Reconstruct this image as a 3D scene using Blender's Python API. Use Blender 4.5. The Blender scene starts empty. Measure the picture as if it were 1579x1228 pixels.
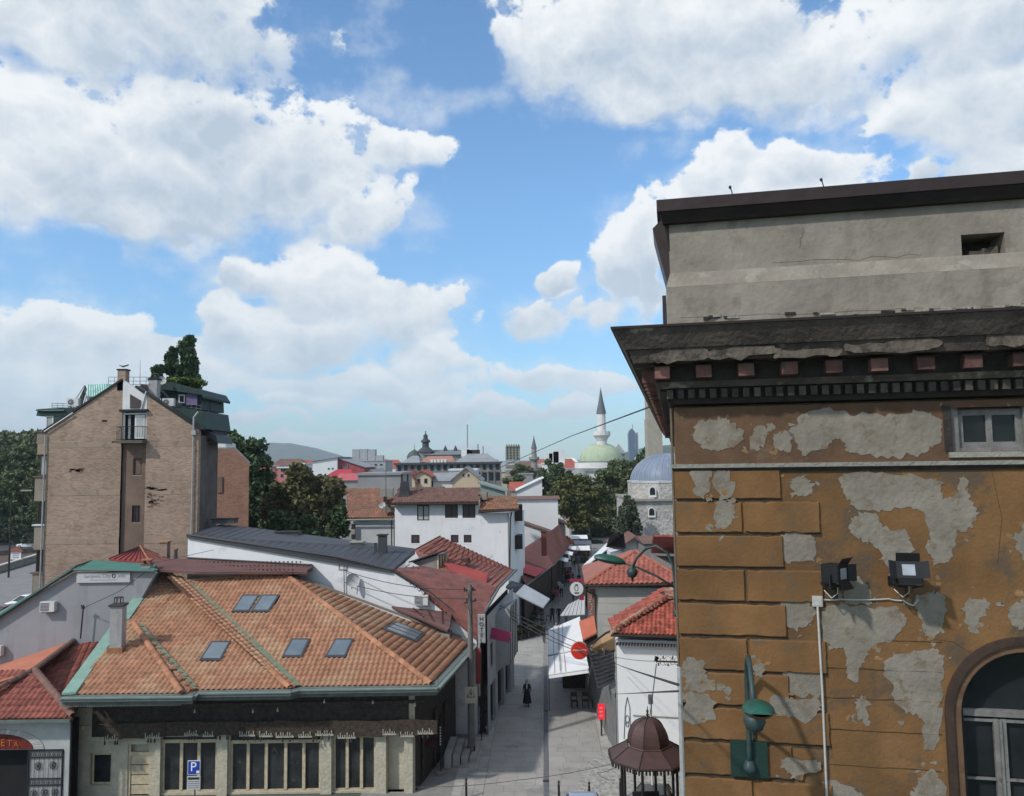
import bpy, bmesh, math, random
import numpy as np
from mathutils import Vector as V, Matrix, noise
random.seed(7); rng = np.random.default_rng(7)
R = math.radians
sc = bpy.context.scene
COL = sc.collection

# ---------------------------------------------------------------- camera
F, PITCH, ROLL, EYE = 1193.0, R(4.70), R(0.80), V((0, 0, 16.0))
fwd = V((0, math.cos(PITCH), math.sin(PITCH)))
r0 = V((1, 0, 0)); u0 = V((0, -math.sin(PITCH), math.cos(PITCH)))
rgt = r0*math.cos(ROLL) - u0*math.sin(ROLL)
upv = u0*math.cos(ROLL) + r0*math.sin(ROLL)
cam = bpy.data.cameras.new('camera'); co = bpy.data.objects.new('camera', cam); COL.objects.link(co)
mw = Matrix((rgt, upv, -fwd)).transposed().to_4x4(); mw.translation = EYE
co.matrix_world = mw
cam.sensor_fit = 'HORIZONTAL'; cam.sensor_width = 36; cam.lens = 36*F/1579
cam.clip_start = .1; cam.clip_end = 30000
sc.camera = co

def ray(px, py): return fwd + rgt*((px-789.5)/F) + upv*((614-py)/F)
def at(px, py, Y):                                   # surveyed point: photo pixel at a known distance Y
    d = ray(px, py); return EYE + d*(Y/d.y)
def onz(px, py, z):                                  # ... or at a known height
    d = ray(px, py); return EYE + d*((z-EYE.z)/d.z)
def onp(px, py, P, n):                               # ... or on a known plane
    d = ray(px, py); return EYE + d*((P-EYE).dot(n)/d.dot(n))

# ---------------------------------------------------------------- world, sun, exposure
SUN = V((-.52, -.40, .60)).normalized()
w = bpy.data.worlds.new('World'); sc.world = w; w.use_nodes = True
NT = w.node_tree; NT.nodes.clear()
def nn(nt, t, **k):
    n = nt.nodes.new(t)
    for a, b in k.items(): setattr(n, a, b)
    return n
def lk(nt, a, b): nt.links.new(a, b)
def mth(nt, op, a, b=None, c=None, clamp=False):
    n = nn(nt, 'ShaderNodeMath', operation=op, use_clamp=clamp)
    for i, x in enumerate((a, b, c)):
        if x is None: continue
        if isinstance(x, (int, float)): n.inputs[i].default_value = x
        else: lk(nt, x, n.inputs[i])
    return n.outputs[0]
def vm(nt, op, a, b=None, c=None, out=0):
    n = nn(nt, 'ShaderNodeVectorMath', operation=op)
    for i, x in enumerate((a, b, c)):
        if x is None: continue
        if isinstance(x, (tuple, list)): n.inputs[i].default_value = x
        else: lk(nt, x, n.inputs[i])
    return n.outputs[out]
def mixc(nt, f, a, b):
    n = nn(nt, 'ShaderNodeMix', data_type='RGBA')
    for s, x in ((n.inputs[0], f), (n.inputs[6], a), (n.inputs[7], b)):
        if isinstance(x, (int, float)): s.default_value = x
        elif isinstance(x, tuple): s.default_value = (*x, 1) if len(x) == 3 else x
        else: lk(nt, x, s)
    return n.outputs[2]
def maprange(nt, x, a, b, c=0, d=1, smooth=True):
    n = nn(nt, 'ShaderNodeMapRange', interpolation_type='SMOOTHSTEP' if smooth else 'LINEAR')
    lk(nt, x, n.inputs[0])
    for i, q in enumerate((a, b, c, d)): n.inputs[i+1].default_value = q
    return n.outputs[0]

# clouds as (photo x, y, half width, half height, strength)
BL = [(190,5,320,105,1),(60,60,180,60,.8),(110,270,290,95,1.1),(40,190,110,80,1),(260,200,110,60,1),(400,265,190,110,1.1),(325,182,110,55,1.1),(600,228,95,40,1.0),
 (560,330,100,60,1),(210,345,210,45,.85),(500,450,120,75,1.2),(600,490,130,75,1.2),(460,540,130,60,1),(660,560,100,45,1),(385,440,55,34,1),(370,520,55,45,1),
 (100,530,170,60,1.1),(60,600,180,60,1),(230,560,140,55,1),(330,590,90,30,1),(900,50,160,80,1.2),(1060,70,240,100,1.2),(1180,120,190,75,1.1),(1000,150,130,50,.9),
 (1500,50,180,80,.9),(1540,170,150,90,1.1),(1420,180,75,42,1),(1560,250,120,60,1),(1110,275,75,45,1.2),(1240,265,85,45,1.2),(1180,330,200,60,1.2),(1420,275,60,25,.9),
 (960,410,58,58,1.2),(1010,400,50,90,1.1),(840,485,52,38,.95),(850,425,36,32,.9),(560,600,200,34,1.05),(690,632,80,26,1.15),(640,660,60,16,1.0),(720,690,70,14,.9),(480,690,70,14,.9),(870,640,60,20,1.05),
 (830,585,85,30,1.05),(920,600,90,32,1.0),(470,632,65,24,1.1),(600,685,90,20,.95),(400,660,110,16,.85),(800,645,80,22,1.0),(930,470,60,30,.45),(30,655,120,25,.8)]
def ang(px, py):
    d = ray(px, py).normalized(); return math.atan2(d.x, d.y), math.asin(d.z)

def perlin(x, y, seed, wrapx=0):
    r = np.random.default_rng(seed); n = 256; G = r.random((n, n)).astype(np.float32)*2*np.pi; gx, gy = np.cos(G), np.sin(G)
    xi = np.floor(x).astype(np.int32); yi = np.floor(y).astype(np.int32); xf = x-xi; yf = y-yi
    u = xf*xf*xf*(xf*(xf*6-15)+10); v = yf*yf*yf*(yf*(yf*6-15)+10)
    def gr(i, j, dx, dy): a = i % n; b = j % n; return gx[a, b]*dx+gy[a, b]*dy
    a = gr(xi, yi, xf, yf); b = gr(xi+1, yi, xf-1, yf); c = gr(xi, yi+1, xf, yf-1); d = gr(xi+1, yi+1, xf-1, yf-1)
    return (a+(b-a)*u)+((c+(d-c)*u)-(a+(b-a)*u))*v
def sst(x, a, b): t = np.clip((x-a)/(b-a), 0, 1); return t*t*(3-2*t)
def clouds(A, E, octv):
    """cloud colour and cover for azimuth A, elevation E (radians)"""
    A = A.astype(np.float32); E = E.astype(np.float32)
    wx = perlin(A*7, E*9, 3)*.045+perlin(A*18, E*22, 4)*.022+perlin(A*42, E*50, 14)*.009; wy = perlin(A*7+9, E*9, 5)*.032+perlin(A*18, E*22+7, 6)*.018+perlin(A*42, E*50+7, 16)*.008
    num = np.zeros_like(A); base = np.full_like(A, -3); vs = np.zeros_like(A); ws = np.full_like(A, 1e-6)
    for (x, y, sx, sy, k) in BL:
        a, e = ang(x, y); rx, ry = sx/F*.92, sy/F*.92
        dx, dy = (A+wx-a)/rx, (E+wy-e)/ry
        dd = 1-np.sqrt(dx*dx+dy*dy); dd = np.minimum(dd, .8)-(1-k)*.5
        w_ = np.exp(np.clip(dd, -2, 1)*7); vs += w_*np.clip(dy, -1.3, 1.3); ws += w_; base = np.maximum(base, dd)
    base = np.log(ws)/7-.16
    v = vs/ws
    away = np.maximum(sst(np.abs(A), .62, .80), sst(E, .58, .72))
    gen = (perlin(A*2.2+3, E*4.4, 11)+.5*perlin(A*5, E*9, 12))*2.2+.15
    base = base*(1-away)+np.minimum(gen, .8)*away; v = v*(1-away)+perlin(A*5, E*8, 13)*away
    bil = np.zeros_like(A); fb = np.zeros_like(A); am = 1.; fr = 9.; tot = 0
    for o in range(octv):
        p_ = perlin(A*fr+o*7.3, E*fr*1.25+o*3.1, 20+o); bil += (.36-np.abs(p_)*1.7)*am; fb += p_*am; tot += am; am *= .62; fr *= 2.05
    base = base+sst(base, .25, .7)*.7
    inner = 1-.75*sst(base, .10, .55)
    t = base+(bil*.40+fb*.26+perlin(A*26+5, E*34, 61)*.30)*inner
    t2 = base+fb*.5
    soft = sst(-v, -.15, .75)
    cov = sst(t, -.07, .15)*(1-soft)+sst(t2, -.30, .50)*soft
    cov = np.maximum(cov, sst(t2+fb*.5, -.50, .7)*.42)
    wis = np.zeros_like(A)
    for (x, y, sx, sy) in ((750, 158, 90, 30), (640, 165, 60, 40), (545, 150, 60, 40), (700, 440, 70, 30), (930, 480, 60, 40), (560, 640, 200, 20), (820, 560, 120, 20), (1010, 220, 120, 40)):
        a, e = ang(x, y); wis += np.exp(-(((A+wx-a)*F/sx)**2+((E+wy-e)*F/sy)**2))
    cov = np.maximum(cov, sst(np.minimum(wis, 1)*.75+fb*.55, .28, 1.15)*.55)
    shade = .48+.52*v+.50*bil-.14*sst(base, .1, .9)
    shade = np.maximum(shade, (1-sst(t, .0, .22))*.62)
    # broad variation between clouds
    shade += perlin(A*4, E*7, 41)*.35+.12*fb
    return np.clip(cov, 0, 1), np.clip(shade, 0, 1)
def cloud_image(name, w_, h_, a0, a1, e0, e1, octv):
    A, E = np.meshgrid(np.linspace(a0, a1, w_), np.linspace(e0, e1, h_)); cov, sh = clouds(A, E, octv)
    sh = sh[..., None]
    c = np.array([.41, .485, .57])*(1-sh)+np.array([.755, .775, .785])*sh
    lowf = (1-sst(E, -.05, .26))[..., None]; c = c*(1-lowf*.5)+np.array([.56, .68, .76])*lowf*.5
    px = np.concatenate([c, cov[..., None]*.97*(1-.18*(1-sst(E, 0, .16))[..., None])], -1).astype(np.float32)
    im = bpy.data.images.new(name, w_, h_, alpha=True, float_buffer=True); im.colorspace_settings.name = 'Non-Color'; im.alpha_mode = 'CHANNEL_PACKED'
    im.pixels.foreach_set(px.ravel()); im.pack(); return im
AZ0, AZ1, EL0, EL1 = -.80, .80, -.04, .72
imA = cloud_image('cloud_field', 2048, 960, AZ0, AZ1, EL0, EL1, 8)
imB = cloud_image('cloud_field_far', 1024, 384, -math.pi, math.pi, -.04, math.pi/2, 4)
tc = nn(NT, 'ShaderNodeTexCoord'); sx_ = nn(NT, 'ShaderNodeSeparateXYZ'); lk(NT, tc.outputs['Generated'], sx_.inputs[0])
az = mth(NT, 'ARCTAN2', sx_.outputs[0], sx_.outputs[1]); el = mth(NT, 'ARCSINE', sx_.outputs[2])
def tex(im, a0, a1, e0, e1):
    cb = nn(NT, 'ShaderNodeCombineXYZ')
    lk(NT, maprange(NT, az, a0, a1, smooth=False), cb.inputs[0]); lk(NT, maprange(NT, el, e0, e1, smooth=False), cb.inputs[1])
    t = nn(NT, 'ShaderNodeTexImage', extension='EXTEND', interpolation='Linear'); t.image = im; lk(NT, cb.outputs[0], t.inputs[0]); return t
tA, tB = tex(imA, AZ0, AZ1, EL0, EL1), tex(imB, -math.pi, math.pi, -.04, math.pi/2)
wv = mth(NT, 'MULTIPLY', mth(NT, 'LESS_THAN', mth(NT, 'ABSOLUTE', az), AZ1-.005), mth(NT, 'LESS_THAN', el, EL1-.005))
cc = mixc(NT, wv, tB.outputs[0], tA.outputs[0]); ca = mth(NT, 'ADD', mth(NT, 'MULTIPLY', tA.outputs[1], wv), mth(NT, 'MULTIPLY', tB.outputs[1], mth(NT, 'SUBTRACT', 1.0, wv)))
sky = nn(NT, 'ShaderNodeTexSky', sky_type='NISHITA', sun_disc=False)
sky.sun_elevation = math.asin(SUN.z); sky.sun_rotation = math.atan2(SUN.x, SUN.y)
sky.air_density = 1.0; sky.dust_density = .3; sky.ozone_density = 3.0
SKYS = .12
def mulc(nt, a, b):
    n = nn(nt, 'ShaderNodeMix', data_type='RGBA', blend_type='MULTIPLY'); n.inputs[0].default_value = 1
    for s, x in ((n.inputs[6], a), (n.inputs[7], b)):
        if isinstance(x, tuple): s.default_value = (*x, 1)
        else: lk(nt, x, s)
    return n.outputs[2]
tint = mixc(NT, maprange(NT, el, .0, .32, smooth=False), (.64, .90, 1.02), (.93, 1.22, 1.33))
skyc = mulc(NT, sky.outputs[0], tint)
ccol = mulc(NT, cc, (1/SKYS, 1/SKYS, 1/SKYS))
fin = mixc(NT, ca, skyc, ccol)
bg = nn(NT, 'ShaderNodeBackground'); bg.inputs['Strength'].default_value = SKYS; lk(NT, fin, bg.inputs[0])
wo = nn(NT, 'ShaderNodeOutputWorld'); lk(NT, bg.outputs[0], wo.inputs[0])
w.cycles.sampling_method = 'MANUAL'; w.cycles.sample_map_resolution = 512
sl = bpy.data.lights.new('sun', 'SUN'); sl.energy = 2.5; sl.angle = R(2.5); sl.color = (1, .95, .88)
so = bpy.data.objects.new('sun', sl); COL.objects.link(so); so.rotation_euler = SUN.to_track_quat('Z', 'Y').to_euler(); so.location = (0, 0, 60)
sc.view_settings.view_transform = 'Standard'; sc.view_settings.look = 'None'; sc.view_settings.gamma = 1
sc.view_settings.use_curve_mapping = False; sc.view_settings.exposure = 0.36
sc.cycles.max_bounces = 4; sc.cycles.diffuse_bounces = 2; sc.cycles.volume_bounces = 0; sc.cycles.transparent_max_bounces = 6

HAZE = 1.35e-4
# ---------------------------------------------------------------- materials
MATS = {}
def mat(name, c, rough=.85, var=.25, sc_=1.2, c2=None, c2t=.6, c2s=1.5, bump=.25, bs=25, metal=0, spec=.35, rnd=0, streak=0, streakc=(.06, .055, .05)):
    if name in MATS: return MATS[name]
    m = bpy.data.materials.new(name); m.use_nodes = True; nt = m.node_tree
    b = nt.nodes['Principled BSDF']; b.inputs['Roughness'].default_value = rough; b.inputs['Metallic'].default_value = metal
    b.inputs['Specular IOR Level'].default_value = spec
    ge = nn(nt, 'ShaderNodeNewGeometry'); pos = ge.outputs['Position']
    n1 = nn(nt, 'ShaderNodeTexNoise'); n1.inputs['Scale'].default_value = sc_; n1.inputs['Detail'].default_value = 7; n1.inputs['Roughness'].default_value = .65
    lk(nt, pos, n1.inputs['Vector'])
    f = maprange(nt, n1.outputs[0], .3, .7, smooth=False)
    col = mixc(nt, f, tuple(x*(1-var) for x in c), tuple(min(1, x*(1+var)) for x in c))
    if c2:
        n2 = nn(nt, 'ShaderNodeTexNoise'); n2.inputs['Scale'].default_value = c2s; n2.inputs['Detail'].default_value = 8; n2.inputs['Roughness'].default_value = .7
        lk(nt, vm(nt, 'ADD', pos, (13.7, 5.1, 3.3)), n2.inputs['Vector'])
        col = mixc(nt, maprange(nt, n2.outputs[0], c2t-.06, c2t+.06), col, c2)
    if streak:
        n3 = nn(nt, 'ShaderNodeTexNoise'); n3.inputs['Scale'].default_value = 2.4; n3.inputs['Detail'].default_value = 5
        lk(nt, vm(nt, 'MULTIPLY', pos, (1, 1, .14)), n3.inputs['Vector'])
        col = mixc(nt, mth(nt, 'MULTIPLY', maprange(nt, n3.outputs[0], .5, .75), streak), col, streakc)
    if rnd:
        oi = nn(nt, 'ShaderNodeObjectInfo')
        v = mth(nt, 'MULTIPLY_ADD', oi.outputs['Random'], rnd*2, 1-rnd)
        hs = nn(nt, 'ShaderNodeHueSaturation'); lk(nt, v, hs.inputs['Value']); lk(nt, col, hs.inputs['Color']); col = hs.outputs[0]
    lk(nt, col, b.inputs['Base Color'])
    if bump:
        n4 = nn(nt, 'ShaderNodeTexNoise'); n4.inputs['Scale'].default_value = bs; n4.inputs['Detail'].default_value = 5; lk(nt, pos, n4.inputs['Vector'])
        bp = nn(nt, 'ShaderNodeBump'); bp.inputs['Strength'].default_value = bump; bp.inputs['Distance'].default_value = .6/bs; lk(nt, n4.outputs[0], bp.inputs['Height'])
        lk(nt, bp.outputs[0], b.inputs['Normal'])
    MATS[name] = m; return m
def flat(name, c, rough=.6, metal=0, spec=.4): return mat(name, c, rough, .12, 3, bump=0, metal=metal, spec=spec)
GLASS = mat('window_glass', (.016, .019, .021), .22, .6, .9, bump=0, spec=.28)
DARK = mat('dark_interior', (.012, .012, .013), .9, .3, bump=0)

# ---------------------------------------------------------------- objects
def worg(o):
    p = V((0, 0, 0))
    while o is not None: p = p + o.location; o = o.parent
    return p
def props(o, label=None, cat=None, group=None, kind=None):
    if label: o['label'] = label
    if cat: o['category'] = cat
    if group: o['group'] = group
    if kind: o['kind'] = kind
    return o
def thing(name, label, cat, loc=(0, 0, 0), group=None, rz=0):
    o = bpy.data.objects.new(name, None); o.empty_display_size = .3; COL.objects.link(o)
    o.location = loc; o.rotation_euler.z = rz
    return props(o, label, cat, group)
def dup(o, parent=None):
    c = o.copy(); COL.objects.link(c)
    if parent is not None: c.parent = parent
    for ch in list(o.children): dup(ch, c)
    return c
class MB:
    def __init__(s): s.v = []; s.f = []; s.m = []; s.cm = 0
    def add(s, vs, fs):
        b = len(s.v); s.v += [tuple(x) for x in vs]; s.f += [tuple(b+i for i in q) for q in fs]; s.m += [s.cm]*len(fs); return s
    def poly(s, *p): return s.add(p, [range(len(p))])
    def slab(s, pts, vec):                              # polygon extruded by vec
        n = len(pts); vec = V(vec); q = [V(p) for p in pts]
        vs = q + [p+vec for p in q]
        fs = [tuple(range(n))[::-1], tuple(range(n, 2*n))] + [(i, (i+1) % n, n+(i+1) % n, n+i) for i in range(n)]
        return s.add(vs, fs)
    def par(s, o, a, b, c):                             # parallelepiped from a corner
        o, a, b, c = map(V, (o, a, b, c)); return s.slab([o, o+a, o+a+b, o+b], c)
    def box(s, c, d, rz=0):
        c = V(c); m = Matrix.Rotation(rz, 3, 'Z'); a = m @ V((d[0], 0, 0)); b = m @ V((0, d[1], 0))
        return s.par(c-a/2-b/2-V((0, 0, d[2]/2)), a, b, (0, 0, d[2]))
    def tube(s, pts, r, n=6, cap=True):
        pts = [V(p) for p in pts]; k = len(pts); rr = r if isinstance(r, (list, tuple)) else [r]*k
        vs = []; fs = []; pa = None
        for i, p in enumerate(pts):
            d = (pts[min(i+1, k-1)]-pts[max(i-1, 0)])
            d = d.normalized() if d.length > 1e-9 else V((0, 0, 1))
            a = pa if pa is not None else (V((0, 0, 1)) if abs(d.z) < .9 else V((1, 0, 0)))
            x = d.cross(a); x = x.normalized() if x.length > 1e-6 else V((1, 0, 0)); y = d.cross(x)
            pa = -y if False else a
            for j in range(n):
                t = 2*math.pi*j/n; vs.append(p + (x*math.cos(t)+y*math.sin(t))*rr[i])
        for i in range(k-1):
            for j in range(n):
                fs.append((i*n+j, i*n+(j+1) % n, (i+1)*n+(j+1) % n, (i+1)*n+j))
        if cap: fs += [tuple(range(n))[::-1], tuple((k-1)*n+j for j in range(n))]
        return s.add(vs, fs)
    def lathe(s, c, prof, n=16, a0=0, a1=2*math.pi, sx=1, sy=1, rot=0):     # prof: (radius, z)
        c = V(c); full = abs(a1-a0-2*math.pi) < 1e-6; m = n if full else n+1; vs = []; fs = []
        for (r, z) in prof:
            for j in range(m):
                t = a0+(a1-a0)*j/n; x, y = math.cos(t)*r*sx, math.sin(t)*r*sy
                vs.append(c + V((x*math.cos(rot)-y*math.sin(rot), x*math.sin(rot)+y*math.cos(rot), z)))
        for i in range(len(prof)-1):
            for j in range(n): k = (j+1) % m; fs.append((i*m+j, i*m+k, (i+1)*m+k, (i+1)*m+j))
        return s.add(vs, fs)
    def build(s, name, m=None, parent=None, label=None, cat=None, group=None, kind=None, smooth=False, merge=False):
        org = worg(parent) if parent is not None else (V((sum(v[0] for v in s.v)/len(s.v), sum(v[1] for v in s.v)/len(s.v), min(v[2] for v in s.v))) if s.v else V((0, 0, 0)))
        me = bpy.data.meshes.new(name)
        me.from_pydata([(v[0]-org.x, v[1]-org.y, v[2]-org.z) for v in s.v], [], s.f)
        for k in (m if isinstance(m, (list, tuple)) else [m]): me.materials.append(k)
        if max(s.m, default=0) > 0: me.polygons.foreach_set('material_index', s.m)
        if merge:
            b = bmesh.new(); b.from_mesh(me); bmesh.ops.remove_doubles(b, verts=b.verts, dist=1e-4); bmesh.ops.recalc_face_normals(b, faces=b.faces); b.to_mesh(me); b.free()
        if smooth: me.polygons.foreach_set('use_smooth', [True]*len(me.polygons))
        o = bpy.data.objects.new(name, me); COL.objects.link(o)
        if parent is not None: o.parent = parent
        else: o.location = org
        return props(o, label, cat, group, kind)
def inst(src_mesh, name, M, parent, kind=None):         # a piece sharing mesh data, placed by matrix (parent space)
    o = bpy.data.objects.new(name, src_mesh); COL.objects.link(o); o.parent = parent; o.matrix_local = M
    if kind: o['kind'] = kind
    return o
Z = V((0, 0, 1))
def wall_holes(mb, O, ux, uz, W, H, holes, t):          # wall face with real openings; t: vector into the wall
    O, ux, uz, t = V(O), V(ux), V(uz), V(t)
    xs = sorted({0, W, *[h[0] for h in holes], *[h[1] for h in holes]}); zs = sorted({0, H, *[h[2] for h in holes], *[h[3] for h in holes]})
    xs = [x for x in xs if 0 <= x <= W]; zs = [z for z in zs if 0 <= z <= H]
    for i in range(len(xs)-1):
        for j in range(len(zs)-1):
            cx, cz = (xs[i]+xs[i+1])/2, (zs[j]+zs[j+1])/2
            if any(h[0] < cx < h[1] and h[2] < cz < h[3] for h in holes): continue
            mb.poly(O+ux*xs[i]+uz*zs[j], O+ux*xs[i+1]+uz*zs[j], O+ux*xs[i+1]+uz*zs[j+1], O+ux*xs[i]+uz*zs[j+1])
    for (a, b, c, d) in holes:
        q = [O+ux*a+uz*c, O+ux*b+uz*c, O+ux*b+uz*d, O+ux*a+uz*d]
        for k in range(4): mb.poly(q[k], q[(k+1) % 4], q[(k+1) % 4]+t, q[k]+t)
def window(parent, O, ux, n, w_, h_, fm, fw=.07, mull=1, tran=0, glass=None, sill=None, name='window', depth=.05):
    """frame (part) > pane (sub-part); O bottom-left of the opening, n outward"""
    O, ux, n = V(O), V(ux).normalized(), V(n).normalized(); uz = Z
    f = MB(); t = n*-depth
    f.par(O, ux*w_, uz*fw, t); f.par(O+uz*(h_-fw), ux*w_, uz*fw, t)
    f.par(O+uz*fw, ux*fw, uz*(h_-2*fw), t); f.par(O+uz*fw+ux*(w_-fw), ux*fw, uz*(h_-2*fw), t)
    for i in range(mull):
        x = w_*(i+1)/(mull+1)-fw/2; f.par(O+ux*x+uz*fw, ux*fw, uz*(h_-2*fw), t*.9)
    if tran: f.par(O+ux*fw+uz*(h_*tran)+n*.004, ux*(w_-2*fw), uz*fw, t*.8)
    fo = f.build(name, fm, parent)
    g_ = MB().par(O+ux*fw*.5+uz*fw*.5+t*.6, ux*(w_-fw), uz*(h_-fw), t*.2)
    g_.build('pane', glass or GLASS, fo)
    if sill:
        MB().par(O-ux*.05-uz*.06+n*.08, ux*(w_+.1), uz*.055, n*-.14).build('sill', sill, fo)
    return fo
def inpoly(x, y, P_):
    c = False; j = len(P_)-1
    for i in range(len(P_)):
        xi, yi = P_[i]; xj, yj = P_[j]
        if (yi > y) != (yj > y) and x < (xj-xi)*(y-yi)/(yj-yi)+xi: c = not c
        j = i
    return c
def tile_mesh(w_, l, h_, name, m, k=7):                 # one clay tile: curved roll, thick lower lip; local x across, y upslope
    vs = []; fs = []
    prof = []
    for i in range(k):
        u = i/(k-1); x = u*w_*1.06
        z = h_*(math.sin(math.pi*min(1, u/.68)) if u < .68 else -.22*math.sin(math.pi*(u-.68)/.32))
        prof.append((x, z))
    for (y, dz) in ((0, .045), (l*1.1, .0)):
        for (x, z) in prof: vs.append((x, y, z+dz))
    for (x, z) in prof: vs.append((x, 0, z+.004))
    for i in range(k-1):
        fs.append((i, i+1, k+i+1, k+i)); fs.append((2*k+i, 2*k+i+1, i+1, i))
    me = bpy.data.meshes.new(name); me.from_pydata(vs, [], fs); me.materials.append(m)
    me.polygons.foreach_set('use_smooth', [True]*len(fs)); return me
def tile_slope(parent, corners, w_, l, h_, m, budget, under=None, holes=(), name='roof_tile', uxd=None, cap_name='roof_deck'):
    """tiles one roof plane. corners: eave-left, eave-right, then the rest (world). Returns list of matrices not placed."""
    C = [V(c) for c in corners]; O = C[0]; ux = (C[1]-C[0]).normalized() if uxd is None else V(uxd)
    n = None
    for c in C[2:]:
        n = ux.cross(c-O)
        if n.length > .1: break
    n.normalize()
    if n.z < 0: n = -n
    uy = n.cross(ux).normalized()
    C = [EYE+(c-EYE)*((O-EYE).dot(n)/(c-EYE).dot(n)) if (c-EYE).dot(n) < -.5 else c for c in C]     # level the outline into the roof plane
    P2 = [((c-O).dot(ux), (c-O).dot(uy)) for c in C]
    x0, x1 = min(p[0] for p in P2), max(p[0] for p in P2); y0, y1 = min(p[1] for p in P2), max(p[1] for p in P2)
    HP = [[((V(c)-O).dot(ux), (V(c)-O).dot(uy)) for c in hole] for hole in holes]
    out = []; j = 0; y = y0
    while y < y1:
        x = x0
        while x < x1:
            cx, cy = x+w_/2, y+l/2
            if inpoly(cx, cy, P2) and not any(inpoly(cx, cy, q) for q in HP):
                M = Matrix((ux, uy, n)).transposed().to_4x4() @ Matrix.Rotation(random.gauss(0, .012), 4, 'Z')
                M.translation = O+ux*(x+random.gauss(0, .004))+uy*(y+random.gauss(0, .006))+n*(.012+random.random()*.008)
                out.append(M)
            x += w_
        y += l; j += 1
    if under is not None:
        nb_ = n*-.12
        MB().slab([c for c in C], nb_).build(cap_name, under, parent)
    budget.setdefault('mats', []).extend(out)
    budget.setdefault('cfg', (w_, l, h_, m))
    return n
def tile_finish(parent, budget, limit=295, name='roof_tile', sname='roof_tile_field'):
    w_, l, h_, m = budget['cfg']; me = tile_mesh(w_, l, h_, name, m)
    ms = sorted(budget['mats'], key=lambda M: (M.translation-EYE).length); org = worg(parent)
    for M in ms[:limit]:
        M2 = M.copy(); M2.translation = M.translation-org; inst(me, name, M2, parent)
    rest = ms[limit:]
    if rest:
        vs = np.array([v.co[:] for v in me.vertices]); nv = len(vs)
        allv = np.concatenate([vs @ np.array(M.to_3x3()).T + np.array(M.translation-org) for M in rest])
        fs = [tuple(p.vertices) for p in me.polygons]
        af = [tuple(i+k*nv for i in f) for k in range(len(rest)) for f in fs]
        b = bpy.data.meshes.new(sname); b.from_pydata(allv.tolist(), [], af)
        for q in shades(m): b.materials.append(q)
        b.polygons.foreach_set('material_index', np.repeat(np.array([random.choice((0, 0, 1, 2, 3)) for _ in rest]), len(fs)))
        b.polygons.foreach_set('use_smooth', [True]*len(af))
        o = bpy.data.objects.new(sname, b); COL.objects.link(o); o.parent = parent; o['kind'] = 'stuff'
def shades(m):
    out = [m]
    for k, f in enumerate((.84, 1.13, .93)):
        n = m.name+'_'+('dark', 'light', 'worn')[k]
        q = bpy.data.materials.get(n)
        if q is None:
            q = m.copy(); q.name = n
            for nd in q.node_tree.nodes:
                if nd.type == 'MIX' and nd.data_type == 'RGBA':
                    for i in (6, 7):
                        if not nd.inputs[i].is_linked: c = nd.inputs[i].default_value; nd.inputs[i].default_value = (c[0]*f, c[1]*f, c[2]*f, 1)
        out.append(q)
    return out
def ridge(parent, a, b, m, r=.13, step=.36, name='ridge_tile', lift=.05):
    a, b = V(a), V(b); d = b-a; L = d.length; d.normalize(); n_ = max(1, int(L/step)); st = L/n_
    x = d.cross(Z).normalized(); z = x.cross(d)
    vs = []; fs = []; k = 6
    for (y, rr) in ((0, r*1.12), (st*1.08, r*.9)):
        for i in range(k+1):
            t = math.pi*i/k; vs.append((math.cos(t)*rr, y, math.sin(t)*rr))
    for i in range(k+1): t = math.pi*i/k; vs.append((math.cos(t)*r*.85, 0, math.sin(t)*r*.85))
    for i in range(k): fs += [(i, i+1, k+2+i, k+1+i), (2*k+2+i, 2*k+3+i, i+1, i)]
    me = bpy.data.meshes.new(name); me.from_pydata(vs, [], fs); me.materials.append(m); me.polygons.foreach_set('use_smooth', [True]*len(fs))
    org = worg(parent)
    for i in range(n_):
        M = Matrix((x, d, z)).transposed().to_4x4(); M.translation = a+d*(i*st)+Z*(lift-r*.4)-org; inst(me, name, M, parent)
def text(s, size, m, parent, O, ux, uz, n, ext=.01, name='lettering', align='CENTER', label=None):
    c = bpy.data.curves.new(name, 'FONT'); c.body = s; c.size = size; c.extrude = ext; c.align_x = align; c.align_y = 'CENTER'
    t = bpy.data.objects.new(name, c); COL.objects.link(t)
    me = bpy.data.meshes.new_from_object(t); bpy.data.objects.remove(t); bpy.data.curves.remove(c)
    me.materials.clear(); me.materials.append(m)
    o = bpy.data.objects.new(name, me); COL.objects.link(o); o.parent = parent
    M = Matrix((V(ux).normalized(), V(uz).normalized(), V(n).normalized())).transposed().to_4x4(); M.translation = V(O)-worg(parent); o.matrix_local = M
    return o
def cable(name, pts, r, m, label, sag=0, parent=None, group=None):
    q = []
    for i in range(len(pts)-1):
        a, b = V(pts[i]), V(pts[i+1])
        for k in range(12): t = k/12; q.append(a.lerp(b, t)-Z*(sag*4*t*(1-t)))
    q.append(V(pts[-1]))
    return MB().tube(q, r, 5).build(name, m, parent, None if parent else label, None if parent else 'cable', group if not parent else None)
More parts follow.
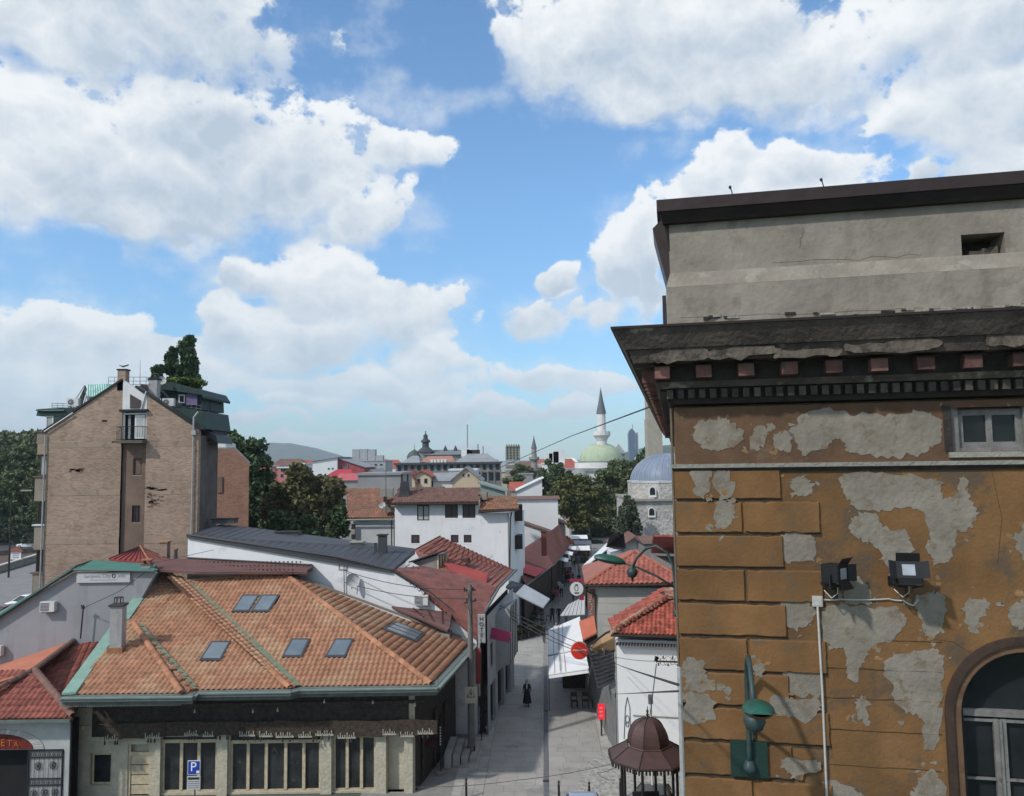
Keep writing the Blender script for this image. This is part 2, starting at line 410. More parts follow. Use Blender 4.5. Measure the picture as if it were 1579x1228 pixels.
# ================================================================ the ochre corner building on the right
RS = V((.204, .979, 0)).normalized(); RR = V((RS.y, -RS.x, 0)); RN = -RS
CO = at(1045.5, 800, 11.0); CO.z = 0
def wp(px, py, out=0): return onp(px, py, CO+RN*out, RN)
def wu(px, py, out=0):
    p = wp(px, py, out)-CO; return p.dot(RR), p.z
def W3(u, z, out=0): return CO+RR*u+RN*out+Z*z
ochre = mat('ochre_render', (.158, .083, .032), .92, .40, .7, c2=(.10, .068, .042), c2t=.55, c2s=1.7, bump=.35, bs=22, streak=.30, streakc=(.09, .05, .025))
ochre_b = mat('ochre_quoin', (.160, .082, .031), .9, .28, 1.4, c2=(.125, .082, .046), c2t=.60, c2s=2.4, bump=.3, bs=24, rnd=.16, streak=.3, streakc=(.10, .06, .03))
ochre_up = mat('brown_frieze_render', (.11, .063, .036), .92, .3, 1.8, c2=(.135, .09, .055), c2t=.6, c2s=3, bump=.3, bs=25)
patchm = mat('grey_repair_plaster', (.208, .186, .15), .95, .24, 2.2, c2=(.165, .13, .09), c2t=.58, c2s=5, bump=.4, bs=14, streak=.25, streakc=(.13, .11, .085))
conc = mat('parapet_render', (.24, .213, .175), .95, .22, 1.1, c2=(.18, .155, .125), c2t=.58, c2s=1.7, bump=.28, bs=7, streak=.55, streakc=(.13, .115, .095))
conc_l = mat('pale_ledge_render', (.275, .26, .225), .95, .15, 4, c2=(.17, .155, .14), c2t=.64, c2s=5, bump=.6, bs=16)
stain = mat('sooty_cornice_stone', (.075, .062, .052), .95, .5, 1.8, c2=(.22, .19, .15), c2t=.60, c2s=2.0, bump=.7, bs=14)
soot = mat('black_soot_stone', (.034, .028, .025), .95, .4, 5, bump=.5, bs=18)
brownm = mat('brown_sheet_metal', (.040, .026, .024), .5, .2, 3, bump=.1, bs=6, metal=.3)
redb = mat('faded_red_block', (.15, .075, .062), .92, .4, 5, c2=(.085, .066, .058), c2t=.58, c2s=4, bump=.4, bs=20, rnd=.4)
dent = mat('dentil_stone', (.065, .052, .045), .95, .4, 8, bump=.4, bs=25, rnd=.3)
ben = thing('corner_building', 'ochre corner building with peeling render, quoins and heavy dark cornice', 'building', CO)
LEN, DEP = 9.0, 38.0
def z_of(px, py, out=0): return wu(px, py, out)[1]
z_str = z_of(1300, 717)             # string course underside
z_fr = z_of(1300, 622, .1)          # top of the frieze
# frieze + field as walls with openings
uA0, zA0 = wu(1470, 697); uA1 = uA0+.98; zA1 = z_of(1500, 628)
uB0 = wu(1484, 1150)[0]; uB1 = uB0+1.62; uBc = (uB0+uB1)/2; rB = .81
zBt = z_of(1545, 1004); zBs = zBt-rB
m = MB(); wall_holes(m, W3(0, z_str+.02), RR, Z, LEN, z_fr-z_str-.02, [(uA0, uA1, zA0-z_str-.02, zA1-z_str-.02)], RS*.28)
m.build('upper_wall', ochre_up, ben)
m = MB(); wall_holes(m, W3(0, 0), RR, Z, LEN, z_str-.02, [(uB0, uB1, zBs-3.0, zBt)], RS*.35)
for sgn in (-1, 1):                  # arch spandrels close the square head of the opening
    for k in range(10):
        a0, a1 = math.pi/2*k/10, math.pi/2*(k+1)/10
        x0, y0, x1, y1 = rB*math.cos(a0), rB*math.sin(a0), rB*math.cos(a1), rB*math.sin(a1)
        p = [W3(uBc+sgn*x0, zBs+y0), W3(uBc+sgn*x0, zBt), W3(uBc+sgn*x1, zBt), W3(uBc+sgn*x1, zBs+y1)]
        m.poly(*p); m.poly(W3(uBc+sgn*x0, zBs+y0), W3(uBc+sgn*x1, zBs+y1), W3(uBc+sgn*x1, zBs+y1)+RS*.35, W3(uBc+sgn*x0, zBs+y0)+RS*.35)
m.build('lower_wall', ochre, ben)
# side wall, back and roof volume
m = MB(); m.par(W3(.01, 0, -.36), RR*(LEN-.02), RS*(DEP-.4), Z*(z_of(1100, 500)))
m.build('rear_mass', mat('side_render', (.22, .17, .12), .95, .2), ben)
m = MB(); m.par(W3(-.012, 0, -.002), RR*.02, RS*(DEP-1), Z*(z_fr)); m.build('side_wall', ochre, ben)
def layer(name, z0, p0, z1, p1, m_, u1=LEN, dep=DEP, under=True):
    a = [W3(-p0, z0, p0), W3(u1, z0, p0), W3(u1, z0, -dep), W3(-p0, z0, -dep)]; b = [W3(-p1, z1, p1), W3(u1, z1, p1), W3(u1, z1, -dep), W3(-p1, z1, -dep)]
    q = MB().add(a+b, [(3, 2, 1, 0), (4, 5, 6, 7), (0, 1, 5, 4), (1, 2, 6, 5), (2, 3, 7, 6), (3, 0, 4, 7)])
    return q.build(name, m_, ben)
layer('string_course', z_str-.02, .075, z_str+.035, .085, conc_l)
layer('string_moulding', z_str-.075, .03, z_str-.023, .06, soot)
# cornice, bottom up (projection grows)
zc = z_of(1100, 622, .12)
z1 = z_of(1100, 599, .25); z2 = z_of(1100, 590, .30); z3 = z_of(1100, 584, .38); z4 = z_of(1100, 561, .42); z5 = z_of(1100, 556, .55)
z6 = z_of(1030, 500, .80)
layer('bed_moulding', zc, .05, zc+.07, .10, soot)
layer('dentil_backing', zc+.072, .09, z1+.02, .10, soot)
layer('dentil_shelf', z1+.022, .20, z2+.03, .26, stain)
layer('modillion_backing', z2+.032, .24, z4+.03, .25, soot)
layer('corona', z4+.032, .54, z5+.18, .60, stain)
layer('gutter_moulding', z5+.182, .64, z6-.035, .79, stain)
layer('cornice_flashing', z6-.033, .815, z6, .82, brownm)
print('cornice z', zc, z1, z2, z3, z4, z5, z6)
# dentils
dh = z1-zc-.075; md = MB().par((0, 0, 0), (.085, 0, 0), (0, -.10, 0), (0, 0, dh)); me = None
rot = Matrix((RR, RS, Z)).transposed().to_4x4()
first = None
def put(mesh, name, u, z, out, parent=ben, side=False):
    M = (rot @ Matrix.Rotation(R(-90), 4, 'Z')) if side else rot.copy()
    p = W3(u, z, out) if not side else CO-RR*out+RS*u+Z*z
    M.translation = p-worg(parent); return inst(mesh, name, M, parent)
def raw(mb, name, m_):
    me = bpy.data.meshes.new(name); me.from_pydata(mb.v, [], mb.f); me.materials.append(m_); return me
dm = raw(md, 'dentil', dent)
u = -.10
while u < 7.0: put(dm, 'dentil', u, zc+.073, .10); u += .147
mm = raw(MB().par((.012, 0, .01), (.205, 0, 0), (0, -.20, 0), (0, 0, .165)), 'modillion', redb)
mc = raw(MB().par((-.03, 0, .177), (.29, 0, 0), (0, -.24, 0), (0, 0, z4+.03-z2-.10-.18)), 'modillion_cap', soot)
u = wu(1008, 575, .45)[0]; step = (wu(1427, 560, .45)[0]-wu(1020, 575, .45)[0])/6
while u < 7.5:
    put(mm, 'modillion', u, z4-.19, .25); put(mc, 'modillion_cap', u, z4-.19, .25); u += step
u = .35
for i in range(45): put(mm, 'modillion', u, z4-.19, .25, side=True); u += .62
u = .1
for i in range(110): put(dm, 'dentil', u, zc+.073, .10, side=True); u += .28
# pale blotches of bare stone on the corona, as spalled patches
def blob_patch(pts, out, th, m_, jit=.012, name='plaster_patch', sub=7, side=None):
    P_ = [V(wu(x, y, out)).to_2d() if False else V((*wu(x, y, out), 0)) for x, y in pts]; q = []
    n_ = len(P_)
    # Catmull-Rom through the outline, then ragged
    for i in range(n_):
        p0, p1, p2, p3 = P_[i-1], P_[i], P_[(i+1) % n_], P_[(i+2) % n_]
        for k in range(sub):
            t = k/sub; a = 2*p1+(p2-p0)*t+(2*p0-5*p1+4*p2-p3)*t*t+(3*p1-p0-3*p2+p3)*t*t*t; a = a*.5
            nv = V((noise.noise(V((a.x*7, a.y*7, 1))), noise.noise(V((a.x*7, a.y*7, 9))), 0))*.05 + V((random.gauss(0, jit), random.gauss(0, jit), 0))
            q.append(a+nv)
    f = [W3(p.x, p.y, out+th) for p in q]
    from mathutils.geometry import tessellate_polygon
    m = MB(); n_ = len(f); m.v = [tuple(p) for p in f]+[tuple(p+RS*(th+.002)) for p in f]
    for t3 in tessellate_polygon([q]):
        a, b, c = (q[i] for i in t3); cr = (b.x-a.x)*(c.y-a.y)-(b.y-a.y)*(c.x-a.x)
        if abs(cr) > 1e-9: m.f.append(tuple(t3) if cr > 0 else tuple(t3)[::-1]); m.m.append(0)
    for i in range(n_): j = (i+1) % n_; m.f.append((i, n_+i, n_+j, j)); m.m.append(0)
    return m.build(name, m_, ben)
barest = mat('bare_cornice_stone', (.115, .095, .075), .95, .5, 3.5, c2=(.05, .042, .038), c2t=.54, c2s=3, bump=.7, bs=12)
for pts in ([(1010,545),(1080,535),(1090,552),(1012,560)], [(1100,540),(1190,532),(1196,545),(1102,553)], [(1315,530),(1435,523),(1440,538),(1320,545)], [(1525,512),(1579,505),(1600,525),(1528,535)], [(1200,545),(1290,538),(1292,547),(1205,553)]):
    blob_patch(pts, .605, .01, barest, name='bare_stone_patch', jit=.008)
# parapet
zq0 = z_of(1100, 488, .0); 
zp1 = z_of(1100, 440, .02); zp2 = z_of(1100, 418, -.1); zp3 = z_of(1100, 343, -.1); zp4 = z_of(1100, 322, .06); zp5 = z_of(1100, 304, .06)
uh0, zh0 = wu(1484, 400, -.1); uh1, zh1 = wu(1549, 358, -.1)
print('parapet', z6, zp1, zp2, zp3, zp4, zp5)
def pbox(name, z0, o0, z1, o1, m_, ul0=None, ul1=None):
    ul0 = -o0 if ul0 is None else ul0; ul1 = -o1 if ul1 is None else ul1
    a = [W3(ul0, z0, o0), W3(LEN, z0, o0), W3(LEN, z0, -1.2), W3(ul0, z0, -1.2)]; b = [W3(ul1, z1, o1), W3(LEN, z1, o1), W3(LEN, z1, -1.2), W3(ul1, z1, -1.2)]
    return MB().add(a+b, [(3, 2, 1, 0), (4, 5, 6, 7), (0, 1, 5, 4), (1, 2, 6, 5), (2, 3, 7, 6), (3, 0, 4, 7)]).build(name, m_, ben)
pl = wu(1028, 470, .05)[0]
layer('cornice_top_mortar', z6+.001, .30, z6+.06, .10, conc_l, dep=1.0)
pbox('parapet_base', z6+.002, .04, zp1, .04, conc, pl, pl)
pbox('parapet_ledge', zp1+.002, .04, zp2, -.10, mat('worn_ledge', (.225, .20, .165), .95, .22, 2.5, c2=(.27, .245, .205), c2t=.58, c2s=3, bump=.4, bs=12), pl, pl+.06)
m = MB(); wall_holes(m, W3(pl+.06, zp2-.03, -.102), RR, Z, LEN-pl-.07, zp3-zp2+.05, [(uh0-pl-.06, uh1-pl-.06, zh0-zp2+.03, zh1-zp2+.03)], RS*.5)
m.poly(W3(pl+.06, zp2, -.102), W3(pl+.06, zp3, -.102), W3(pl+.06, zp3, -1.2), W3(pl+.06, zp2, -1.2))
m.build('parapet_wall', conc, ben)
m = MB().par(W3(uh0-.1, zh0-.1, -.62), RR*(uh1-uh0+.2), Z*(zh1-zh0+.2), RS*.05); m.build('vent_recess', mat('dark_vent', (.035, .04, .032), .95, .4), ben)
m = MB(); 
for i in range(3): m.box(W3(uh0+.22+.14*i, zh0+.07+.01*i, -.32), (.17, .12, .14+.03*i), .3*i)
m.build('rubble', stain, ben)
pbox('parapet_eaves', zp3+.004, .0, zp4, .10, mat('tarred_board', (.018, .013, .012), .8, .4, 3, bump=.3), pl-.02, pl-.06)
pbox('parapet_cap', zp4+.003, .12, zp5, .13, brownm, pl-.10, pl-.10)
m = MB(); q = [W3(pl-.02, zp3+.1, -.05), W3(pl-.17, zp3-.02, -.12), W3(pl+.03, zp1+.05, -.12), W3(pl+.10, zp2+.15, -.12), W3(pl+.10, zp3+.1, -.12)]
m.slab(q, RS*.9); m.build('side_flashing', brownm, ben)
m = MB().par(W3(pl-.06, z6+.02, -.02), RR*.055, RS*.8, Z*(zp1-z6-.12)); m.build('side_flashing', brownm, ben)
for x, y in ((1131, 300), (1272, 293)):
    p = wp(x, y, .0); p.z = zp5
    MB().tube([p, p+V((-.02, 0, .06)), p+V((-.04, 0, .14))], .008, 5).lathe(p+V((-.045, 0, .13)), [(.001, -.02), (.022, 0), (.018, .025), (.001, .035)], 7).build('roof_hook', soot, ben)
# quoins
qh, qg = .431, .034; zt = z_of(1050, 723)
rows = 24; jm = mat('dark_mortar_joint', (.055, .038, .024), .95, .4, 6)  # mortar colour darkened to include the painted shadow line of the groove
rq_ = random.Random(3)
def quoin(u0, u1, z0, z1, p=.035):
    c = .018; j = lambda q: rq_.gauss(0, q); ul = u0+c if u0 > .05 else -p
    L_ = [(ul, z0+c), (u1-c, z0+c), (u1-c, z1-c), (ul, z1-c)]; out = []
    for k in range(4):
        a, b = L_[k], L_[(k+1) % 4]; n = 14 if k % 2 == 0 else 6
        for i in range(n): t = i/n; ch = (.012 if rq_.random() < .10 else 0); out.append((a[0]+(b[0]-a[0])*t+(j(.0022) if k % 2 else 0), a[1]+(b[1]-a[1])*t+j(.0022)+(ch if k == 0 else -ch if k == 2 else 0)))
    n = len(out); m = MB(); fr = [W3(u, z, p) for u, z in out]; bk_ = [W3(u+(c*.9 if u > (u0+u1)/2 else -c*.9 if u0 > .05 else 0), z+(c*.9 if z > (z0+z1)/2 else -c*.9), 0) for u, z in out]
    m.add(fr+bk_, [tuple(range(n))]+[((i+1) % n, i, n+i, n+(i+1) % n) for i in range(n)])
    m.build('quoin_block', ochre_b, ben)
for i in range(rows):
    z1_ = zt-i*(qh+qg); z0_ = z1_-qh
    if z0_ < 0: break
    MB().par(W3(.0, z0_-qg-.012, .004), RR*((1.415 if i % 2 == 0 else 1.905)), Z*(qg+.006+.012), RS*.003).build('mortar_joint', jm, ben)
    if i % 2 == 0: quoin(.0, 1.40, z0_, z1_)
    else: quoin(.0, .875, z0_, z1_); quoin(.905, 1.89, z0_, z1_)
# repair plaster patches, outlines surveyed on the wall
PT = [  # (outline, on quoins?)
 ([(1070,670),(1080,652),(1110,645),(1125,648),(1145,672),(1130,688),(1105,697),(1085,690)], 0),
 ([(1157,690),(1163,665),(1178,655),(1180,675),(1170,692)], 0),
 ([(1193,672),(1212,665),(1225,680),(1210,695),(1196,694)], 0),
 ([(1218,665),(1235,640),(1270,632),(1320,640),(1390,638),(1425,636),(1452,655),(1450,680),(1420,698),(1380,704),(1320,702),(1300,688),(1290,676),(1275,690),(1240,700),(1228,685)], 0),
 ([(1066,728),(1095,727),(1092,760),(1072,764)], 1), ([(1102,727),(1126,728),(1128,765),(1106,765)], 1),
 ([(1217,744),(1238,737),(1254,750),(1246,763),(1222,764)], 0),
 ([(1108,775),(1128,776),(1130,800),(1118,816),(1104,812)], 1),
 ([(1200,832),(1225,822),(1256,830),(1257,862),(1215,868),(1202,855)], 0),
 ([(1297,745),(1310,730),(1370,730),(1430,738),(1450,745),(1455,770),(1472,762),(1478,740),(1490,738),(1494,765),(1508,790),(1495,815),(1475,825),(1466,862),(1440,868),(1430,845),(1432,815),(1420,790),(1400,782),(1365,785),(1330,788),(1308,770)], 0),
 ([(1310,805),(1325,795),(1350,792),(1358,812),(1395,820),(1405,840),(1400,865),(1385,880),(1375,895),(1360,860),(1350,842),(1325,832),(1312,820)], 0),
 ([(1565,830),(1580,810),(1600,830),(1590,860),(1568,850)], 0),
 ([(1202,930),(1220,922),(1250,930),(1250,960),(1225,970),(1206,958)], 0),
 ([(1268,940),(1300,932),(1345,935),(1385,938),(1395,960),(1380,985),(1345,1000),(1330,1020),(1318,1048),(1306,1040),(1302,1005),(1280,1000),(1268,975)], 0),
 ([(1300,890),(1330,895),(1345,925),(1305,928)], 0),
 ([(1410,925),(1440,912),(1458,935),(1455,965),(1440,982),(1425,975),(1420,955)], 0),
 ([(1482,935),(1505,922),(1525,932),(1515,958),(1498,970),(1486,955)], 0),
 ([(1555,940),(1579,925),(1600,935),(1590,965),(1566,970)], 0),
 ([(1364,1020),(1400,1005),(1440,1003),(1455,1020),(1452,1080),(1450,1130),(1440,1155),(1425,1145),(1422,1105),(1395,1095),(1370,1060)], 0),
 ([(1318,1080),(1338,1078),(1338,1110),(1322,1108)], 0),
 ([(1052,1022),(1085,1020),(1090,1045),(1110,1062),(1060,1066),(1054,1045)], 1),
 ([(1054,1072),(1095,1072),(1098,1100),(1080,1114),(1056,1112)], 1),
 ([(1210,1030),(1235,1022),(1262,1030),(1262,1075),(1215,1072),(1206,1050)], 0),
 ([(1190,1072),(1225,1078),(1260,1080),(1258,1108),(1215,1105),(1190,1095)], 1),
 ([(1163,1024),(1180,1025),(1178,1040),(1166,1042)], 1),
 ([(1208,1172),(1262,1175),(1262,1188),(1235,1196),(1212,1190)], 1),
 ([(1275,1205),(1315,1215),(1330,1235),(1275,1240)], 0),
 ([(1405,1225),(1425,1195),(1452,1195),(1458,1240),(1410,1245)], 0)]
rp_ = random.Random(11); oc_l = mat('faded_ochre_scrape', (.22, .13, .06), .95, .3, 6, bump=.4)
for pts, q in PT:
    blob_patch(pts, .036 if q else .0, .004 if q else .006, patchm, jit=.017)
    for _ in range(7):                                  # small flakes and scrapes round the patch
        x, y = pts[rp_.randrange(len(pts))]; cx_ = sum(p[0] for p in pts)/len(pts); cy_ = sum(p[1] for p in pts)/len(pts)
        f = 1.08+rp_.random()*.28; x, y = cx_+(x-cx_)*f+rp_.gauss(0, 5), cy_+(y-cy_)*f+rp_.gauss(0, 5); r_ = 1.2+rp_.random()**2*4.5
        if x < 1060 or 700 < y < 728 or (x > 1460 and y < 710): continue
        blob_patch([(x+math.cos(a)*r_*(1+rp_.random()*.8), y+math.sin(a)*r_*(.6+rp_.random())) for a in [k*1.26 for k in range(5)]], .036 if (x < 1262 and q) else .0, .0045 if (x < 1262 and q) else .004, (patchm, oc_l)[rp_.random() < .5], jit=.004, name='plaster_flake', sub=3)
jl = mat('hairline_joint', (.055, .033, .016), .95, .3)
for y in (985, 1030, 1075, 1124, 1178): 
    u0_, z0_ = wu(1270, y); u1_ = wu(1452, y)[0]; m = MB(); m.tube([W3(u0_+(u1_-u0_)*k/14, z0_+rp_.gauss(0, .004), .001) for k in range(15)], [.0045+.004*rp_.random() for k in range(15)], 4); m.build('wall_joint', jl, ben)
for (pts) in ([(1330,700),(1345,660),(1352,640)], [(1530,730),(1545,800),(1538,870)], [(1400,860),(1412,900),(1405,915)], [(1500,1010),(1470,990),(1430,985)]): MB().tube([W3(*wu(x, y), .001) for x, y in pts], .003, 4).build('wall_crack', jl, ben)
# attic window
wf = mat('old_white_frame', (.17, .165, .155), .7, .3, 5, c2=(.10, .09, .08), c2t=.6, c2s=6, bump=.3)
fo = window(ben, W3(uA0+.10, zA0+.05, -.12), RR, RN, uA1-uA0-.2, zA1-zA0-.08, wf, fw=.075, mull=1, name='attic_window')
m = MB(); m.par(W3(uA0, zA0, -.06), RR*.1, Z*(zA1-zA0), RS*.2).par(W3(uA1-.1, zA0, -.06), RR*.1, Z*(zA1-zA0), RS*.2).par(W3(uA0+.1, zA0, -.06), RR*(uA1-uA0-.2), Z*.05, RS*.2)
m.build('casing', wf, fo)
MB().par(W3(uA0-.06, zA0-.075, .05), RR*(uA1-uA0+.12), Z*.07, RS*.1).build('sill', conc_l, fo)
MB().par(W3(uA0-.1, zA0+.0, .012), RR*.09, Z*(zA1-zA0+.03), RS*.03).build('window_surround', soot, ben)
# arched window with moulded surround
def arch_ring(r0_, r1_, o0, o1, zb, m_, name, parent):
    n_ = 20; vs = []; fs = []
    pts = [(-1, zb)]; A = [(math.pi-math.pi*k/n_) for k in range(n_+1)]
    def P_(r, o, a=None, s=None): return W3(uBc+r*math.cos(a), zBs+r*math.sin(a), o)
    prof = []
    for a in A: prof.append([W3(uBc+r0_*math.cos(a), zBs+r0_*math.sin(a), o0), W3(uBc+r0_*math.cos(a), zBs+r0_*math.sin(a), o1), W3(uBc+r1_*math.cos(a), zBs+r1_*math.sin(a), o1), W3(uBc+r1_*math.cos(a), zBs+r1_*math.sin(a), o0)])
    L = [p.copy() for p in prof[0]]; L = [V((p.x, p.y, zb)) for p in L]; Rr = [V((p.x, p.y, zb)) for p in prof[-1]]
    prof = [L]+prof+[Rr]; mb = MB()
    for p in prof: mb.v += [tuple(x) for x in p]
    for i in range(len(prof)-1):
        for k in range(4): mb.f.append((4*i+k, 4*i+(k+1) % 4, 4*i+4+(k+1) % 4, 4*i+4+k)); mb.m.append(0)
    return mb.build(name, m_, parent)
zb = zBs-3.0
aw = arch_ring(rB-.10, rB-.002, -.20, -.30, zb, mat('dark_arch_frame', (.02, .018, .017), .7, .3), 'arched_window', ben)
arch_ring(rB+.002, rB+.10, .0, .035, zb, ochre_up, 'arch_surround', ben)
arch_ring(rB+.10, rB+.19, .0, .075, zb, mat('brown_arch_moulding', (.045, .028, .02), .85, .4, 5, bump=.3), 'arch_surround', ben)
MB().par(W3(uB0, zb, -.27), RR*(uB1-uB0), Z*(zBt-zb+.05), RS*.02).build('pane', GLASS, aw)
ztr = z_of(1545, 1106, -.2)
m = MB(); m.par(W3(uB0+.09, ztr, -.19), RR*(uB1-uB0-.18), Z*.09, RS*.06); m.build('transom', wf, aw)
uM = wu(1544, 1150, -.2)[0]
m = MB(); m.par(W3(uM-.075, zb, -.20), RR*.06, Z*(ztr-.03-zb), RS*.05).par(W3(uM+.015, zb, -.20), RR*.06, Z*(ztr-.03-zb), RS*.05).par(W3(uM-.013, zb, -.17), RR*.026, Z*(ztr-.03-zb), RS*.03)
for s in (0, 1): m.par(W3(uB0+.1 if s == 0 else uM+.077, z_of(1500, 1202, -.2), -.205), RR*((uM-.077-uB0-.1) if s == 0 else (uB1-.1-uM-.077)), Z*.03, RS*.03).par(W3(uB0+.1 if s == 0 else uM+.077, ztr-.07, -.205), RR*((uM-.077-uB0-.1) if s == 0 else (uB1-.1-uM-.077)), Z*.035, RS*.03)
m.build('glazing_bar', wf, aw)
# downpipe strip at the corner and conduit
m = MB(); zz = z_of(1048, 1030); m.tube([W3(-.045, zz, .02), W3(-.045, 0, .02)], .035, 8); m.build('corner_pipe', mat('grey_pipe', (.32, .32, .31), .6, .2, 4), ben)
m = MB(); m.tube([W3(-.05, z_fr, .012), W3(-.05, zz+.02, .012)], .02, 6); m.build('corner_pipe', mat('brown_pipe', (.12, .09, .06), .6, .3, 4), ben)
cond = mat('white_conduit', (.42, .41, .38), .6, .2, 4)
jb = wp(1260, 927, .03); u_, z_ = wu(1260, 927, .03)
t = thing('junction_box', 'small square white junction box at head of the vertical wall conduit', 'electrical box', W3(u_, z_-.07, .0))
MB().par(W3(u_-.065, z_-.07, .06), RR*.13, Z*.14, RS*.058).build('housing', cond, t)
MB().par(W3(u_-.05, z_-.055, .066), RR*.1, Z*.11, RS*.005).build('cover', cond, t)
m = MB().tube([W3(u_, z_-.07, .045), W3(u_+.012, z_-1.2, .045), W3(u_+.0, 9, .045)], .016, 6); m.build('conduit', cond, None, 'thin white vertical conduit running down from the small white box', 'conduit')
u2, z2_ = wu(1400, 932, .03)
cable('cable', [W3(u_+.066, z_+.02, .02), W3(u_+.3, z_+.03, .03), W3(u_+.9, z_+.045, .02), W3(u2-.05, z_+.03, .02), W3(u2+.06, z_-.03, .03), W3(u2+.12, z_+.05, .05)], .011, cond, 'thin white cable running along the ochre wall between the two floodlights', sag=.01)
# floodlights
blk = mat('black_lamp_metal', (.012, .012, .013), .45, .3, 8, bump=.05); lens = mat('floodlight_glass', (.30, .32, .34), .15, .2, 8, bump=0, spec=.7)
def flood(px, py, label, yaw, facing):
    u, z = wu(px, py, .25); root = thing('floodlight', label, 'floodlight', W3(u, z, .0), 'black floodlights on the ochre wall')
    O = W3(u, z, 0)
    def q(a, b, c): return O+RR*a+RN*b+Z*c
    MB().par(q(-.17, .0, -.16), RR*.30, RN*.02, Z*.12).par(q(-.15, .02, -.13), RR*.26, RN*.26, Z*.035).tube([q(.03, .1, -.30), q(.03, .1, -.1)], .02, 6).build('bracket', blk, root)
    c = q(0, .30, .06); s_ = math.sin(yaw); ux = RR*math.cos(yaw)+RN*s_; un = RN*math.cos(yaw)-RR*s_
    if facing: un = (un+Z*.35).normalized()
    uz = un.cross(ux)*-1 if (un.cross(ux)).z < 0 else un.cross(ux)
    b = MB(); b.par(c-ux*.14-uz*.11-un*.10, ux*.28, uz*.22, un*.20)
    for k in range(5): b.par(c-ux*(.12-.055*k)-uz*.115-un*.14, ux*.012, uz*.23, un*.04)
    b.build('housing', blk, root)
    MB().par(c-ux*.075-uz*.07+un*.10, ux*.15, uz*.14, un*.006).build('lens', lens, root)
    for (e, f_, L, Wd) in ((ux, uz, .14, .22), (-ux, uz, .14, .22), (uz, ux, .11, .28), (-uz, ux, .11, .28)):
        MB().par(c+e*L-f_*Wd/2+un*.10, f_*Wd, (e*.75+un*.55).normalized()*.11, un.cross(f_)*.008).build('barn_door', blk, root)
    MB().tube([c-ux*.16-uz*.0, c-ux*.17-Z*.18, q(-.02, .28, -.15)], .014, 6).tube([c+ux*.16, c+ux*.17-Z*.18, q(.05, .28, -.15)], .014, 6).build('yoke', blk, root)
    MB().tube([q(-.12, .1, -.2), q(-.05, .22, -.28), q(.03, .2, -.22), q(.02, .28, -.05)], .008, 5).build('lead', cond, root)
flood(1288, 890, 'black floodlight turned sideways beside the small white junction box', -.9, False)
flood(1398, 888, 'black floodlight with open barn doors facing outwards, right of the other one', .1, True)
# street lamps on curved brackets
grn = mat('green_lamp_paint', (.018, .085, .062), .45, .3, 5, bump=.1); grey_g = mat('weathered_green_iron', (.035, .06, .06), .5, .3, 6, bump=.1)
def wall_lamp(O, out, side, label, scale=1):
    root = thing('wall_lamp', label, 'street lamp', O, 'green lamps on curved wall brackets'); O = V(O); side = V(side)
    def q(a, b, c): return O+out*a*scale+side*b+Z*c*scale
    MB().par(q(.0, -.24, -.22), side*.48, Z*.47, out*.035).build('wall_plate', mat('dark_green_plate', (.008, .028, .022), .6, .3), root)
    MB().tube([q(.05, 0, -.1), q(.09, 0, .15), q(.09, 0, .7), q(.12, 0, 1.05), q(.25, 0, 1.35), q(.5, 0, 1.5), q(.75, 0, 1.42), q(.97, 0, 1.2), q(1.08, 0, .95)], .034*scale, 8).build('arch_bracket', grey_g, root, smooth=True)
    MB().tube([q(.09, .0, .52), q(.5, .0, .78), q(.95, .0, .98), q(1.35, .02, 1.1)], .026*scale, 8).build('arm', grey_g, root, smooth=True)
    c = q(1.08, 0, .86); MB().lathe(c, [(.001, -.22), (.025, -.2), (.03, -.13), (.10, -.09), (.135, 0), (.12, .07), (.045, .12), (.035, .16)], 14).build('ball_finial', grey_g, root, smooth=True)
    c = q(.06, 0, -.08); MB().lathe(c, [(.001, -.10), (.08, -.05), (.09, 0), (.05, .09), (.001, .1)], 12).build('base_knob', grey_g, root, smooth=True)
    a, b = q(1.25, 0, 1.08), q(1.98, 0, 1.22); m1, m2 = MB(), MB(); n_ = 10; vs = []
    d = (b-a); L = d.length; d.normalize(); nn_ = side.cross(d); nn_ = nn_ if nn_.z > 0 else -nn_
    for i in range(n_+1):
        t = i/n_; w_ = .19*scale*math.sqrt(max(.02, 1-(2*t-1.1)**2*.8)); h_ = .13*scale*math.sqrt(max(.02, 1-(2*t-1)**2*.9))
        for k in range(9): al = math.pi*k/8; vs.append(a+d*L*t+side*(w_*math.cos(al))+nn_*(h_*math.sin(al)))
    fs = [(i*9+k, i*9+k+1, i*9+10+k, i*9+9+k) for i in range(n_) for k in range(8)]
    m1.add(vs, fs).poly(*[vs[k] for k in range(9)]).poly(*[vs[n_*9+k] for k in range(9)]); m1.build('lamp_hood', grn, root, smooth=True)
    v2 = [a+d*L*i/n_+side*(.17*scale*math.sqrt(max(.02, 1-(2*i/n_-1.1)**2*.8))*math.cos(math.pi*k/8))-nn_*(.09*scale*math.sin(math.pi*k/8)*math.sqrt(max(.02, 1-(2*i/n_-1)**2*.9))) for i in range(n_+1) for k in range(9)]
    m2.add(v2, fs); m2.build('lamp_bowl', mat('dark_lamp_bowl', (.02, .025, .028), .25, .2, spec=.6), root, smooth=True)
Lp = W3(*wu(1155, 1172, .05), .04)
wall_lamp(Lp, RN, RR, 'green bracket lamp seen end on, fixed to the quoins by a dark square plate', .98)
L2 = CO+RS*7.4-RR*.02; L2.z = at(1040, 948, L2.y).z+.1
wall_lamp(L2, -RR, RS, 'green lamp reaching out sideways on an arched bracket in front of the red roofs', .98)

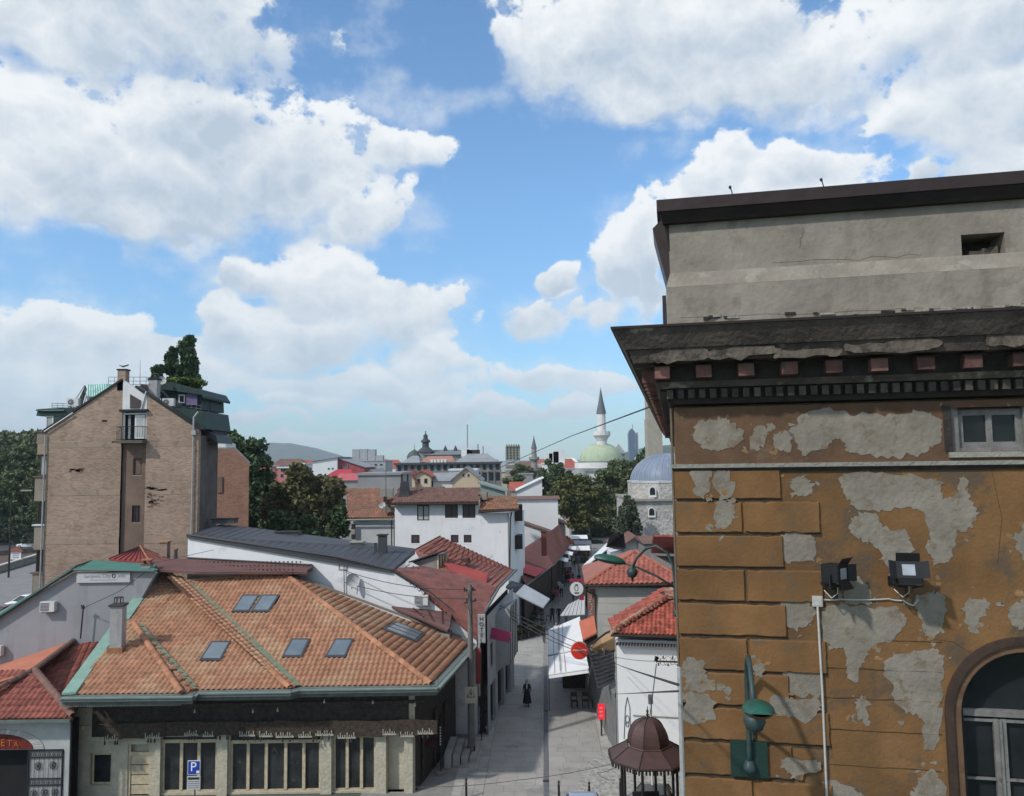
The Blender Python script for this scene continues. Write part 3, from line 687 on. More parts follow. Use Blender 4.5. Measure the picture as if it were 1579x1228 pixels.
rk_ = random.Random(4)                                   # hairline cracks and a chipped edge on the parapet
for (x0, y0, x1, y1, o_) in ((1190, 405, 1420, 394, -.10), (1240, 352, 1232, 380, -.10), (1050, 490, 1579, 470, .042)):
    q = [wp(x0+(x1-x0)*k/12+rk_.gauss(0, 1.5), y0+(y1-y0)*k/12+rk_.gauss(0, 1.5), o_) for k in range(13)]; MB().tube(q, .0016, 4).build('render_crack', jl, ben)
for k in range(26):
    x = rk_.uniform(1040, 1570); y = 492-(x-1030)*.036+rk_.gauss(0, 1.5); p = wp(x, y, .05); MB().box(p, (.05+rk_.random()*.14, .03, .015+rk_.random()*.03), rk_.random()*.3-.2).build('loose_mortar', (soot, conc_l)[rk_.random() < .5], ben)
# ================================================================ ground, street paving, river road
pave = mat('street_stone', (.33, .318, .298), .85, .14, .5, c2=(.23, .225, .22), c2t=.62, c2s=.5, bump=.25, bs=12, rnd=.05)
pave_d = mat('paving_joint', (.235, .23, .22), .95, .2, 2)
kerbm = mat('pale_kerb_stone', (.34, .33, .31), .9, .2, 1.5, bump=.3, bs=10, rnd=.12)
asph = mat('asphalt', (.075, .076, .08), .9, .2, .8, bump=.3, bs=18)
MB().poly((-3000, -60, -.02), (3000, -60, -.02), (3000, 9000, -.02), (-3000, 9000, -.02)).build('ground', mat('town_ground', (.13, .13, .12), .95, .35, .02, c2=(.06, .08, .05), c2t=.5, c2s=.008, bump=0), kind='structure')
TD = V((.040, 1, 0)).normalized(); TR = V((TD.y, -TD.x, 0))       # street axis
SO = V((1.33, 37.2, 0))
def st(u, v, z=0): return SO+TR*u+TD*v+Z*z
sg = MB().poly(st(-9, -14, .0), st(9, -14, .0), st(9, 32, .0), st(-9, 32, .0)).poly(st(-9, 32, 0), st(9, 32, 0), st(40, 130, 0), st(-2, 130, 0))
street = sg.build('street', pave_d, kind='structure')
n_ = 0; slabs = []
for v in np.arange(-3.5, 34, .75):
    off = random.random()*.6; u = -4.3+off*.0
    for (a, b, wd) in ((-3.05, -.14, .97), (.14, 3.05, .97)):
        x = a-(off if a < 0 else 0)
        x = a
        k = 0
        while x < b-.05:
            w_ = min(wd if k else wd*(.4+off), b-x); slabs.append((x, v, w_, .75, pave, .012)); x += w_; k += 1
    for (a, b) in ((-4.6, -3.07), (3.07, 4.6)):
        x = a
        while x < b-.05: w_ = min(.51, b-x); slabs.append((x, v, w_, .36, kerbm, .016)); slabs.append((x, v+.38, w_, .36, kerbm, .016)); x += .51
slabs.sort(key=lambda s: s[1])
rest = MB(); rest2 = MB(); cnt = 0
for (x, v, w_, l, m_, h_) in slabs:
    c = st(x+w_/2, v+l/2, h_/2+random.gauss(0, .0015)); d = (w_-.02, l-.02, h_)
    if cnt < 296: MB().box(c, d, -math.atan(.04)).build('paving_slab', m_, street); cnt += 1
    else: (rest if m_ is pave else rest2).box(c, d, -math.atan(.04))
rest.build('paving_field', pave, street, kind='stuff'); rest2.build('kerbside_paving', kerbm, street, kind='stuff')
dr = mat('drain_channel', (.13, .13, .15), .7, .2, 3)
v = -3.4; cnt = 0
while v < 21:
    L = 4.6 if v < .9 else 3.0
    if not (3.6 < v < 7.5 and False): MB().box(st(0, v+L/2-.05, .008), (.24, L-.08, .016), -math.atan(.04)).build('drain_cover', dr, street)
    v += L
for (u, v) in ((-.02, 3.05), (.0, 14.0), (.1, -1.2)): MB().box(st(u, v, .02), (.30, .22, .02), -math.atan(.04)).build('drain_grate', mat('iron', (.03, .03, .03), .6, .3), street)
MB().slab([onz(870, 1228, 0)+V((0, -1.5, 0)), onz(1035, 1228, 0)+V((1, -1.5, 0)), onz(1035, 1160, 0), onz(945, 1150, 0), onz(905, 1180, 0)], (0, 0, .024)).build('cobbles', mat('pale_cobbles', (.33, .325, .305), .95, .45, 3.5, bump=.9, bs=5), kind='structure')
# river road, far left
road = MB().poly((-140, 60, .01), (-30, 60, .01), (-38, 106, .01), (-52, 140, .01), (-140, 120, .01)); road.build('road', asph, kind='structure')
q = [onz(-60, 968, 0), onz(-60, 905, 0), onz(90, 860, 0), onz(90, 905, 0)]
MB().slab(q, (0, 0, .13)).build('pavement', mat('pavement_grey', (.20, .195, .19), .9, .15, .6), kind='structure')
a, b = onz(-60, 902, 0), onz(95, 853, 0); d = (b-a); nrm = V((-d.y, d.x, 0)).normalized()
MB().slab([a, b, b+nrm*.5, a+nrm*.5], (0, 0, 1.0)).build('wall', mat('river_wall_stone', (.22, .215, .17), .95, .3, 2), None, 'low stone parapet wall along the river road, left of the brick block', 'wall')
MB().slab([a-nrm*.08+Z*1.0, b-nrm*.08+Z*1.0, b+nrm*.58+Z*1.0, a+nrm*.58+Z*1.0], (0, 0, .12)).build('coping', mat('pale_coping', (.5, .49, .46), .9, .1), bpy.data.objects['wall'])
MB().poly(a+nrm*.6+Z*.02, b+nrm*.6+Z*.02, onz(95, 846, 0)+Z*.02, onz(-60, 862, 0)+Z*.02).build('river_bed', mat('brown_river', (.10, .06, .045), .7, .3, .3), kind='structure')
e0, e1 = onz(-60, 862, 0), onz(95, 849, 0)
MB().slab([e0, e1, e1+V((0, 1, 0)), e0+V((0, 1, 0))], (0, 0, .9)).build('embankment', mat('embankment_stone', (.12, .11, .09), .95, .3, 1), kind='structure')
MB().poly(e0+V((0, 1, .05)), e1+V((0, 1, .05)), onz(95, 833, 0)+Z*.05, onz(-60, 838, 0)+Z*.05).build('far_road', asph, kind='structure')
f0, f1 = onz(-60, 836, 0), onz(95, 826, 0)
MB().slab([f0, f1, f1+V((0, 2, 0)), f0+V((0, 2, 0))], (0, 0, 1.3)).build('far_wall', mat('mossy_wall', (.12, .12, .11), .95, .3, .6), None, 'low grey retaining wall behind the white car across the river', 'wall')
# ================================================================ restaurant with stepped tiled roof
clay = mat('ochre_clay_tile', (.33, .165, .098), .85, .2, 2.2, c2=(.36, .22, .135), c2t=.54, c2s=.35, bump=.15, bs=30, rnd=.10)
clayf = mat('ochre_clay_tile_field', (.36, .165, .072), .85, .34, 4.5, c2=(.40, .25, .11), c2t=.50, c2s=.35, bump=.15, bs=30)
clayr = mat('worn_ridge_tile', (.33, .155, .085), .9, .25, 3, bump=.2, rnd=.2)
redt = mat('red_clay_tile', (.235, .072, .052), .75, .3, 3, c2=(.13, .035, .03), c2t=.58, c2s=1.2, bump=.15, rnd=.22)
under = mat('roof_underlay', (.10, .045, .03), .95, .3, 3)
copper = mat('green_copper_flashing', (.20, .32, .26), .6, .15, 2, c2=(.16, .28, .24), c2t=.62, c2s=3, bump=.1, bs=6)
copper_d = mat('dull_green_gutter', (.12, .145, .135), .55, .2, 3, bump=.1)
deckm = mat('grey_eaves_sheet', (.13, .145, .135), .6, .2, 2)
beige = mat('beige_painted_brick', (.43, .40, .31), .9, .15, 3, c2=(.35, .32, .24), c2t=.6, c2s=6, bump=.5, bs=8)
wood_p = mat('pale_wood', (.46, .39, .27), .8, .25, 5, bump=.2); wood_d = mat('dark_carved_wood', (.050, .038, .028), .9, .6, 6, bump=.5, bs=12)
skyl = mat('skylight_glass', (.13, .16, .18), .18, .25, .6, bump=0, spec=.8); skyf = mat('skylight_frame', (.05, .055, .06), .5, .2)
ZE = 5.3
rest_ = thing('restaurant', 'single storey restaurant with stepped ochre tiled hip roofs, skylights and green gutters', 'restaurant', (-12, 38, 0))
e1l, e1r = onz(112, 1072, ZE), onz(296, 1070, ZE); e2l, e2r = onz(302, 1062, ZE), onz(446, 1063, ZE); e3l, e3r = onz(460, 1057, ZE), onz(664, 1057, ZE)
e2l.y = e2r.y; e3l.y = e3r.y
rz = 9.35
A_top = onz(251, 881, rz); B_top = onz(437, 885, rz); vtop = onz(292, 896, rz-.45)
lm = onz(196, 959, 7.45); lm2 = onz(206, 962, 7.40); v1 = onz(214, 963, 7.35)
def level(p, a, b, c):
    n = (b-a).cross(c-a); return EYE+(p-EYE)*((a-EYE).dot(n)/(p-EYE).dot(n))
lm = level(lm, e2l, e2r, A_top); vtop = level(vtop, e3l, e3r, B_top)
budget = {}
# skylight footprints
def on_slope(px, py, tri):
    n = (tri[1]-tri[0]).cross(tri[2]-tri[0]).normalized(); return onp(px, py, tri[0], n), (n if n.z > 0 else -n)
P3 = [e3l, e3r, B_top, vtop]; P2_ = [e2l, e2r, A_top, lm]; P1 = [e1l, e1r, lm2, lm]; PR = [e3r, onz(722, 993, ZE+.05), B_top]
sk = [(P3, [(359,945),(384,945),(399,921),(375,921)]), (P3, [(389,945),(414,945),(430,921),(405,921)]), (P3, [(437,1015),(465,1015),(477,989),(451,989)]), (P3, [(503,1015),(532,1015),(544,989),(518,989)]), (P2_, [(310,1020),(340,1020),(355,993),(327,993)]), (PR, [(592,973),(640,991),(653,979),(610,962)])]
tile_slope(rest_, P3, .262, .40, .062, clay, budget, under, holes=[[on_slope(x, y, P3)[0] for x, y in s[1]] for s in sk[:4]])
tile_slope(rest_, P2_, .262, .40, .062, clay, budget, under, holes=[[on_slope(x, y, P2_)[0] for x, y in sk[4][1]]])
tile_slope(rest_, P1, .262, .40, .062, clay, budget, under)
dR = (PR[1]-PR[0]).normalized()
tile_slope(rest_, PR, .262, .40, .062, clay, budget, under, holes=[[on_slope(x, y, PR)[0] for x, y in sk[5][1]]], uxd=dR)
# narrow right slopes of the stepped wings
h1b = onz(279, 1071, ZE+.0); v1b = onz(302, 1064, ZE+.05)
tile_slope(rest_, [e1r, v1b, v1, lm2], .262, .40, .062, clay, budget, under, uxd=(v1b-e1r).normalized())
h2b = onz(446, 1064, ZE); v2b = onz(460, 1059, ZE+.05)
tile_slope(rest_, [h2b, v2b, vtop, A_top], .262, .40, .062, clay, budget, under, uxd=(v2b-h2b).normalized())
tile_finish(rest_, budget)
for a, b in ((A_top, e2r), (B_top, e3r), (lm2, onz(279, 1071, ZE+.05))): ridge(rest_, a, b+Z*.05, clayr, .15, .40, lift=.10)
ridge(rest_, vtop, B_top, clayr, .12, .45, lift=.05)
def strip(name, a, b, w_, m_, parent, up=.05, th=.04, side=None):
    a, b = V(a), V(b); d = (b-a).normalized(); x = d.cross(Z).normalized() if side is None else V(side)
    return MB().slab([a-x*w_/2+Z*up, b-x*w_/2+Z*up, b+x*w_/2+Z*up, a+x*w_/2+Z*up], (0, 0, th)).build(name, m_, parent)
strip('valley_flashing', v1, v1b, .26, mat('valley_lead', (.17, .20, .13), .8, .3, 3), rest_, .05, .03)
strip('valley_flashing', vtop, v2b, .30, MATS['valley_lead'], rest_, .05, .03)
ed = (A_top-lm).normalized()
strip('verge_flashing', lm+V((-.22, 0, 0)), A_top+V((-.25, 0, .0)), .62, copper, rest_, .06, .10)
strip('verge_flashing', e1l+V((-.1, -.15, .0)), lm+V((-.35, .0, -.05)), .62, copper, rest_, .06, .10)
strip('verge_flashing', B_top+V((.05, .12, 0)), PR[1]+V((.1, .15, .1)), .22, mat('verge_mortar', (.20, .17, .14), .9, .2), rest_, .02, .10)
for s_, (tri, px) in enumerate(sk):
    pts = []
    for x, y in [px[0] for px in []] or px: p, n = on_slope(x, y, tri); pts.append(p)
    c = sum(pts, V((0, 0, 0)))/4
    big = [c+(p-c)*1.10 for p in pts]; fr = MB().slab(big, n*.13).build('skylight', skyf, rest_, label='roof window in the ' + ('right hand slope' if s_ == 5 else 'front slope'))
    MB().slab([c+(p-c)*.90+n*.131 for p in pts], n*.012).build('pane', skyl, fr)
    if s_ == 5:
        for t in (.33, .66): MB().tube([pts[0].lerp(pts[3], t)+n*.15, pts[1].lerp(pts[2], t)+n*.15], .02, 4).build('bar', skyf, fr)
# gutters, fascia and soffit follow the stepped eave
eave = [e1l+V((-.35, -.25, 0)), e1r+V((.12, -.25, 0)), V((e2l.x+.25, e2l.y-.25, ZE)), e2r+V((.12, -.25, 0)), V((e3l.x+.22, e3l.y-.25, ZE)), e3r+V((.3, -.25, 0)), PR[1]+V((.35, -.1, -.05))]
for nm, dz, th, off, mt in (('gutter', -.20, .13, .16, copper_d), ('gutter_lip', -.065, .05, .22, mat('gutter_edge', (.17, .225, .20), .5, .2)), ('fascia', -.40, .19, .02, mat('weathered_fascia', (.10, .11, .10), .8, .3, 3))):
    for i in range(len(eave)-1):
        a, b = eave[i].copy(), eave[i+1].copy(); d = (b-a).normalized(); o = V((d.y, -d.x, 0))
        e_ = d*(.08 if nm != 'fascia' else 0)
        MB().slab([a+Z*dz, b+Z*dz+e_, b+o*off+Z*dz+e_, a+o*off+Z*dz], (0, 0, th)).build(nm, mt, rest_)
sof = MB()
for i in range(len(eave)-1):
    a, b = eave[i], eave[i+1]; bk = V((0, 1.2, 0)) if i != 5 else V((-1.2, 0, 0)); sof.slab([a+Z*-.02, b+Z*-.02, b+bk+Z*.0, a+bk+Z*.0], (0, 0, .03))
sof.build('eaves_sheet', deckm, rest_)
m = MB()
for i in range(0, 66):
    x = e1l.x-.3+i*.085
    if x < e1r.x: m.box((x, e1l.y-.30, ZE-.43), (.045, .02, .06))
m.build('dentilled_trim', copper_d, rest_, kind='stuff')
# walls
WY = e3l.y+.85; WL = at(113, 1150, WY).x; WR_ = at(640, 1150, WY).x
def wx(px, py=1170): return at(px, py, WY).x
def wz(px, py): return at(px, py, WY).z
holes = [(wx(139), wx(173), wz(156, 1212), wz(156, 1162)), (wx(197), wx(233), 0.02, wz(215, 1148)), (wx(250), wx(334), .12, wz(290, 1136)), (wx(355), wx(494), .10, wz(420, 1133)), (wx(514), wx(579), .10, wz(540, 1133)), (wx(597), wx(623), .02, wz(610, 1133))]
m = MB(); wall_holes(m, (WL, WY, 0), (1, 0, 0), Z, WR_-WL, ZE-.05, [(h[0]-WL, h[1]-WL, h[2], h[3]) for h in holes], V((0, .30, 0)))
m.build('front_wall', beige, rest_)
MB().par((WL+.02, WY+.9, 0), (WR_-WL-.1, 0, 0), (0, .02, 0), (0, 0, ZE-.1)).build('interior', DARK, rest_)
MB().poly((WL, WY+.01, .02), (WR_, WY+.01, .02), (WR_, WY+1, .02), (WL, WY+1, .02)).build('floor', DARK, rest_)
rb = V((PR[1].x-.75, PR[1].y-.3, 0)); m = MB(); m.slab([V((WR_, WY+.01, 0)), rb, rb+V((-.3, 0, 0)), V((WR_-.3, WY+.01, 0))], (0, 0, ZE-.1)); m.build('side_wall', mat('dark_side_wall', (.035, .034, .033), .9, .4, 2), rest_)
m = MB().slab([V((WR_-.35, WY+.3, 0)), rb+V((-.4, 0, 0)), V((-20.5, 46, 0)), V((WL+.0, WY+.3, 0))], (0, 0, ZE-.4)); m.build('rear_mass', beige, rest_)
fy = V((0, -1, 0))
window(rest_, (holes[0][0]+.04, WY+.14, holes[0][2]+.03), (1, 0, 0), fy, holes[0][1]-holes[0][0]-.08, holes[0][3]-holes[0][2]-.06, wood_p, .09, 0, sill=wood_p)
for k, mu, nm in ((2, [279, 306], 'shop_window'), (3, [382, 410, 440, 468], 'shop_window'), (4, [535, 557], 'shop_window')):
    x0, x1, z0, z1_ = holes[k]; zt_ = wz((250, 334, 355, 494)[0] if k == 2 else 420, 1147 if k < 4 else 1140)
    f = MB(); fw = .09
    f.par((x0, WY+.08, z0), (x1-x0, 0, 0), (0, .07, 0), (0, 0, fw)).par((x0, WY+.06, zt_), (x1-x0, 0, 0), (0, .09, 0), (0, 0, .16)).par((x0, WY+.08, z0+fw), (fw, 0, 0), (0, .07, 0), (0, 0, zt_-z0-fw)).par((x1-fw, WY+.08, z0+fw), (fw, 0, 0), (0, .07, 0), (0, 0, zt_-z0-fw))
    fo = f.build(nm, wood_p, rest_)
    for p in mu:
        x = wx(p); MB().par((x-.075, WY+.05, z0+fw+.002), (.15, 0, 0), (0, .09, 0), (0, 0, zt_-z0-fw-.004)).build('mullion', wood_p, fo)
    MB().par((x0+.02, WY+.155, z0+.04), (x1-x0-.04, 0, 0), (0, .01, 0), (0, 0, z1_-z0-.06)).build('pane', mat('shop_glass', (.03, .033, .034), .10, .6, 1.2, c2=(.10, .09, .07), c2t=.66, c2s=1.6, bump=0, spec=.5), fo)
# plank door
x0, x1, z0, z1_ = holes[1]; dz_ = (wz(215, 1165)-.02)
dr_ = MB().par((x0, WY+.05, .02), (.12, 0, 0), (0, .1, 0), (0, 0, z1_-.04)).par((x1-.12, WY+.05, .02), (.12, 0, 0), (0, .1, 0), (0, 0, z1_-.04)).par((x0+.12, WY+.05, dz_), (x1-x0-.24, 0, 0), (0, .1, 0), (0, 0, .16)).build('door', wood_p, rest_)
z = .05
while z < dz_-.3: MB().par((x0+.13, WY+.09, z), (x1-x0-.26, 0, 0), (0, .05, 0), (0, 0, .42)).build('plank', wood_p, dr_); z += .47
MB().par((WL+.9, WY-.03, wz(400, 1133)), (WR_-WL-1.2, 0, 0), (0, .028, 0), (0, 0, ZE-.06-wz(400, 1133))).build('eave_shade_band', mat('painted_eave_shade', (.04, .034, .028), .9, .5, 4), rest_)  # dark brown sheet standing in for the deep shade under the eave
# columns between the bays
for (a, b) in ((240, 249), (336, 352), (495, 512), (580, 596), (624, 637)):
    xa, xb = wx(a), wx(b); MB().par((xa, WY-.14, .0), (xb-xa, 0, 0), (0, .13, 0), (0, 0, wz(400, 1128))).build('pilaster', beige, rest_)
# carved boards below the eave: uneven dark planks with pale cut-out strips
x = wx(165); k = 0
while x < wx(655):
    w_ = .75+random.random()*.5; dz = random.random()*.12; h_ = .62+random.random()*.22; zt2 = wz(400, 1107)-dz
    MB().par((x, WY-.32-random.random()*.06, zt2-h_), (w_, 0, random.uniform(-.05, .05)), (0, .05, 0), (0, 0, h_)).build('carved_board', wood_d, rest_)
    s_ = MB(); n2 = int(w_*.8/.11)
    if random.random() < .8:
        for i in range(n2): 
            hh = .10+.05*math.sin(i*2.1+k)
            s_.par((x+.08+i*.11, WY-.40, zt2-h_+.03), (.045, 0, 0), (0, .02, 0), (0, 0, hh*1.5)).par((x+.08+i*.11, WY-.40, zt2-h_-.03), (.112, 0, 0), (0, .02, 0), (0, 0, .075))
        s_.build('carved_strip', mat('bleached_wood', (.36, .34, .29), .9, .3, 8), rest_)
    if random.random() < .6:
        for i in range(random.randint(1, 3)):
            xx = x+random.random()*w_; MB().lathe((xx, WY-.42, zt2-h_-.22), [(.02, .22), (.03, .16), (.05, .06), (.02, 0)], 7).build('hanging_bell', wood_d, rest_)
    x += w_*.93; k += 1
MB().par((wx(112), WY-.15, ZE-1.05), (wx(655)-wx(112), 0, 0), (0, .1, 0), (0, 0, .14)).build('eaves_beam', wood_d, rest_)
for px in range(130, 660, 46): MB().par((wx(px), WY-.75, ZE-.50), (.12, 0, 0), (0, .75, 0), (0, 0, .14)).build('rafter_end', wood_d, rest_)
for px, py in ((128, 1125), (428, 1098), (390, 1100), (575, 1086), (640, 1090), (500, 1085), (300, 1100)):
    p = at(px, py, WY-.5); MB().lathe(p, [(.001, .0), (.045, .02), (.05, .07), (.02, .13), (.015, .2)], 8).build('hanging_lamp_bulb', mat('opal_glass', (.5, .5, .48), .3, .1, bump=0), rest_)
cable('lamp_wire', [at(115, 1119, WY-.45), at(230, 1112, WY-.45), at(330, 1106, WY-.45), at(470, 1097, WY-.45), at(600, 1092, WY-.45)], .012, flat('black_cable', (.02, .02, .02)), '', .04, rest_)
# dark clutter on the side facing the street
for (y_, z_, w_, h_) in ((1, .2, 1.6, 2.6), (3.2, .1, 1.5, 2.9), (5.2, .6, 1.4, 2.2)):
    p = V((WR_, WY, 0)).lerp(rb, y_/8); MB().slab([p+V((.05, 0, z_)), p+V((.05+.03, w_, z_)), p+V((.08+.03, w_, z_+h_)), p+V((.08, 0, z_+h_))], (.06, 0, 0)).build('side_shutter', wood_d, rest_)
awn = mat('dark_red_cloth', (.06, .015, .015), .9, .4, 4)
p = V((WR_+.05, WY+1.2, 0)); MB().slab([p+V((0, 0, 1.9)), p+V((.75, 0, 1.6)), p+V((.85, 1.8, 1.6)), p+V((.1, 1.8, 1.9))], (0, 0, .03)).build('side_awning', awn, rest_)
# stone steps by the lamp post
stp = thing('stone_steps', 'flight of pale stone steps beside the restaurant, behind the concrete post', 'steps', V(onz(700, 1170, 0)))
for k in range(4):
    a = onz(685+13*k, 1185-3*k, 0); a.z = 0; hgt = .72-.18*k
    MB().par(a, (.36, 0, 0), (.12, 2.6, 0), (0, 0, hgt)).build('step', kerbm, stp)
# chimneys
grc = mat('grey_chimney_render', (.33, .325, .32), .9, .12, 3, streak=.3)
c1 = thing('chimney_stack', 'plain grey square chimney with wire cap on the lowest restaurant roof', 'chimney', onz(181, 1010, 6.0))
p = on_slope(181, 1004, P1)[0]; wch = .60
MB().box((p.x, p.y, p.z+1.05), (wch, wch, 2.5), .1).build('shaft', grc, c1)
zt3 = p.z+2.3; MB().box((p.x, p.y, zt3+.05), (wch+.14, wch+.14, .10), .1).build('cap', mat('sooty_slab', (.05, .045, .045), .9, .3), c1)
m = MB()
for a in range(8): t = a*math.pi/4; m.tube([(p.x+.22*math.cos(t), p.y+.22*math.sin(t), zt3+.1), (p.x+.22*math.cos(t), p.y+.22*math.sin(t), zt3+.42)], .018, 4)
m.tube([(p.x+.22*math.cos(t), p.y+.22*math.sin(t), zt3+.42) for t in [k*math.pi/6 for k in range(13)]], .025, 4); m.build('cage', flat('rusty_iron', (.05, .035, .03)), c1)
MB().box((p.x, p.y, p.z+.08), (wch+.16, wch+.16, .3), .1).build('lead_collar', clayr, c1)
c2_ = onz(226, 912, 8.5); t = thing('chimney_stack', 'slim grey chimney beside the signboard at the top of the green flashing', 'chimney', c2_)
MB().box(c2_+Z*.4, (.52, .52, 2.4), .1).build('shaft', grc, t); MB().box(c2_+Z*1.63, (.62, .62, .06), .1).build('cap', redb, t)
for dx in (-.17, .17): MB().box(c2_+V((dx, 0, 1.76)), (.08, .4, .2), .1).build('cap_block', clayr, t)
MB().box(c2_+Z*1.89, (.6, .55, .06), .1).build('cap', clayr, t)

# ================================================================ small red roofed shop, lower left
Z4 = 4.3; shop = thing('small_shop', 'small white shop with red tiled hip roof and arched doorway with iron gate', 'shop', (-22, 37, 0))
s0, s1 = onz(-75, 1112, Z4), onz(112, 1108, Z4); s0.y = s1.y
ap = onz(53, 1034, 5.85); bk = onz(124, 981, 5.85); bkr = at(160, 992, 46.2)
budget = {}
MATS['red_far'] = redt
tile_slope(shop, [s0, s1, ap, onz(-60, 1038, 5.85)], .27, .38, .055, redt, budget, under)
tile_slope(shop, [s1, bkr, bk, ap], .27, .38, .055, redt, budget, under, uxd=(bkr-s1).normalized())
tile_finish(shop, budget)
lf = at(-90, 1060, 45.5); MB().slab([ap, bk, at(-60, 1046, 46), onz(-70, 1075, 5.3)], (0, 0, -.1)).build('left_slope', mat('salmon_sheet_roof', (.42, .15, .09), .8, .12, 1), shop)
ridge(shop, ap, s1+Z*.1, mat('brown_ridge', (.16, .09, .07), .9, .3, 3), .17, .38, lift=.10); ridge(shop, ap, bk, MATS['brown_ridge'], .16, .38, lift=.08)
ridge(shop, ap, onz(-60, 1092, 4.9), MATS['brown_ridge'], .16, .38, lift=.08)
wy = s1.y+.55; sx0, sx1 = at(-60, 1150, wy).x, at(110, 1150, wy).x
shw = mat('grey_white_render', (.40, .41, .40), .9, .12, 2, streak=.2)
hx0, hx1 = at(-60, 1180, wy).x+.3, at(98, 1180, wy).x; hz = at(50, 1156, wy).z
acx = at(0, 1150, wy).x; ar = at(57, 1156, wy).x-acx
m = MB(); wall_holes(m, (sx0, wy, 0), (1, 0, 0), Z, sx1-sx0, Z4-.05, [(hx0-sx0, hx1-sx0, .02, hz)], V((0, .35, 0))); m.build('front_wall', shw, shop)
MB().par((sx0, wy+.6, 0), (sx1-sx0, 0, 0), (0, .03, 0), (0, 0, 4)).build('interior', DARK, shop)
MB().par((sx0, s1.y-.12, Z4-.16), (sx1-sx0+.25, 0, 0), (0, .16, 0), (0, 0, .13)).build('gutter', copper_d, shop)
MB().par((sx0, s1.y+.05, Z4-.22), (sx1-sx0+.1, 0, 0), (0, .55, 0), (0, 0, .05)).build('soffit', wood_d, shop)
MB().tube([(sx1+.05, wy-.12, Z4-.2), (sx1+.05, wy-.12, 0)], .05, 7).build('downpipe', mat('black_pipe', (.02, .02, .02), .6), shop)
# arch voussoirs and lunette
ah = at(0, 1126, wy).z-hz
for k in range(24):
    a0, a1 = math.pi*k/24+.008, math.pi*(k+1)/24-.008
    if acx+math.cos(a0)*ar*1.2 < sx0: pass
    r_ = lambda a, f: V((acx+math.cos(a)*ar*f*1.15, wy-.001, hz+.02+math.sin(a)*ah*f*.98))
    MB().slab([r_(a0, .80), r_(a1, .80), r_(a1, 1.04), r_(a0, 1.04)], (0, -.035, 0)).build('voussoir', mat('pale_voussoir', (.42, .42, .40), .9, .1, 4, rnd=.12), shop)
q = [V((acx+math.cos(math.pi*k/20)*ar*.9, wy-.005, hz+.03+math.sin(math.pi*k/20)*ah*.76)) for k in range(21)]
sgn = MB().slab(q, (0, -.03, 0)).build('arch_sign', mat('rusty_red_sign', (.13, .018, .012), .7, .5, 5), shop)
for ch, fx, dz, s_ in (('K', -.56, .10, .24), ('A', -.40, .16, .26), ('P', -.13, .20, .30), ('E', .10, .18, .30), ('T', .31, .15, .28), ('A', .50, .09, .25)):
    text(ch, s_*1.5, mat('orange_letters', (.50, .13, .02), .6, .3), sgn, (acx+ar*.9*(fx), wy-.05, hz+.16+dz), (1, 0, 0), Z, (0, -1, 0))
# iron gate with boards
gx0, gx1 = at(43, 1190, wy).x, at(97, 1190, wy).x; gate = MB()
gate.par((gx0, wy-.06, .1), (.05, 0, 0), (0, .05, 0), (0, 0, hz-.12)).par((gx1-.05, wy-.06, .1), (.05, 0, 0), (0, .05, 0), (0, 0, hz-.12))
for zz_ in (hz-.08, hz-.38, hz-1.35, hz-1.65, .12): gate.par((gx0+.05, wy-.06, zz_), (gx1-gx0-.1, 0, 0), (0, .05, 0), (0, 0, .05))
go_ = gate.build('gate', flat('black_iron', (.02, .02, .022)), shop)
nb_ = 7
for i in range(nb_):
    xx = gx0+.05+(gx1-gx0-.1)*i/nb_; MB().par((xx+.005, wy+.0, .1), ((gx1-gx0-.1)/nb_-.012, 0, 0), (0, .02, 0), (0, 0, hz-.14)).build('plank', mat('white_gate_board', (.34, .34, .33), .8, .15, 6, rnd=.1), go_)
    MB().tube([(xx+.06, wy-.04, .12), (xx+.06, wy-.04, hz-.1)], .009, 4).build('bar', MATS['black_iron'], go_)
for (cx_, cz_) in ((.3, hz-.75), (.72, hz-.72), (.2, hz-2.0), (.5, hz-1.95), (.8, hz-1.95)):
    m = MB()
    for k in range(8):
        t = k*math.pi/4; c = V((gx0+(gx1-gx0)*cx_, wy-.05, cz_)); m.tube([c, c+V((math.cos(t)*.14, 0, math.sin(t)*.18))], .012, 4)
    m.tube([c+V((math.cos(t)*.14, 0, math.sin(t)*.18)) for t in [k*math.pi/8 for k in range(17)]], .014, 4); m.build('rosette', MATS['black_iron'], go_)
for i in range(14):
    for zz_ in (hz-.22, hz-1.49):
        c = V((gx0+.1+i*(gx1-gx0-.2)/13, wy-.05, zz_)); MB().tube([c+V((math.cos(t)*.05, 0, math.sin(t)*.09)) for t in [k*math.pi/4 for k in range(9)]], .01, 3).build('scroll', MATS['black_iron'], go_)
# ================================================================ grey gable building with signboard
greyw = mat('blue_grey_render', (.27, .275, .29), .9, .07, .7, c2=(.24, .245, .26), c2t=.62, c2s=.8, bump=.15, streak=.15)
gb = thing('grey_gable_building', 'plain grey gable wall with green edged sloping roof and a pale signboard', 'building', (-28, 48, 0))
YG = 46.4
P_ = lambda x, y, Y=YG: at(x, y, Y)
tl, tr = P_(112, 884), P_(236, 882); q = [P_(-70, 990), P_(0, 950), tl, tr, P_(240, 884), P_(214, 930), P_(198, 956), P_(194, 985)]
q = [V((q[0].x, YG, 0))]+q+[V((q[-1].x, YG, 0))]
MB().slab([V((p.x, YG, p.z)) for p in q], (0, .3, 0)).build('gable_wall', greyw, gb)
rk = MB(); a, b, c = P_(-70, 996, YG-.25), P_(0, 955, YG-.25), P_(112, 880, YG-.25); d_ = P_(142, 866, YG+3.2); d2_ = P_(-70, 985, YG+3)
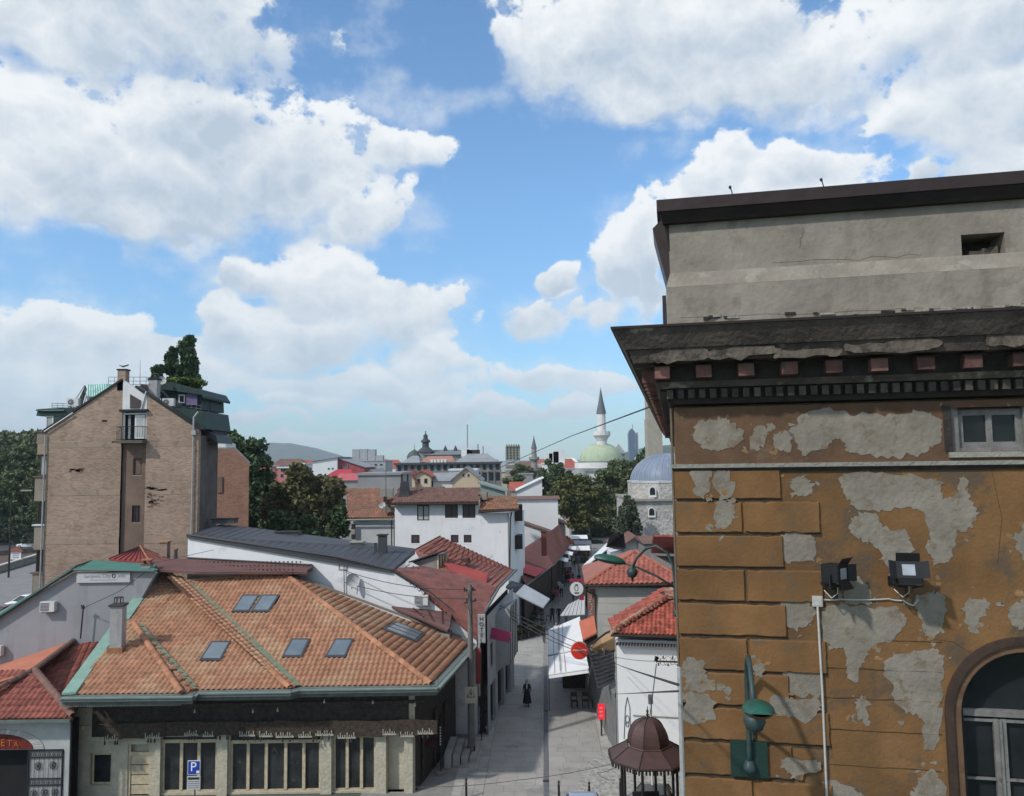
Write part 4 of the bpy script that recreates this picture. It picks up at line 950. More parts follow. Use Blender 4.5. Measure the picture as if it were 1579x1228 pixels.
MB().slab([a, c, d_, d2_], (0, 0, .10)).build('left_slope', mat('green_sheet_roof', (.07, .19, .155), .6, .15, 1, bump=.1), gb)
MB().slab([c, P_(238, 882, YG-.25), P_(240, 872, YG+3.2), d_], (0, 0, .08)).build('top_slope', MATS['green_sheet_roof'], gb)
dkg = mat('dark_green_trim', (.02, .06, .05), .5, .2)
MB().tube([a+Z*.02, c+Z*.06], .10, 6).tube([a+V((0, .3, .15)), c+V((0, .3, .2)), d_+Z*.05], .06, 5).build('verge_trim', dkg, gb)
MB().tube([c+Z*.02, P_(238, 882, YG-.25)+Z*.02], .05, 5).build('verge_trim', dkg, gb)
so_, sn = P_(120, 897), V((0, -1, 0))
x0, x1 = P_(120, 890).x, P_(202, 890).x; z0, z1_ = P_(160, 898).z, P_(160, 883).z
sb = MB().par((x0, YG-.14, z0), (x1-x0, 0, 0), (0, .12, 0), (0, 0, z1_-z0)).build('signboard', mat('white_signboard', (.46, .46, .46), .7, .08), gb)
text('sarajevo City', .30, mat('grey_print', (.27, .26, .27), .8), sb, ((x0+x1)/2-.35, YG-.15, (z0+z1_)/2+.10), (1, 0, 0), Z, (0, -1, 0), .003)
text('info', .30, MATS['grey_print'], sb, ((x0+x1)/2+1.1, YG-.15, (z0+z1_)/2+.10), (1, 0, 0), Z, (0, -1, 0), .003)
c = V(((x0+x1)/2+.62, YG-.15, (z0+z1_)/2+.10)); MB().tube([c+V((math.cos(t)*.085, 0, math.sin(t)*.11)) for t in [k*math.pi/6 for k in range(13)]], .025, 4).build('emblem', flat('black_print', (.02, .02, .02)), sb)
m = MB().par(((x0+x1)/2-.8, YG-.145, z0+.13), (1.6, 0, 0), (0, .005, 0), (0, 0, .035)); m.build('underline', MATS['grey_print'], sb)
# air conditioners
acw = mat('ac_white', (.55, .55, .53), .6, .1, 4); acg = mat('ac_grille', (.14, .14, .15), .7, .3, 20)
def aircon(p, ux, n, label, s=1.0, cat='air conditioner', fan=True):
    p, ux, n = V(p), V(ux).normalized(), V(n).normalized(); t = thing('air_conditioner', label, cat, p)
    w_, h_, d = .85*s, .58*s, .32*s
    MB().par(p-ux*w_/2+n*.06, ux*w_, n*d, Z*h_).build('casing', acw, t)
    if fan:
        c = p-ux*.12*s+n*(d+.063)+Z*h_/2; m = MB()
        vs = [c+ux*math.cos(k*math.pi/8)*.22*s+Z*math.sin(k*math.pi/8)*.22*s for k in range(16)]; m.slab(vs, n*.012); m.build('fan_grille', acg, t)
        MB().lathe(c+n*.014, [(.001, .03), (.06*s, .02), (.07*s, -.02)], 8).build('fan_hub', acw, t)
    else:
        for k in range(6): MB().par(p-ux*(w_/2-.04)+n*(d+.062)+Z*(.06+k*.08)*s, ux*.5*s, n*.012, Z*.05*s).build('grille_slat', acg, t)
    for sg in (-1, 1): MB().par(p+ux*sg*w_*.33+Z*-.06, ux*.04, n*(d+.05), Z*.055).build('bracket', blk, t)
    return t
aircon(P_(78, 942, YG-.02), (1, 0, 0), (0, -1, 0), 'air conditioner hanging on the grey gable wall below its sloping green verge', 1.0, fan=False)
aircon(P_(-4, 1010, YG-.02), (1, 0, 0), (0, -1, 0), 'air conditioner cut off by the left edge, above the salmon roof slope', 1.0)
pp = at(124, 985, 46.0); t = thing('cable_mast', 'short iron mast with insulators standing at the red shop ridge end', 'mast', pp)
MB().tube([pp, pp+Z*1.9+V((.12, 0, 0))], .04, 6).build('mast', MATS['black_iron'], t)
for k in range(4): MB().lathe(pp+V((.05+.12*(k % 2), -.08*(k//2), 1.7+.13*(k//2))), [(.02, 0), (.055, .02), (.03, .06), (.05, .09), (.01, .12)], 7).build('insulator', MATS['black_iron'], t)
wire = flat('dark_wire', (.025, .025, .028))
cable('overhead_wire', [pp+V((.1, 0, 1.75)), at(186, 911, 43), at(232, 876, 47)], .018, wire, 'wire from the short iron mast past the square chimney to the slim chimney', .02)
cable('overhead_wire', [at(240, 868, 48.0), at(330, 848, 48)], .015, wire, 'thin wire rising across the left end of the long white wall', .0)

# ================================================================ brick apartment block
brick = mat('apartment_brick', (.31, .225, .172), .95, .18, .35, c2=(.265, .18, .135), c2t=.60, c2s=1.1, bump=0)
def brickify(m_, sx=.28, sz=.085):
    nt = m_.node_tree; b = nt.nodes['Principled BSDF']; ge = [n for n in nt.nodes if n.type == 'NEW_GEOMETRY'][0]
    sp_ = nn(nt, 'ShaderNodeSeparateXYZ'); lk(nt, ge.outputs['Position'], sp_.inputs[0]); cb = nn(nt, 'ShaderNodeCombineXYZ')
    lk(nt, mth(nt, 'ADD', sp_.outputs[0], sp_.outputs[1]), cb.inputs[0]); lk(nt, sp_.outputs[2], cb.inputs[1])
    bt = nn(nt, 'ShaderNodeTexBrick'); bt.inputs['Scale'].default_value = 1; bt.inputs['Brick Width'].default_value = sx; bt.inputs['Row Height'].default_value = sz
    bt.inputs['Mortar Size'].default_value = .012; bt.inputs['Color1'].default_value = (.70, .68, .66, 1); bt.inputs['Color2'].default_value = (1.18, 1.14, 1.1, 1); bt.inputs['Mortar'].default_value = (1.15, 1.2, 1.25, 1)
    lk(nt, cb.outputs[0], bt.inputs['Vector']); src = b.inputs['Base Color'].links[0].from_socket
    wv_ = nn(nt, 'ShaderNodeTexNoise'); wv_.inputs['Scale'].default_value = 1.0; wv_.inputs['Detail'].default_value = 6; lk(nt, vm(nt, 'MULTIPLY', ge.outputs['Position'], (.5, .5, 9)), wv_.inputs['Vector'])
    out = mulc(nt, src, bt.outputs[0]); out = mixc(nt, mth(nt, 'MULTIPLY', maprange(nt, wv_.outputs[0], .52, .72), .22), out, (.13, .09, .065)); lk(nt, out, b.inputs['Base Color'])
    bp = nn(nt, 'ShaderNodeBump'); bp.inputs['Strength'].default_value = .5; bp.inputs['Distance'].default_value = .02; lk(nt, bt.outputs['Fac'], bp.inputs['Height']); bp.invert = True; lk(nt, bp.outputs[0], b.inputs['Normal'])
brickify(brick)
YB = 56.0; ab = thing('apartment_block', 'tall bare brick gable of an apartment block with small balcony and dark mansard roof', 'apartment building', (at(190, 700, YB).x, YB+4, 0))
def B(x, y, Y=YB): return at(x, y, Y)
def Bf(x, y): p = B(x, y); return p
strk = mat('dark_stair_render', (.17, .115, .09), .95, .2, 1.2, streak=.35, streakc=(.09, .07, .06)); bandm = mat('concrete_band', (.30, .225, .165), .95, .15, .8, c2=(.21, .15, .11), c2t=.6, bump=.2)
def wallpoly(pts, t, z0=None):
    q = [Bf(x, y) for x, y in pts]
    return MB().slab(q, (0, t, 0))
xa, xb, xc_, xd = Bf(72, 700).x, Bf(187, 700).x, Bf(225, 700).x, Bf(306, 700).x
zl, zr = Bf(76, 664).z, Bf(306, 663).z; zap = Bf(190, 586).z
def gz(x):                                           # roof line height at x
    xp = Bf(190, 586).x
    return zl+(zap-zl)*(x-xa)/(xp-xa) if x < xp else zap+(zr-zap)*(x-xp)/(xd-xp)
def gp(x, y=YB): return V((x, y, gz(x)))
MB().slab([V((xa, YB, 0)), V((xb, YB, 0)), V((xb, YB, gz(xb))), V((xa, YB, zl))], (0, .4, 0)).build('gable_wall', brick, ab)
MB().slab([V((xc_, YB, 0)), V((xd, YB, 0)), V((xd, YB, zr)), V((xc_, YB, gz(xc_)))], (0, .4, 0)).build('gable_wall', brick, ab)
zb1 = Bf(205, 680).z; zb2 = Bf(205, 634).z
hs = [(Bf(203, 720).x, Bf(216, 720).x, Bf(209, 733).z, Bf(209, 707).z), (Bf(201, 790).x, Bf(214, 790).x, Bf(207, 806).z, Bf(207, 780).z)]
m = MB(); wall_holes(m, (xb, YB+.22, 0), (1, 0, 0), Z, xc_-xb, zb1, [(h[0]-xb, h[1]-xb, h[2], h[3]) for h in hs], V((0, .2, 0))); m.build('stair_strip', strk, ab)
m = MB(); 
for x in (xb, xc_): m.poly((x, YB, 0), (x, YB+.22, 0), (x, YB+.22, zb1), (x, YB, zb1))
m.build('strip_reveal', brick, ab)
wo1 = window(ab, (hs[0][0], YB+.30, hs[0][2]), (1, 0, 0), (0, -1, 0), hs[0][1]-hs[0][0], hs[0][3]-hs[0][2], mat('red_brown_frame', (.10, .04, .035), .8), .10, 0, glass=strk, sill=conc_l)
wo2 = window(ab, (hs[1][0], YB+.30, hs[1][2]), (1, 0, 0), (0, -1, 0), hs[1][1]-hs[1][0], hs[1][3]-hs[1][2], blk, .06, 2, glass=mat('dark_red_glass', (.05, .025, .025), .4), sill=conc_l)
for y in (686, 760, 835):
    for (a, b) in ((xa, xb), (xc_, xd)):
        z0 = Bf(150, y+4).z; MB().par((a+.02, YB-.015, z0), (b-a-.04, 0, 0), (0, .014, 0), (0, 0, .38)).build('floor_band', bandm, ab)
# white stair dormer, dark slab, open balcony door and balcony
wht = mat('white_render', (.62, .62, .62), .85, .07, 1, streak=.25, streakc=(.3, .29, .28))
dz0 = zb2+.12; MB().slab([V((xb, YB-.02, dz0)), V((xc_, YB-.02, dz0)), V((xc_, YB-.02, gz(xc_)-.05)), V((Bf(191, 586).x, YB-.02, zap-.02)), V((xb, YB-.02, gz(xb)))], (0, .3, 0)).build('stair_dormer', wht, ab)
MB().slab([Bf(201, 630)+V((0, -.06, 0)), Bf(218, 630)+V((0, -.06, 0)), Bf(218, 618)+V((0, -.06, 0)), Bf(201, 608)+V((0, -.06, 0))], (0, .03, 0)).build('slanted_window', mat('brown_glass', (.06, .045, .045), .3), ab)
MB().tube([Bf(218, 632)+V((0, -.08, 0)), Bf(226, 604)+V((0, -.08, 0))], .05, 5).build('drain_pipe', wht, ab)
MB().par((xb-.12, YB-.25, zb2-.05), (xc_-xb+.24, 0, 0), (0, .5, 0), (0, 0, .16)).build('lintel_slab', blk, ab)
MB().par((xb, YB+.30, zb1+.1), (xc_-xb, 0, 0), (0, .06, 0), (0, 0, zb2-zb1-.16)).build('balcony_recess', DARK, ab)
dw = xc_-xb
fr_ = MB().par((xb, YB+.1, zb1+.1), (.14, 0, 0), (0, .1, 0), (0, 0, zb2-zb1-.2)).par((xc_-.14, YB+.1, zb1+.1), (.14, 0, 0), (0, .1, 0), (0, 0, zb2-zb1-.2)).par((xb+.14, YB+.1, zb2-.25), (dw-.28, 0, 0), (0, .1, 0), (0, 0, .12)).build('balcony_door', wht, ab)
MB().par((xb+dw*.5, YB+.06, zb1+.12), (dw*.40, 0, 0), (0, .05, 0), (0, 0, zb2-zb1-.42)).build('door_leaf', wht, fr_)
MB().par((xb+dw*.56, YB+.045, zb1+.3), (dw*.28, 0, 0), (0, .014, 0), (0, 0, zb2-zb1-.75)).build('pane', mat('curtained_glass', (.40, .42, .40), .4), fr_)
MB().par((xb+dw*.22, YB+.1, zb1+.12), (dw*.10, 0, 0), (0, .05, 0), (0, 0, zb2-zb1-.42)).build('curtain', mat('grey_curtain', (.22, .22, .22), .9), fr_)
MB().par((xb-.08, YB-.75, zb1-.18), (dw+.16, 0, 0), (0, 1.0, 0), (0, 0, .2)).build('balcony_slab', mat('mossy_concrete', (.10, .10, .075), .95, .4, 4), ab)
rl = MB(); z0 = zb1+.03; z1_ = zb1+1.0
for (a, b) in (((xb-.03, YB-.70), (xc_+.03, YB-.70)), ((xb-.03, YB-.70), (xb-.03, YB)), ((xc_+.03, YB-.70), (xc_+.03, YB))):
    rl.tube([(*a, z1_), (*b, z1_)], .025, 4).tube([(*a, z0+.08), (*b, z0+.08)], .018, 4); n_ = max(2, int((V(a)-V(b)).length/.16))
    for i in range(n_+1): p = V((*a, 0)).lerp(V((*b, 0)), i/n_); rl.tube([(p.x, p.y, z0), (p.x, p.y, z1_)], .011, 4)
rl.build('balcony_railing', blk, ab)
# damaged brick, small holes
rub = mat('broken_brick', (.165, .105, .08), .95, .5, 6, bump=1, bs=10)
for (x, y, n, sx, sy) in ((118, 725, 18, 9, 3), (233, 753, 18, 8, 2), (250, 755, 10, 9, 1), (190, 858, 12, 8, 3), (240, 775, 14, 12, 9), (232, 765, 10, 5, 12), (160, 649, 4, 9, 1), (176, 682, 3, 4, 1)):
    for i in range(n):
        p = B(x+random.gauss(0, sx*.5), y+random.gauss(0, sy*.5), YB); MB().box(p+V((0, -.01, 0)), (.12+random.random()*.3, .03, .05+random.random()*.06)).build('loose_brick', rub, ab)
# chimney stub on apex + verge flashing
chp = Bf(188, 590); MB().box((chp.x-.05, YB+.3, chp.z+.15), (.58, .6, 1.5)).build('chimney', brick, ab)
MB().box((chp.x-.05, YB+.3, chp.z+.95), (.70, .7, .1)).build('chimney_cap', soot, ab)
MB().tube([chp+V((-.4, .3, 1.30)), chp+V((-.1, .3, 1.20)), chp+V((.3, .3, 1.32))], [.02, .07, .05], 6).build('cowl', blk, ab)
for (a, b) in ((V((xa-.3, YB-.1, zl-.12)), V((xb, YB-.1, gz(xb)-.02))), (V((xc_-.9, YB-.1, gz(xc_-.9)+.05)), V((xd+.15, YB-.1, zr-.05)))):
    d = (b-a).normalized(); up_ = V((-d.z, 0, d.x)); MB().slab([a, b, b+up_*.14, a+up_*.14], (0, .7, 0)).build('verge_capping', blk, ab)
MB().tube([V((xa-.15, YB-.16, zl-.1)), V((xa+(xb-xa)*.35, YB-.16, gz(xa+(xb-xa)*.35)-.02))], .045, 5).build('verge_pipe', wht, ab)
# side wall, body, roof slopes behind the gable
DB = 11.0; sdx = -.9
sidew = mat('dark_grey_side', (.10, .085, .078), .95, .3, .8, streak=.5)
MB().slab([V((xa+.05, YB+.41, 0)), V((xd-.01, YB+.41, 0)), V((at(335, 750, YB+3.6).x, YB+3.6, 0)), V((at(331, 750, YB+DB).x, YB+DB, 0)), V((xa+.3, YB+DB, 0))], (0, 0, zl-.5)).build('rear_mass', sidew, ab)
mans = mat('dark_green_mansard', (.018, .042, .038), .6, .3, 2, bump=.1); brn = mat('brown_roof_tile', (.16, .09, .075), .9, .3, 2)
ry = YB+.5
MB().slab([V((xa, ry, zl-.45)), V((xd-.1, ry, zr-.45)), V((xd-.9, ry, zr+.3)), V((Bf(232, 620).x, ry, gz(Bf(232, 620).x)-.3)), V((xa+3.2, ry, gz(xa+3.2)-.6)), V((xa+.3, ry, zl))], (-2.6, DB-.6, 0)).build('roof', brn, ab)
# left: green eaves box with window beneath
x0, z0 = B(52, 640).x, B(60, 641).z
MB().slab([V((x0, YB+.3, z0)), V((B(120, 640).x, YB+.3, z0)), V((B(124, 628).x, YB+.3, z0+.62)), V((x0+.1, YB+.3, z0+.5))], (0, 5, 0)).build('green_eaves', mans, ab)
MB().slab([V((B(78, 650).x, YB+.35, zl)), V((B(80, 650).x+2.0, YB+.35, z0)), V((B(78, 650).x, YB+.35, z0))], (0, 4, 0)).build('mansard_cheek', mans, ab)
MB().tube([V((x0+.05, YB+.2, z0+.42)), V((x0+.6, YB+.2, z0+.35)), V((x0+2.1, YB+.2, z0+.35))], .07, 6).build('gutter', dkg, ab)
window(ab, V((B(65, 662).x, YB+.4, B(65, 662).z)), (1, 0, 0), (0, -1, 0), .55, .98, wht, .08, 0, glass=mat('net_glass', (.3, .33, .32), .4))
# bays down the left side
bay = mat('bay_render', (.25, .21, .17), .95, .2, 1.2, streak=.4); bx1 = xa-.003
for i, (yt, yb_, x_, mt) in enumerate(((667, 685, 57, bay), (685, 701, 58, wht), (736, 773, 54, bay), (811, 848, 53, bay), (885, 925, 50, bay))):
    a = B(x_, yt, YB+.2); z1_, z0 = a.z, B(x_, yb_, YB+.2).z
    MB().par((a.x, YB+.2, z0), (bx1-a.x, 0, 0), (0, 3.6, 0), (0, 0, z1_-z0-.005)).build('bay_parapet', mt if i != 1 else bandm, ab)
    if i != 1: MB().par((a.x-.12, YB+.1, z1_), (bx1-a.x+.12, 0, 0), (0, 3.8, 0), (0, 0, .09)).build('bay_sill', wht if i == 3 else rub, ab)
for (yt, yb_, x_, gm) in ((702, 734, 62, mat('net_glass', (.3, .33, .32), .4)), (775, 810, 58, GLASS), (849, 884, 56, GLASS)):
    a = B(x_, yt, YB+.5); z1_, z0 = a.z, B(x_, yb_, YB+.5).z
    window(ab, V((a.x, YB+.5, z0)), (1, 0, 0), (0, -1, 0), bx1-a.x, z1_-z0, mat('dark_red_frame', (.06, .03, .028), .7), .08, 0, glass=gm)
    MB().par((a.x+.05, YB+.55, z0), (bx1-a.x-.05, 0, 0), (0, 2.8, 0), (0, 0, z1_-z0)).build('bay_core', DARK, ab)
for xx in (bx1-.07, xd-.35): MB().tube([V((xx, YB-.12, zl-.3)), V((xx, YB-.12, 0))], .055, 6).build('downpipe', mat('grey_pipe', (.32, .32, .31), .6), ab)
MB().tube([V((xd-.05, YB-.05, zr+1.3)), V((xd-.35, YB-.1, zr+.9)), V((xd-.35, YB-.12, zr-.35))], .07, 6).build('downpipe', MATS['grey_pipe'], ab)
MB().box((xd-.3, YB-.1, zr-.2), (.3, .3, .35)).build('hopper', MATS['grey_pipe'], ab)
# right hand roof: chimney, lean-to mansard, penthouse
def Bq(pts, Y, t, name, mt, par=ab): return MB().slab([at(x, y, Y) for x, y in pts], (0, t, 0)).build(name, mt, par)
Bq([(250, 620), (258, 632), (300, 660), (318, 662), (314, 634), (266, 628)], YB+1.2, 5, 'mansard', mans)
Bq([(248, 597), (248, 632), (312, 632), (311, 606), (300, 601), (270, 596)], YB+3.5, 4.5, 'penthouse', mat('penthouse_teal', (.022, .045, .045), .7, .2))
Bq([(244, 590), (246, 600), (311, 609), (314, 615), (315, 612), (308, 601), (280, 594), (262, 589)], YB+3.0, 5.5, 'penthouse_roof', mans)
Bq([(287, 608), (287, 625), (304, 625), (304, 607)], YB+3.3, .1, 'blind', mat('violet_blind', (.16, .13, .24), .8))
window(ab, at(275, 622, YB+3.35), (1, 0, 0), (0, -1, 0), .50, .66, wht, .09, 0)
Bq([(310, 662), (333, 672), (336, 684), (306, 676)], YB+1.5, 3, 'side_eaves', blk)
Bq([(311, 634), (316, 648), (330, 668), (322, 670), (308, 655)], YB+2.5, 3, 'side_eaves', soot)
c = at(238, 605, YB+1.5); MB().box(c+Z*-.2, (.62, .6, 2.2)).build('chimney', mat('grey_chimney_render', (.33, .325, .32), .9), ab)
MB().box(c+Z*.98, (.74, .7, .12)).build('chimney_cap', soot, ab); MB().tube([c+V((-.25, 0, 1.1)), c+V((-.1, 0, 1.35)), c+V((.2, 0, 1.35)), c+V((.3, 0, 1.1))], .09, 6).build('cowl', blk, ab)
Bq([(215, 600), (218, 592), (236, 602), (232, 612)], YB+2, 2, 'roof_hump', mat('dark_brown_roof', (.05, .035, .035), .9))
rail = mat('roof_railing_steel', (.13, .13, .14), .5)
def railing(pts, h_, par, n_=6, name='roof_railing', r=.02):
    m = MB()
    for i in range(len(pts)-1):
        a, b = V(pts[i]), V(pts[i+1])
        for f in (1, .5, .08): m.tube([a+Z*h_*f, b+Z*h_*f], r, 4)
        for k in range(n_+1): p = a.lerp(b, k/n_); m.tube([p, p+Z*h_], r, 4)
    return m.build(name, rail, par)
railing([at(167, 594, YB+4), at(235, 594, YB+4)], .62, ab, 7); railing([at(80, 629, YB+2), at(122, 630, YB+2)], .34, ab, 5)
railing([at(312, 632, YB+4), at(324, 638, YB+5), at(325, 660, YB+8)], 1.35, ab, 4); railing([at(265, 630, YB+2.6), at(310, 636, YB+2.6)], .5, ab, 6)
MB().tube([at(216, 605, YB+4), at(216, 556, YB+4)], [.03, .012], 5).build('antenna', rail, ab)
tw = MB().slab([at(134, 612, YB+2.2), at(134, 594, YB+3.0), at(172, 593, YB+3.0), at(176, 611, YB+2.2)], (0, 0, .04)); tw.build('awning', mat('turquoise_awning', (.13, .30, .27), .8), ab)
for k in range(11):
    a, b = at(134+k*3.7, 611.5, YB+2.18), at(134+k*3.5, 594, YB+2.98); MB().slab([a, a+V((.075, 0, 0)), b+V((.075, 0, 0)), b], (0, 0, .055)).build('awning_stripe', mat('pale_turquoise', (.42, .60, .55), .8), ab)
MB().tube([at(110, 626, YB+2), at(131, 594, YB+3), at(133, 612, YB+2.5), at(128, 628, YB+2)], .035, 4).build('awning_frame', rail, ab)
Bq([(134, 612), (134, 622), (158, 622), (174, 612)], YB+3.2, 1.5, 'terrace_room', mat('terrace_grey', (.25, .25, .26), .9))
Bq([(117, 626), (131, 595), (133, 600), (125, 628)], YB+2.8, .1, 'awning_side', mat('dark_canvas', (.05, .06, .06), .9))
aircon(at(116, 627, YB+1.0), (1, 0, 0), (0, -1, 0), 'rooftop air conditioner left of the striped turquoise awning', 1.0)
aircon(at(262, 627, YB+1.6), (1, 0, 0), (0, -1, 0), 'rooftop air conditioner in front of the teal penthouse', 1.0)
dm_ = mat('satellite_dish', (.42, .42, .42), .6, .1)
def dish(p, r, yaw, label, name='satellite_dish', tilt=.5):
    t = thing(name, label, 'satellite dish', p); M = Matrix.Rotation(yaw, 3, 'Z') @ Matrix.Rotation(R(90)-tilt*.6, 3, 'X'); b = MB(); b.lathe((0, 0, 0), [(.001, -.12*r*2), (r*.5, -.07*r*2), (r*.85, -.01), (r, .04)], 16)
    b.v = [tuple(V(p)+M @ V(v)) for v in b.v]; b.build('reflector', dm_, t, smooth=True)
    MB().tube([V(p), V(p)+M @ V((0, 0, r*.9))], .015, 4).tube([V(p), V(p)+M @ V((0, 0, -.2)), V(p)+M @ V((0, 0, -.25))-Z*.5], .025, 5).build('arm', rail, t); return t
dish(at(249, 587, YB+2.4), .34, .5, 'satellite dish beside the rooftop chimney and roof garden')
# second brick block behind
b2 = thing('brick_annex', 'smaller plain brick gable wall behind the apartment block, beside the big tree', 'building', (at(358, 750, 80).x, 84, 0))
q = [at(330, 693, 78), at(362, 693, 78), at(384, 715, 78), at(384, 794, 78), at(330, 794, 78)]
q2 = [V((p.x, 78, max(p.z, 0) if i < 3 else 0)) for i, p in enumerate(q)]; MB().slab(q2, (-4.2, 10, 0)).build('gable_wall', mat('red_brick', (.26, .145, .105), .95, .15, .5), b2)
brickify(MATS['red_brick'])
d = MB()
for a, b in ((q[0], q[1]), (q[1], q[2])): dd = (b-a).normalized(); up_ = V((-dd.z, 0, dd.x)); d.slab([a, b, b+up_*.18, a+up_*.18], (-4.6, 11, 0))
d.build('verge', mat('grey_verge', (.22, .2, .19), .9), b2)
x_, z_ = at(335, 760, 77.9).x, at(335, 760, 77.9).z; MB().par((x_, 77.88, z_), (.5, 0, 0), (0, .1, 0), (0, 0, 1.6)).build('blocked_window', strk, b2)
Bq([(336, 682), (336, 694), (348, 694), (348, 684)], 82, 3, 'roof_box', wht, b2)
# ================================================================ long white party wall and the red roofed hotel
whitew = mat('white_wall', (.68, .685, .695), .9, .06, .6, c2=(.52, .53, .55), c2t=.63, c2s=.7, bump=.12, streak=.12, streakc=(.35, .34, .33))
AX = V((.982, -.19, 0)).normalized(); AN = V((-.19, -.982, 0)).normalized(); AB = -AN            # row of houses: across, outward normal, back
WP = V((at(736, 990, 47).x, 47, 0))
def L(x, y, off=0): return onp(x, y, WP+AN*off, AN)
hot = thing('hotel', 'hotel with long white side wall, dark grey and red roofs and timbered street front', 'hotel', WP+AB*5+AX*-8)
prof = [(290, 826), (400, 842), (520, 860), (605, 880), (662, 914), (700, 944), (735, 986)]
q = [L(x, y) for x, y in prof]; qq = [V((q[0].x, q[0].y, 0))]+q+[V((q[-1].x, q[-1].y, 0))]
MB().slab(qq, AB*.35).build('party_wall', whitew, hot)
greym = mat('grey_standing_seam', (.052, .056, .064), .6, .15, .8, bump=.08, bs=5); dkred = mat('maroon_sheet', (.13, .065, .06), .75, .2, .8, bump=.1)
redr = mat('red_brown_tile', (.30, .115, .09), .8, .25, 1.1, c2=(.21, .09, .075), c2t=.55, c2s=.9, bump=.2, bs=14, rnd=.12)
redm = mat('red_sheet_metal', (.30, .055, .05), .7, .2, 1.2)
# grey roof rising to the back
g0 = [q[0]+AN*.15, q[1]+AN*.15, q[2]+AN*.15, q[3]+AN*.15, onp(640, 851, WP+AB*7, AN), onp(640, 846, WP+AB*7.5, AN), onp(344, 808, WP+AB*8, AN)]
def fan(pts, t, name, mt, par):                      # slightly folded roof sheet with thickness
    m = MB(); n = len(pts); b = [p+V(t) for p in pts]; m.v = [tuple(p) for p in list(pts)+b]
    m.f = [(0, i, i+1) for i in range(1, n-1)]+[(n, n+i+1, n+i) for i in range(1, n-1)]+[(i, (i+1) % n, n+(i+1) % n, n+i) for i in range(n)]; m.m = [0]*len(m.f)
    return m.build(name, mt, par)
fan(g0, (0, 0, -.15), 'grey_roof', greym, hot)
m = MB()
for k in range(26):
    t = k/25; a = q[0].lerp(q[3], t); x_ = q[0].lerp(q[3], t)
    xx = 290+(605-290)*t; yy = np.interp(xx, [p[0] for p in prof], [p[1] for p in prof]); a = L(xx, yy, .12)+Z*.02; b = onp(344+(640-344)*t, np.interp(344+(640-344)*t, [344, 640], [808, 848]), WP+AB*7.7, AN)+Z*.02
    m.tube([a, b], .014, 4)
m.build('standing_seam', greym, hot)
mt_ = MB()
for i in range(len(q)-1): mt_.tube([q[i]+AN*.1+Z*.05, q[i+1]+AN*.1+Z*.05], .09, 5)
mt_.build('verge_trim', mat('dark_verge', (.03, .03, .033), .6), hot)
# red roofs: seam tiles drawn as real ribs
def rib_slope(par, pts, mt, name, step, a0, a1, b0, b1, r=.03, ribm=None, th=-.12, rn='roof_rib'):
    fan(pts, (0, 0, th), name, mt, par)
    m = MB(); n = max(2, int(max((V(a1)-V(a0)).length, (V(b1)-V(b0)).length)/step))
    for k in range(n+1): t = k/n; m.tube([V(a0).lerp(V(a1), t)+Z*.03, V(b0).lerp(V(b1), t)+Z*.03], r, 4, cap=False)
    m.build(rn, ribm or mt, par, kind='stuff')
ribd = mat('dark_tile_rib', (.09, .035, .03), .8, .3)
H = lambda x, y, d: onp(x, y, WP+AB*d, AN)
pk = H(679, 827, 8.5); evr = H(793, 879, 8.8); evf = H(766, 906, 3.5); evf2 = H(747, 946, .0); lo = H(607, 877, .2); lb = H(640, 848, 7.0); vfl = H(700, 930, .1)
rib_slope(hot, [lb, pk, evr, evf, H(715, 888, 3.6), H(655, 872, 4.5)], redr, 'red_roof', .42, lb, evf, pk, evr, .035, ribd)
rib_slope(hot, [lo, H(655, 872, 4.5)+Z*-.02, H(715, 888, 3.6), H(766, 906, 3.5), H(757, 920, 2.2), H(747, 946, -.3), H(735, 985, -.3)+Z*.05, H(700, 944, -.2), H(662, 914, -.2)], mat('dark_red_tile', (.22, .085, .07), .8, .3, 1.2, c2=(.14, .065, .055), c2t=.55, bump=.2), 'lower_red_roof', .34, H(607, 880, -.2), H(735, 986, -.25), H(625, 868, 2.6), H(757, 925, 2.0), .035, ribd)
fan([H(682, 866, 4.6), H(705, 872, 5.0), H(752, 885, 4.8), H(748, 920, 2.6), H(715, 905, 2.6)], (0, 0, .05), 'red_sheet', redm, hot)
# dormer with four slim windows
dwall = mat('dormer_grey', (.22, .21, .20), .9, .2, 2)
d0, d1, d2 = H(636, 868, 4.2), H(673, 886, 4.2), H(674, 857, 4.2)
MB().slab([d0, d1, d2], AB*2.5).build('dormer', dwall, hot)
fan([H(630, 868, 3.9), H(676, 853, 3.9), H(689, 849, 5.5), H(650, 866, 6.0)], (0, 0, .08), 'dormer_roof', greym, hot)
for k in range(4):
    a = H(674+4.2*k, 884-1.6*k, 4.2+.35*k); MB().par(a, AX*.10, AB*.12, Z*1.15).build('dormer_post', wood_p, hot)
MB().slab([H(675, 884, 4.5), H(690, 878, 5.6), H(689, 853, 5.6), H(675, 858, 4.5)], AB*.1).build('dormer_glass', GLASS, hot)
MB().slab([H(706, 862, 6), H(722, 870, 6), H(720, 862, 6)], AB*.8+Z*.0).build('roof_vent', ribd, hot)
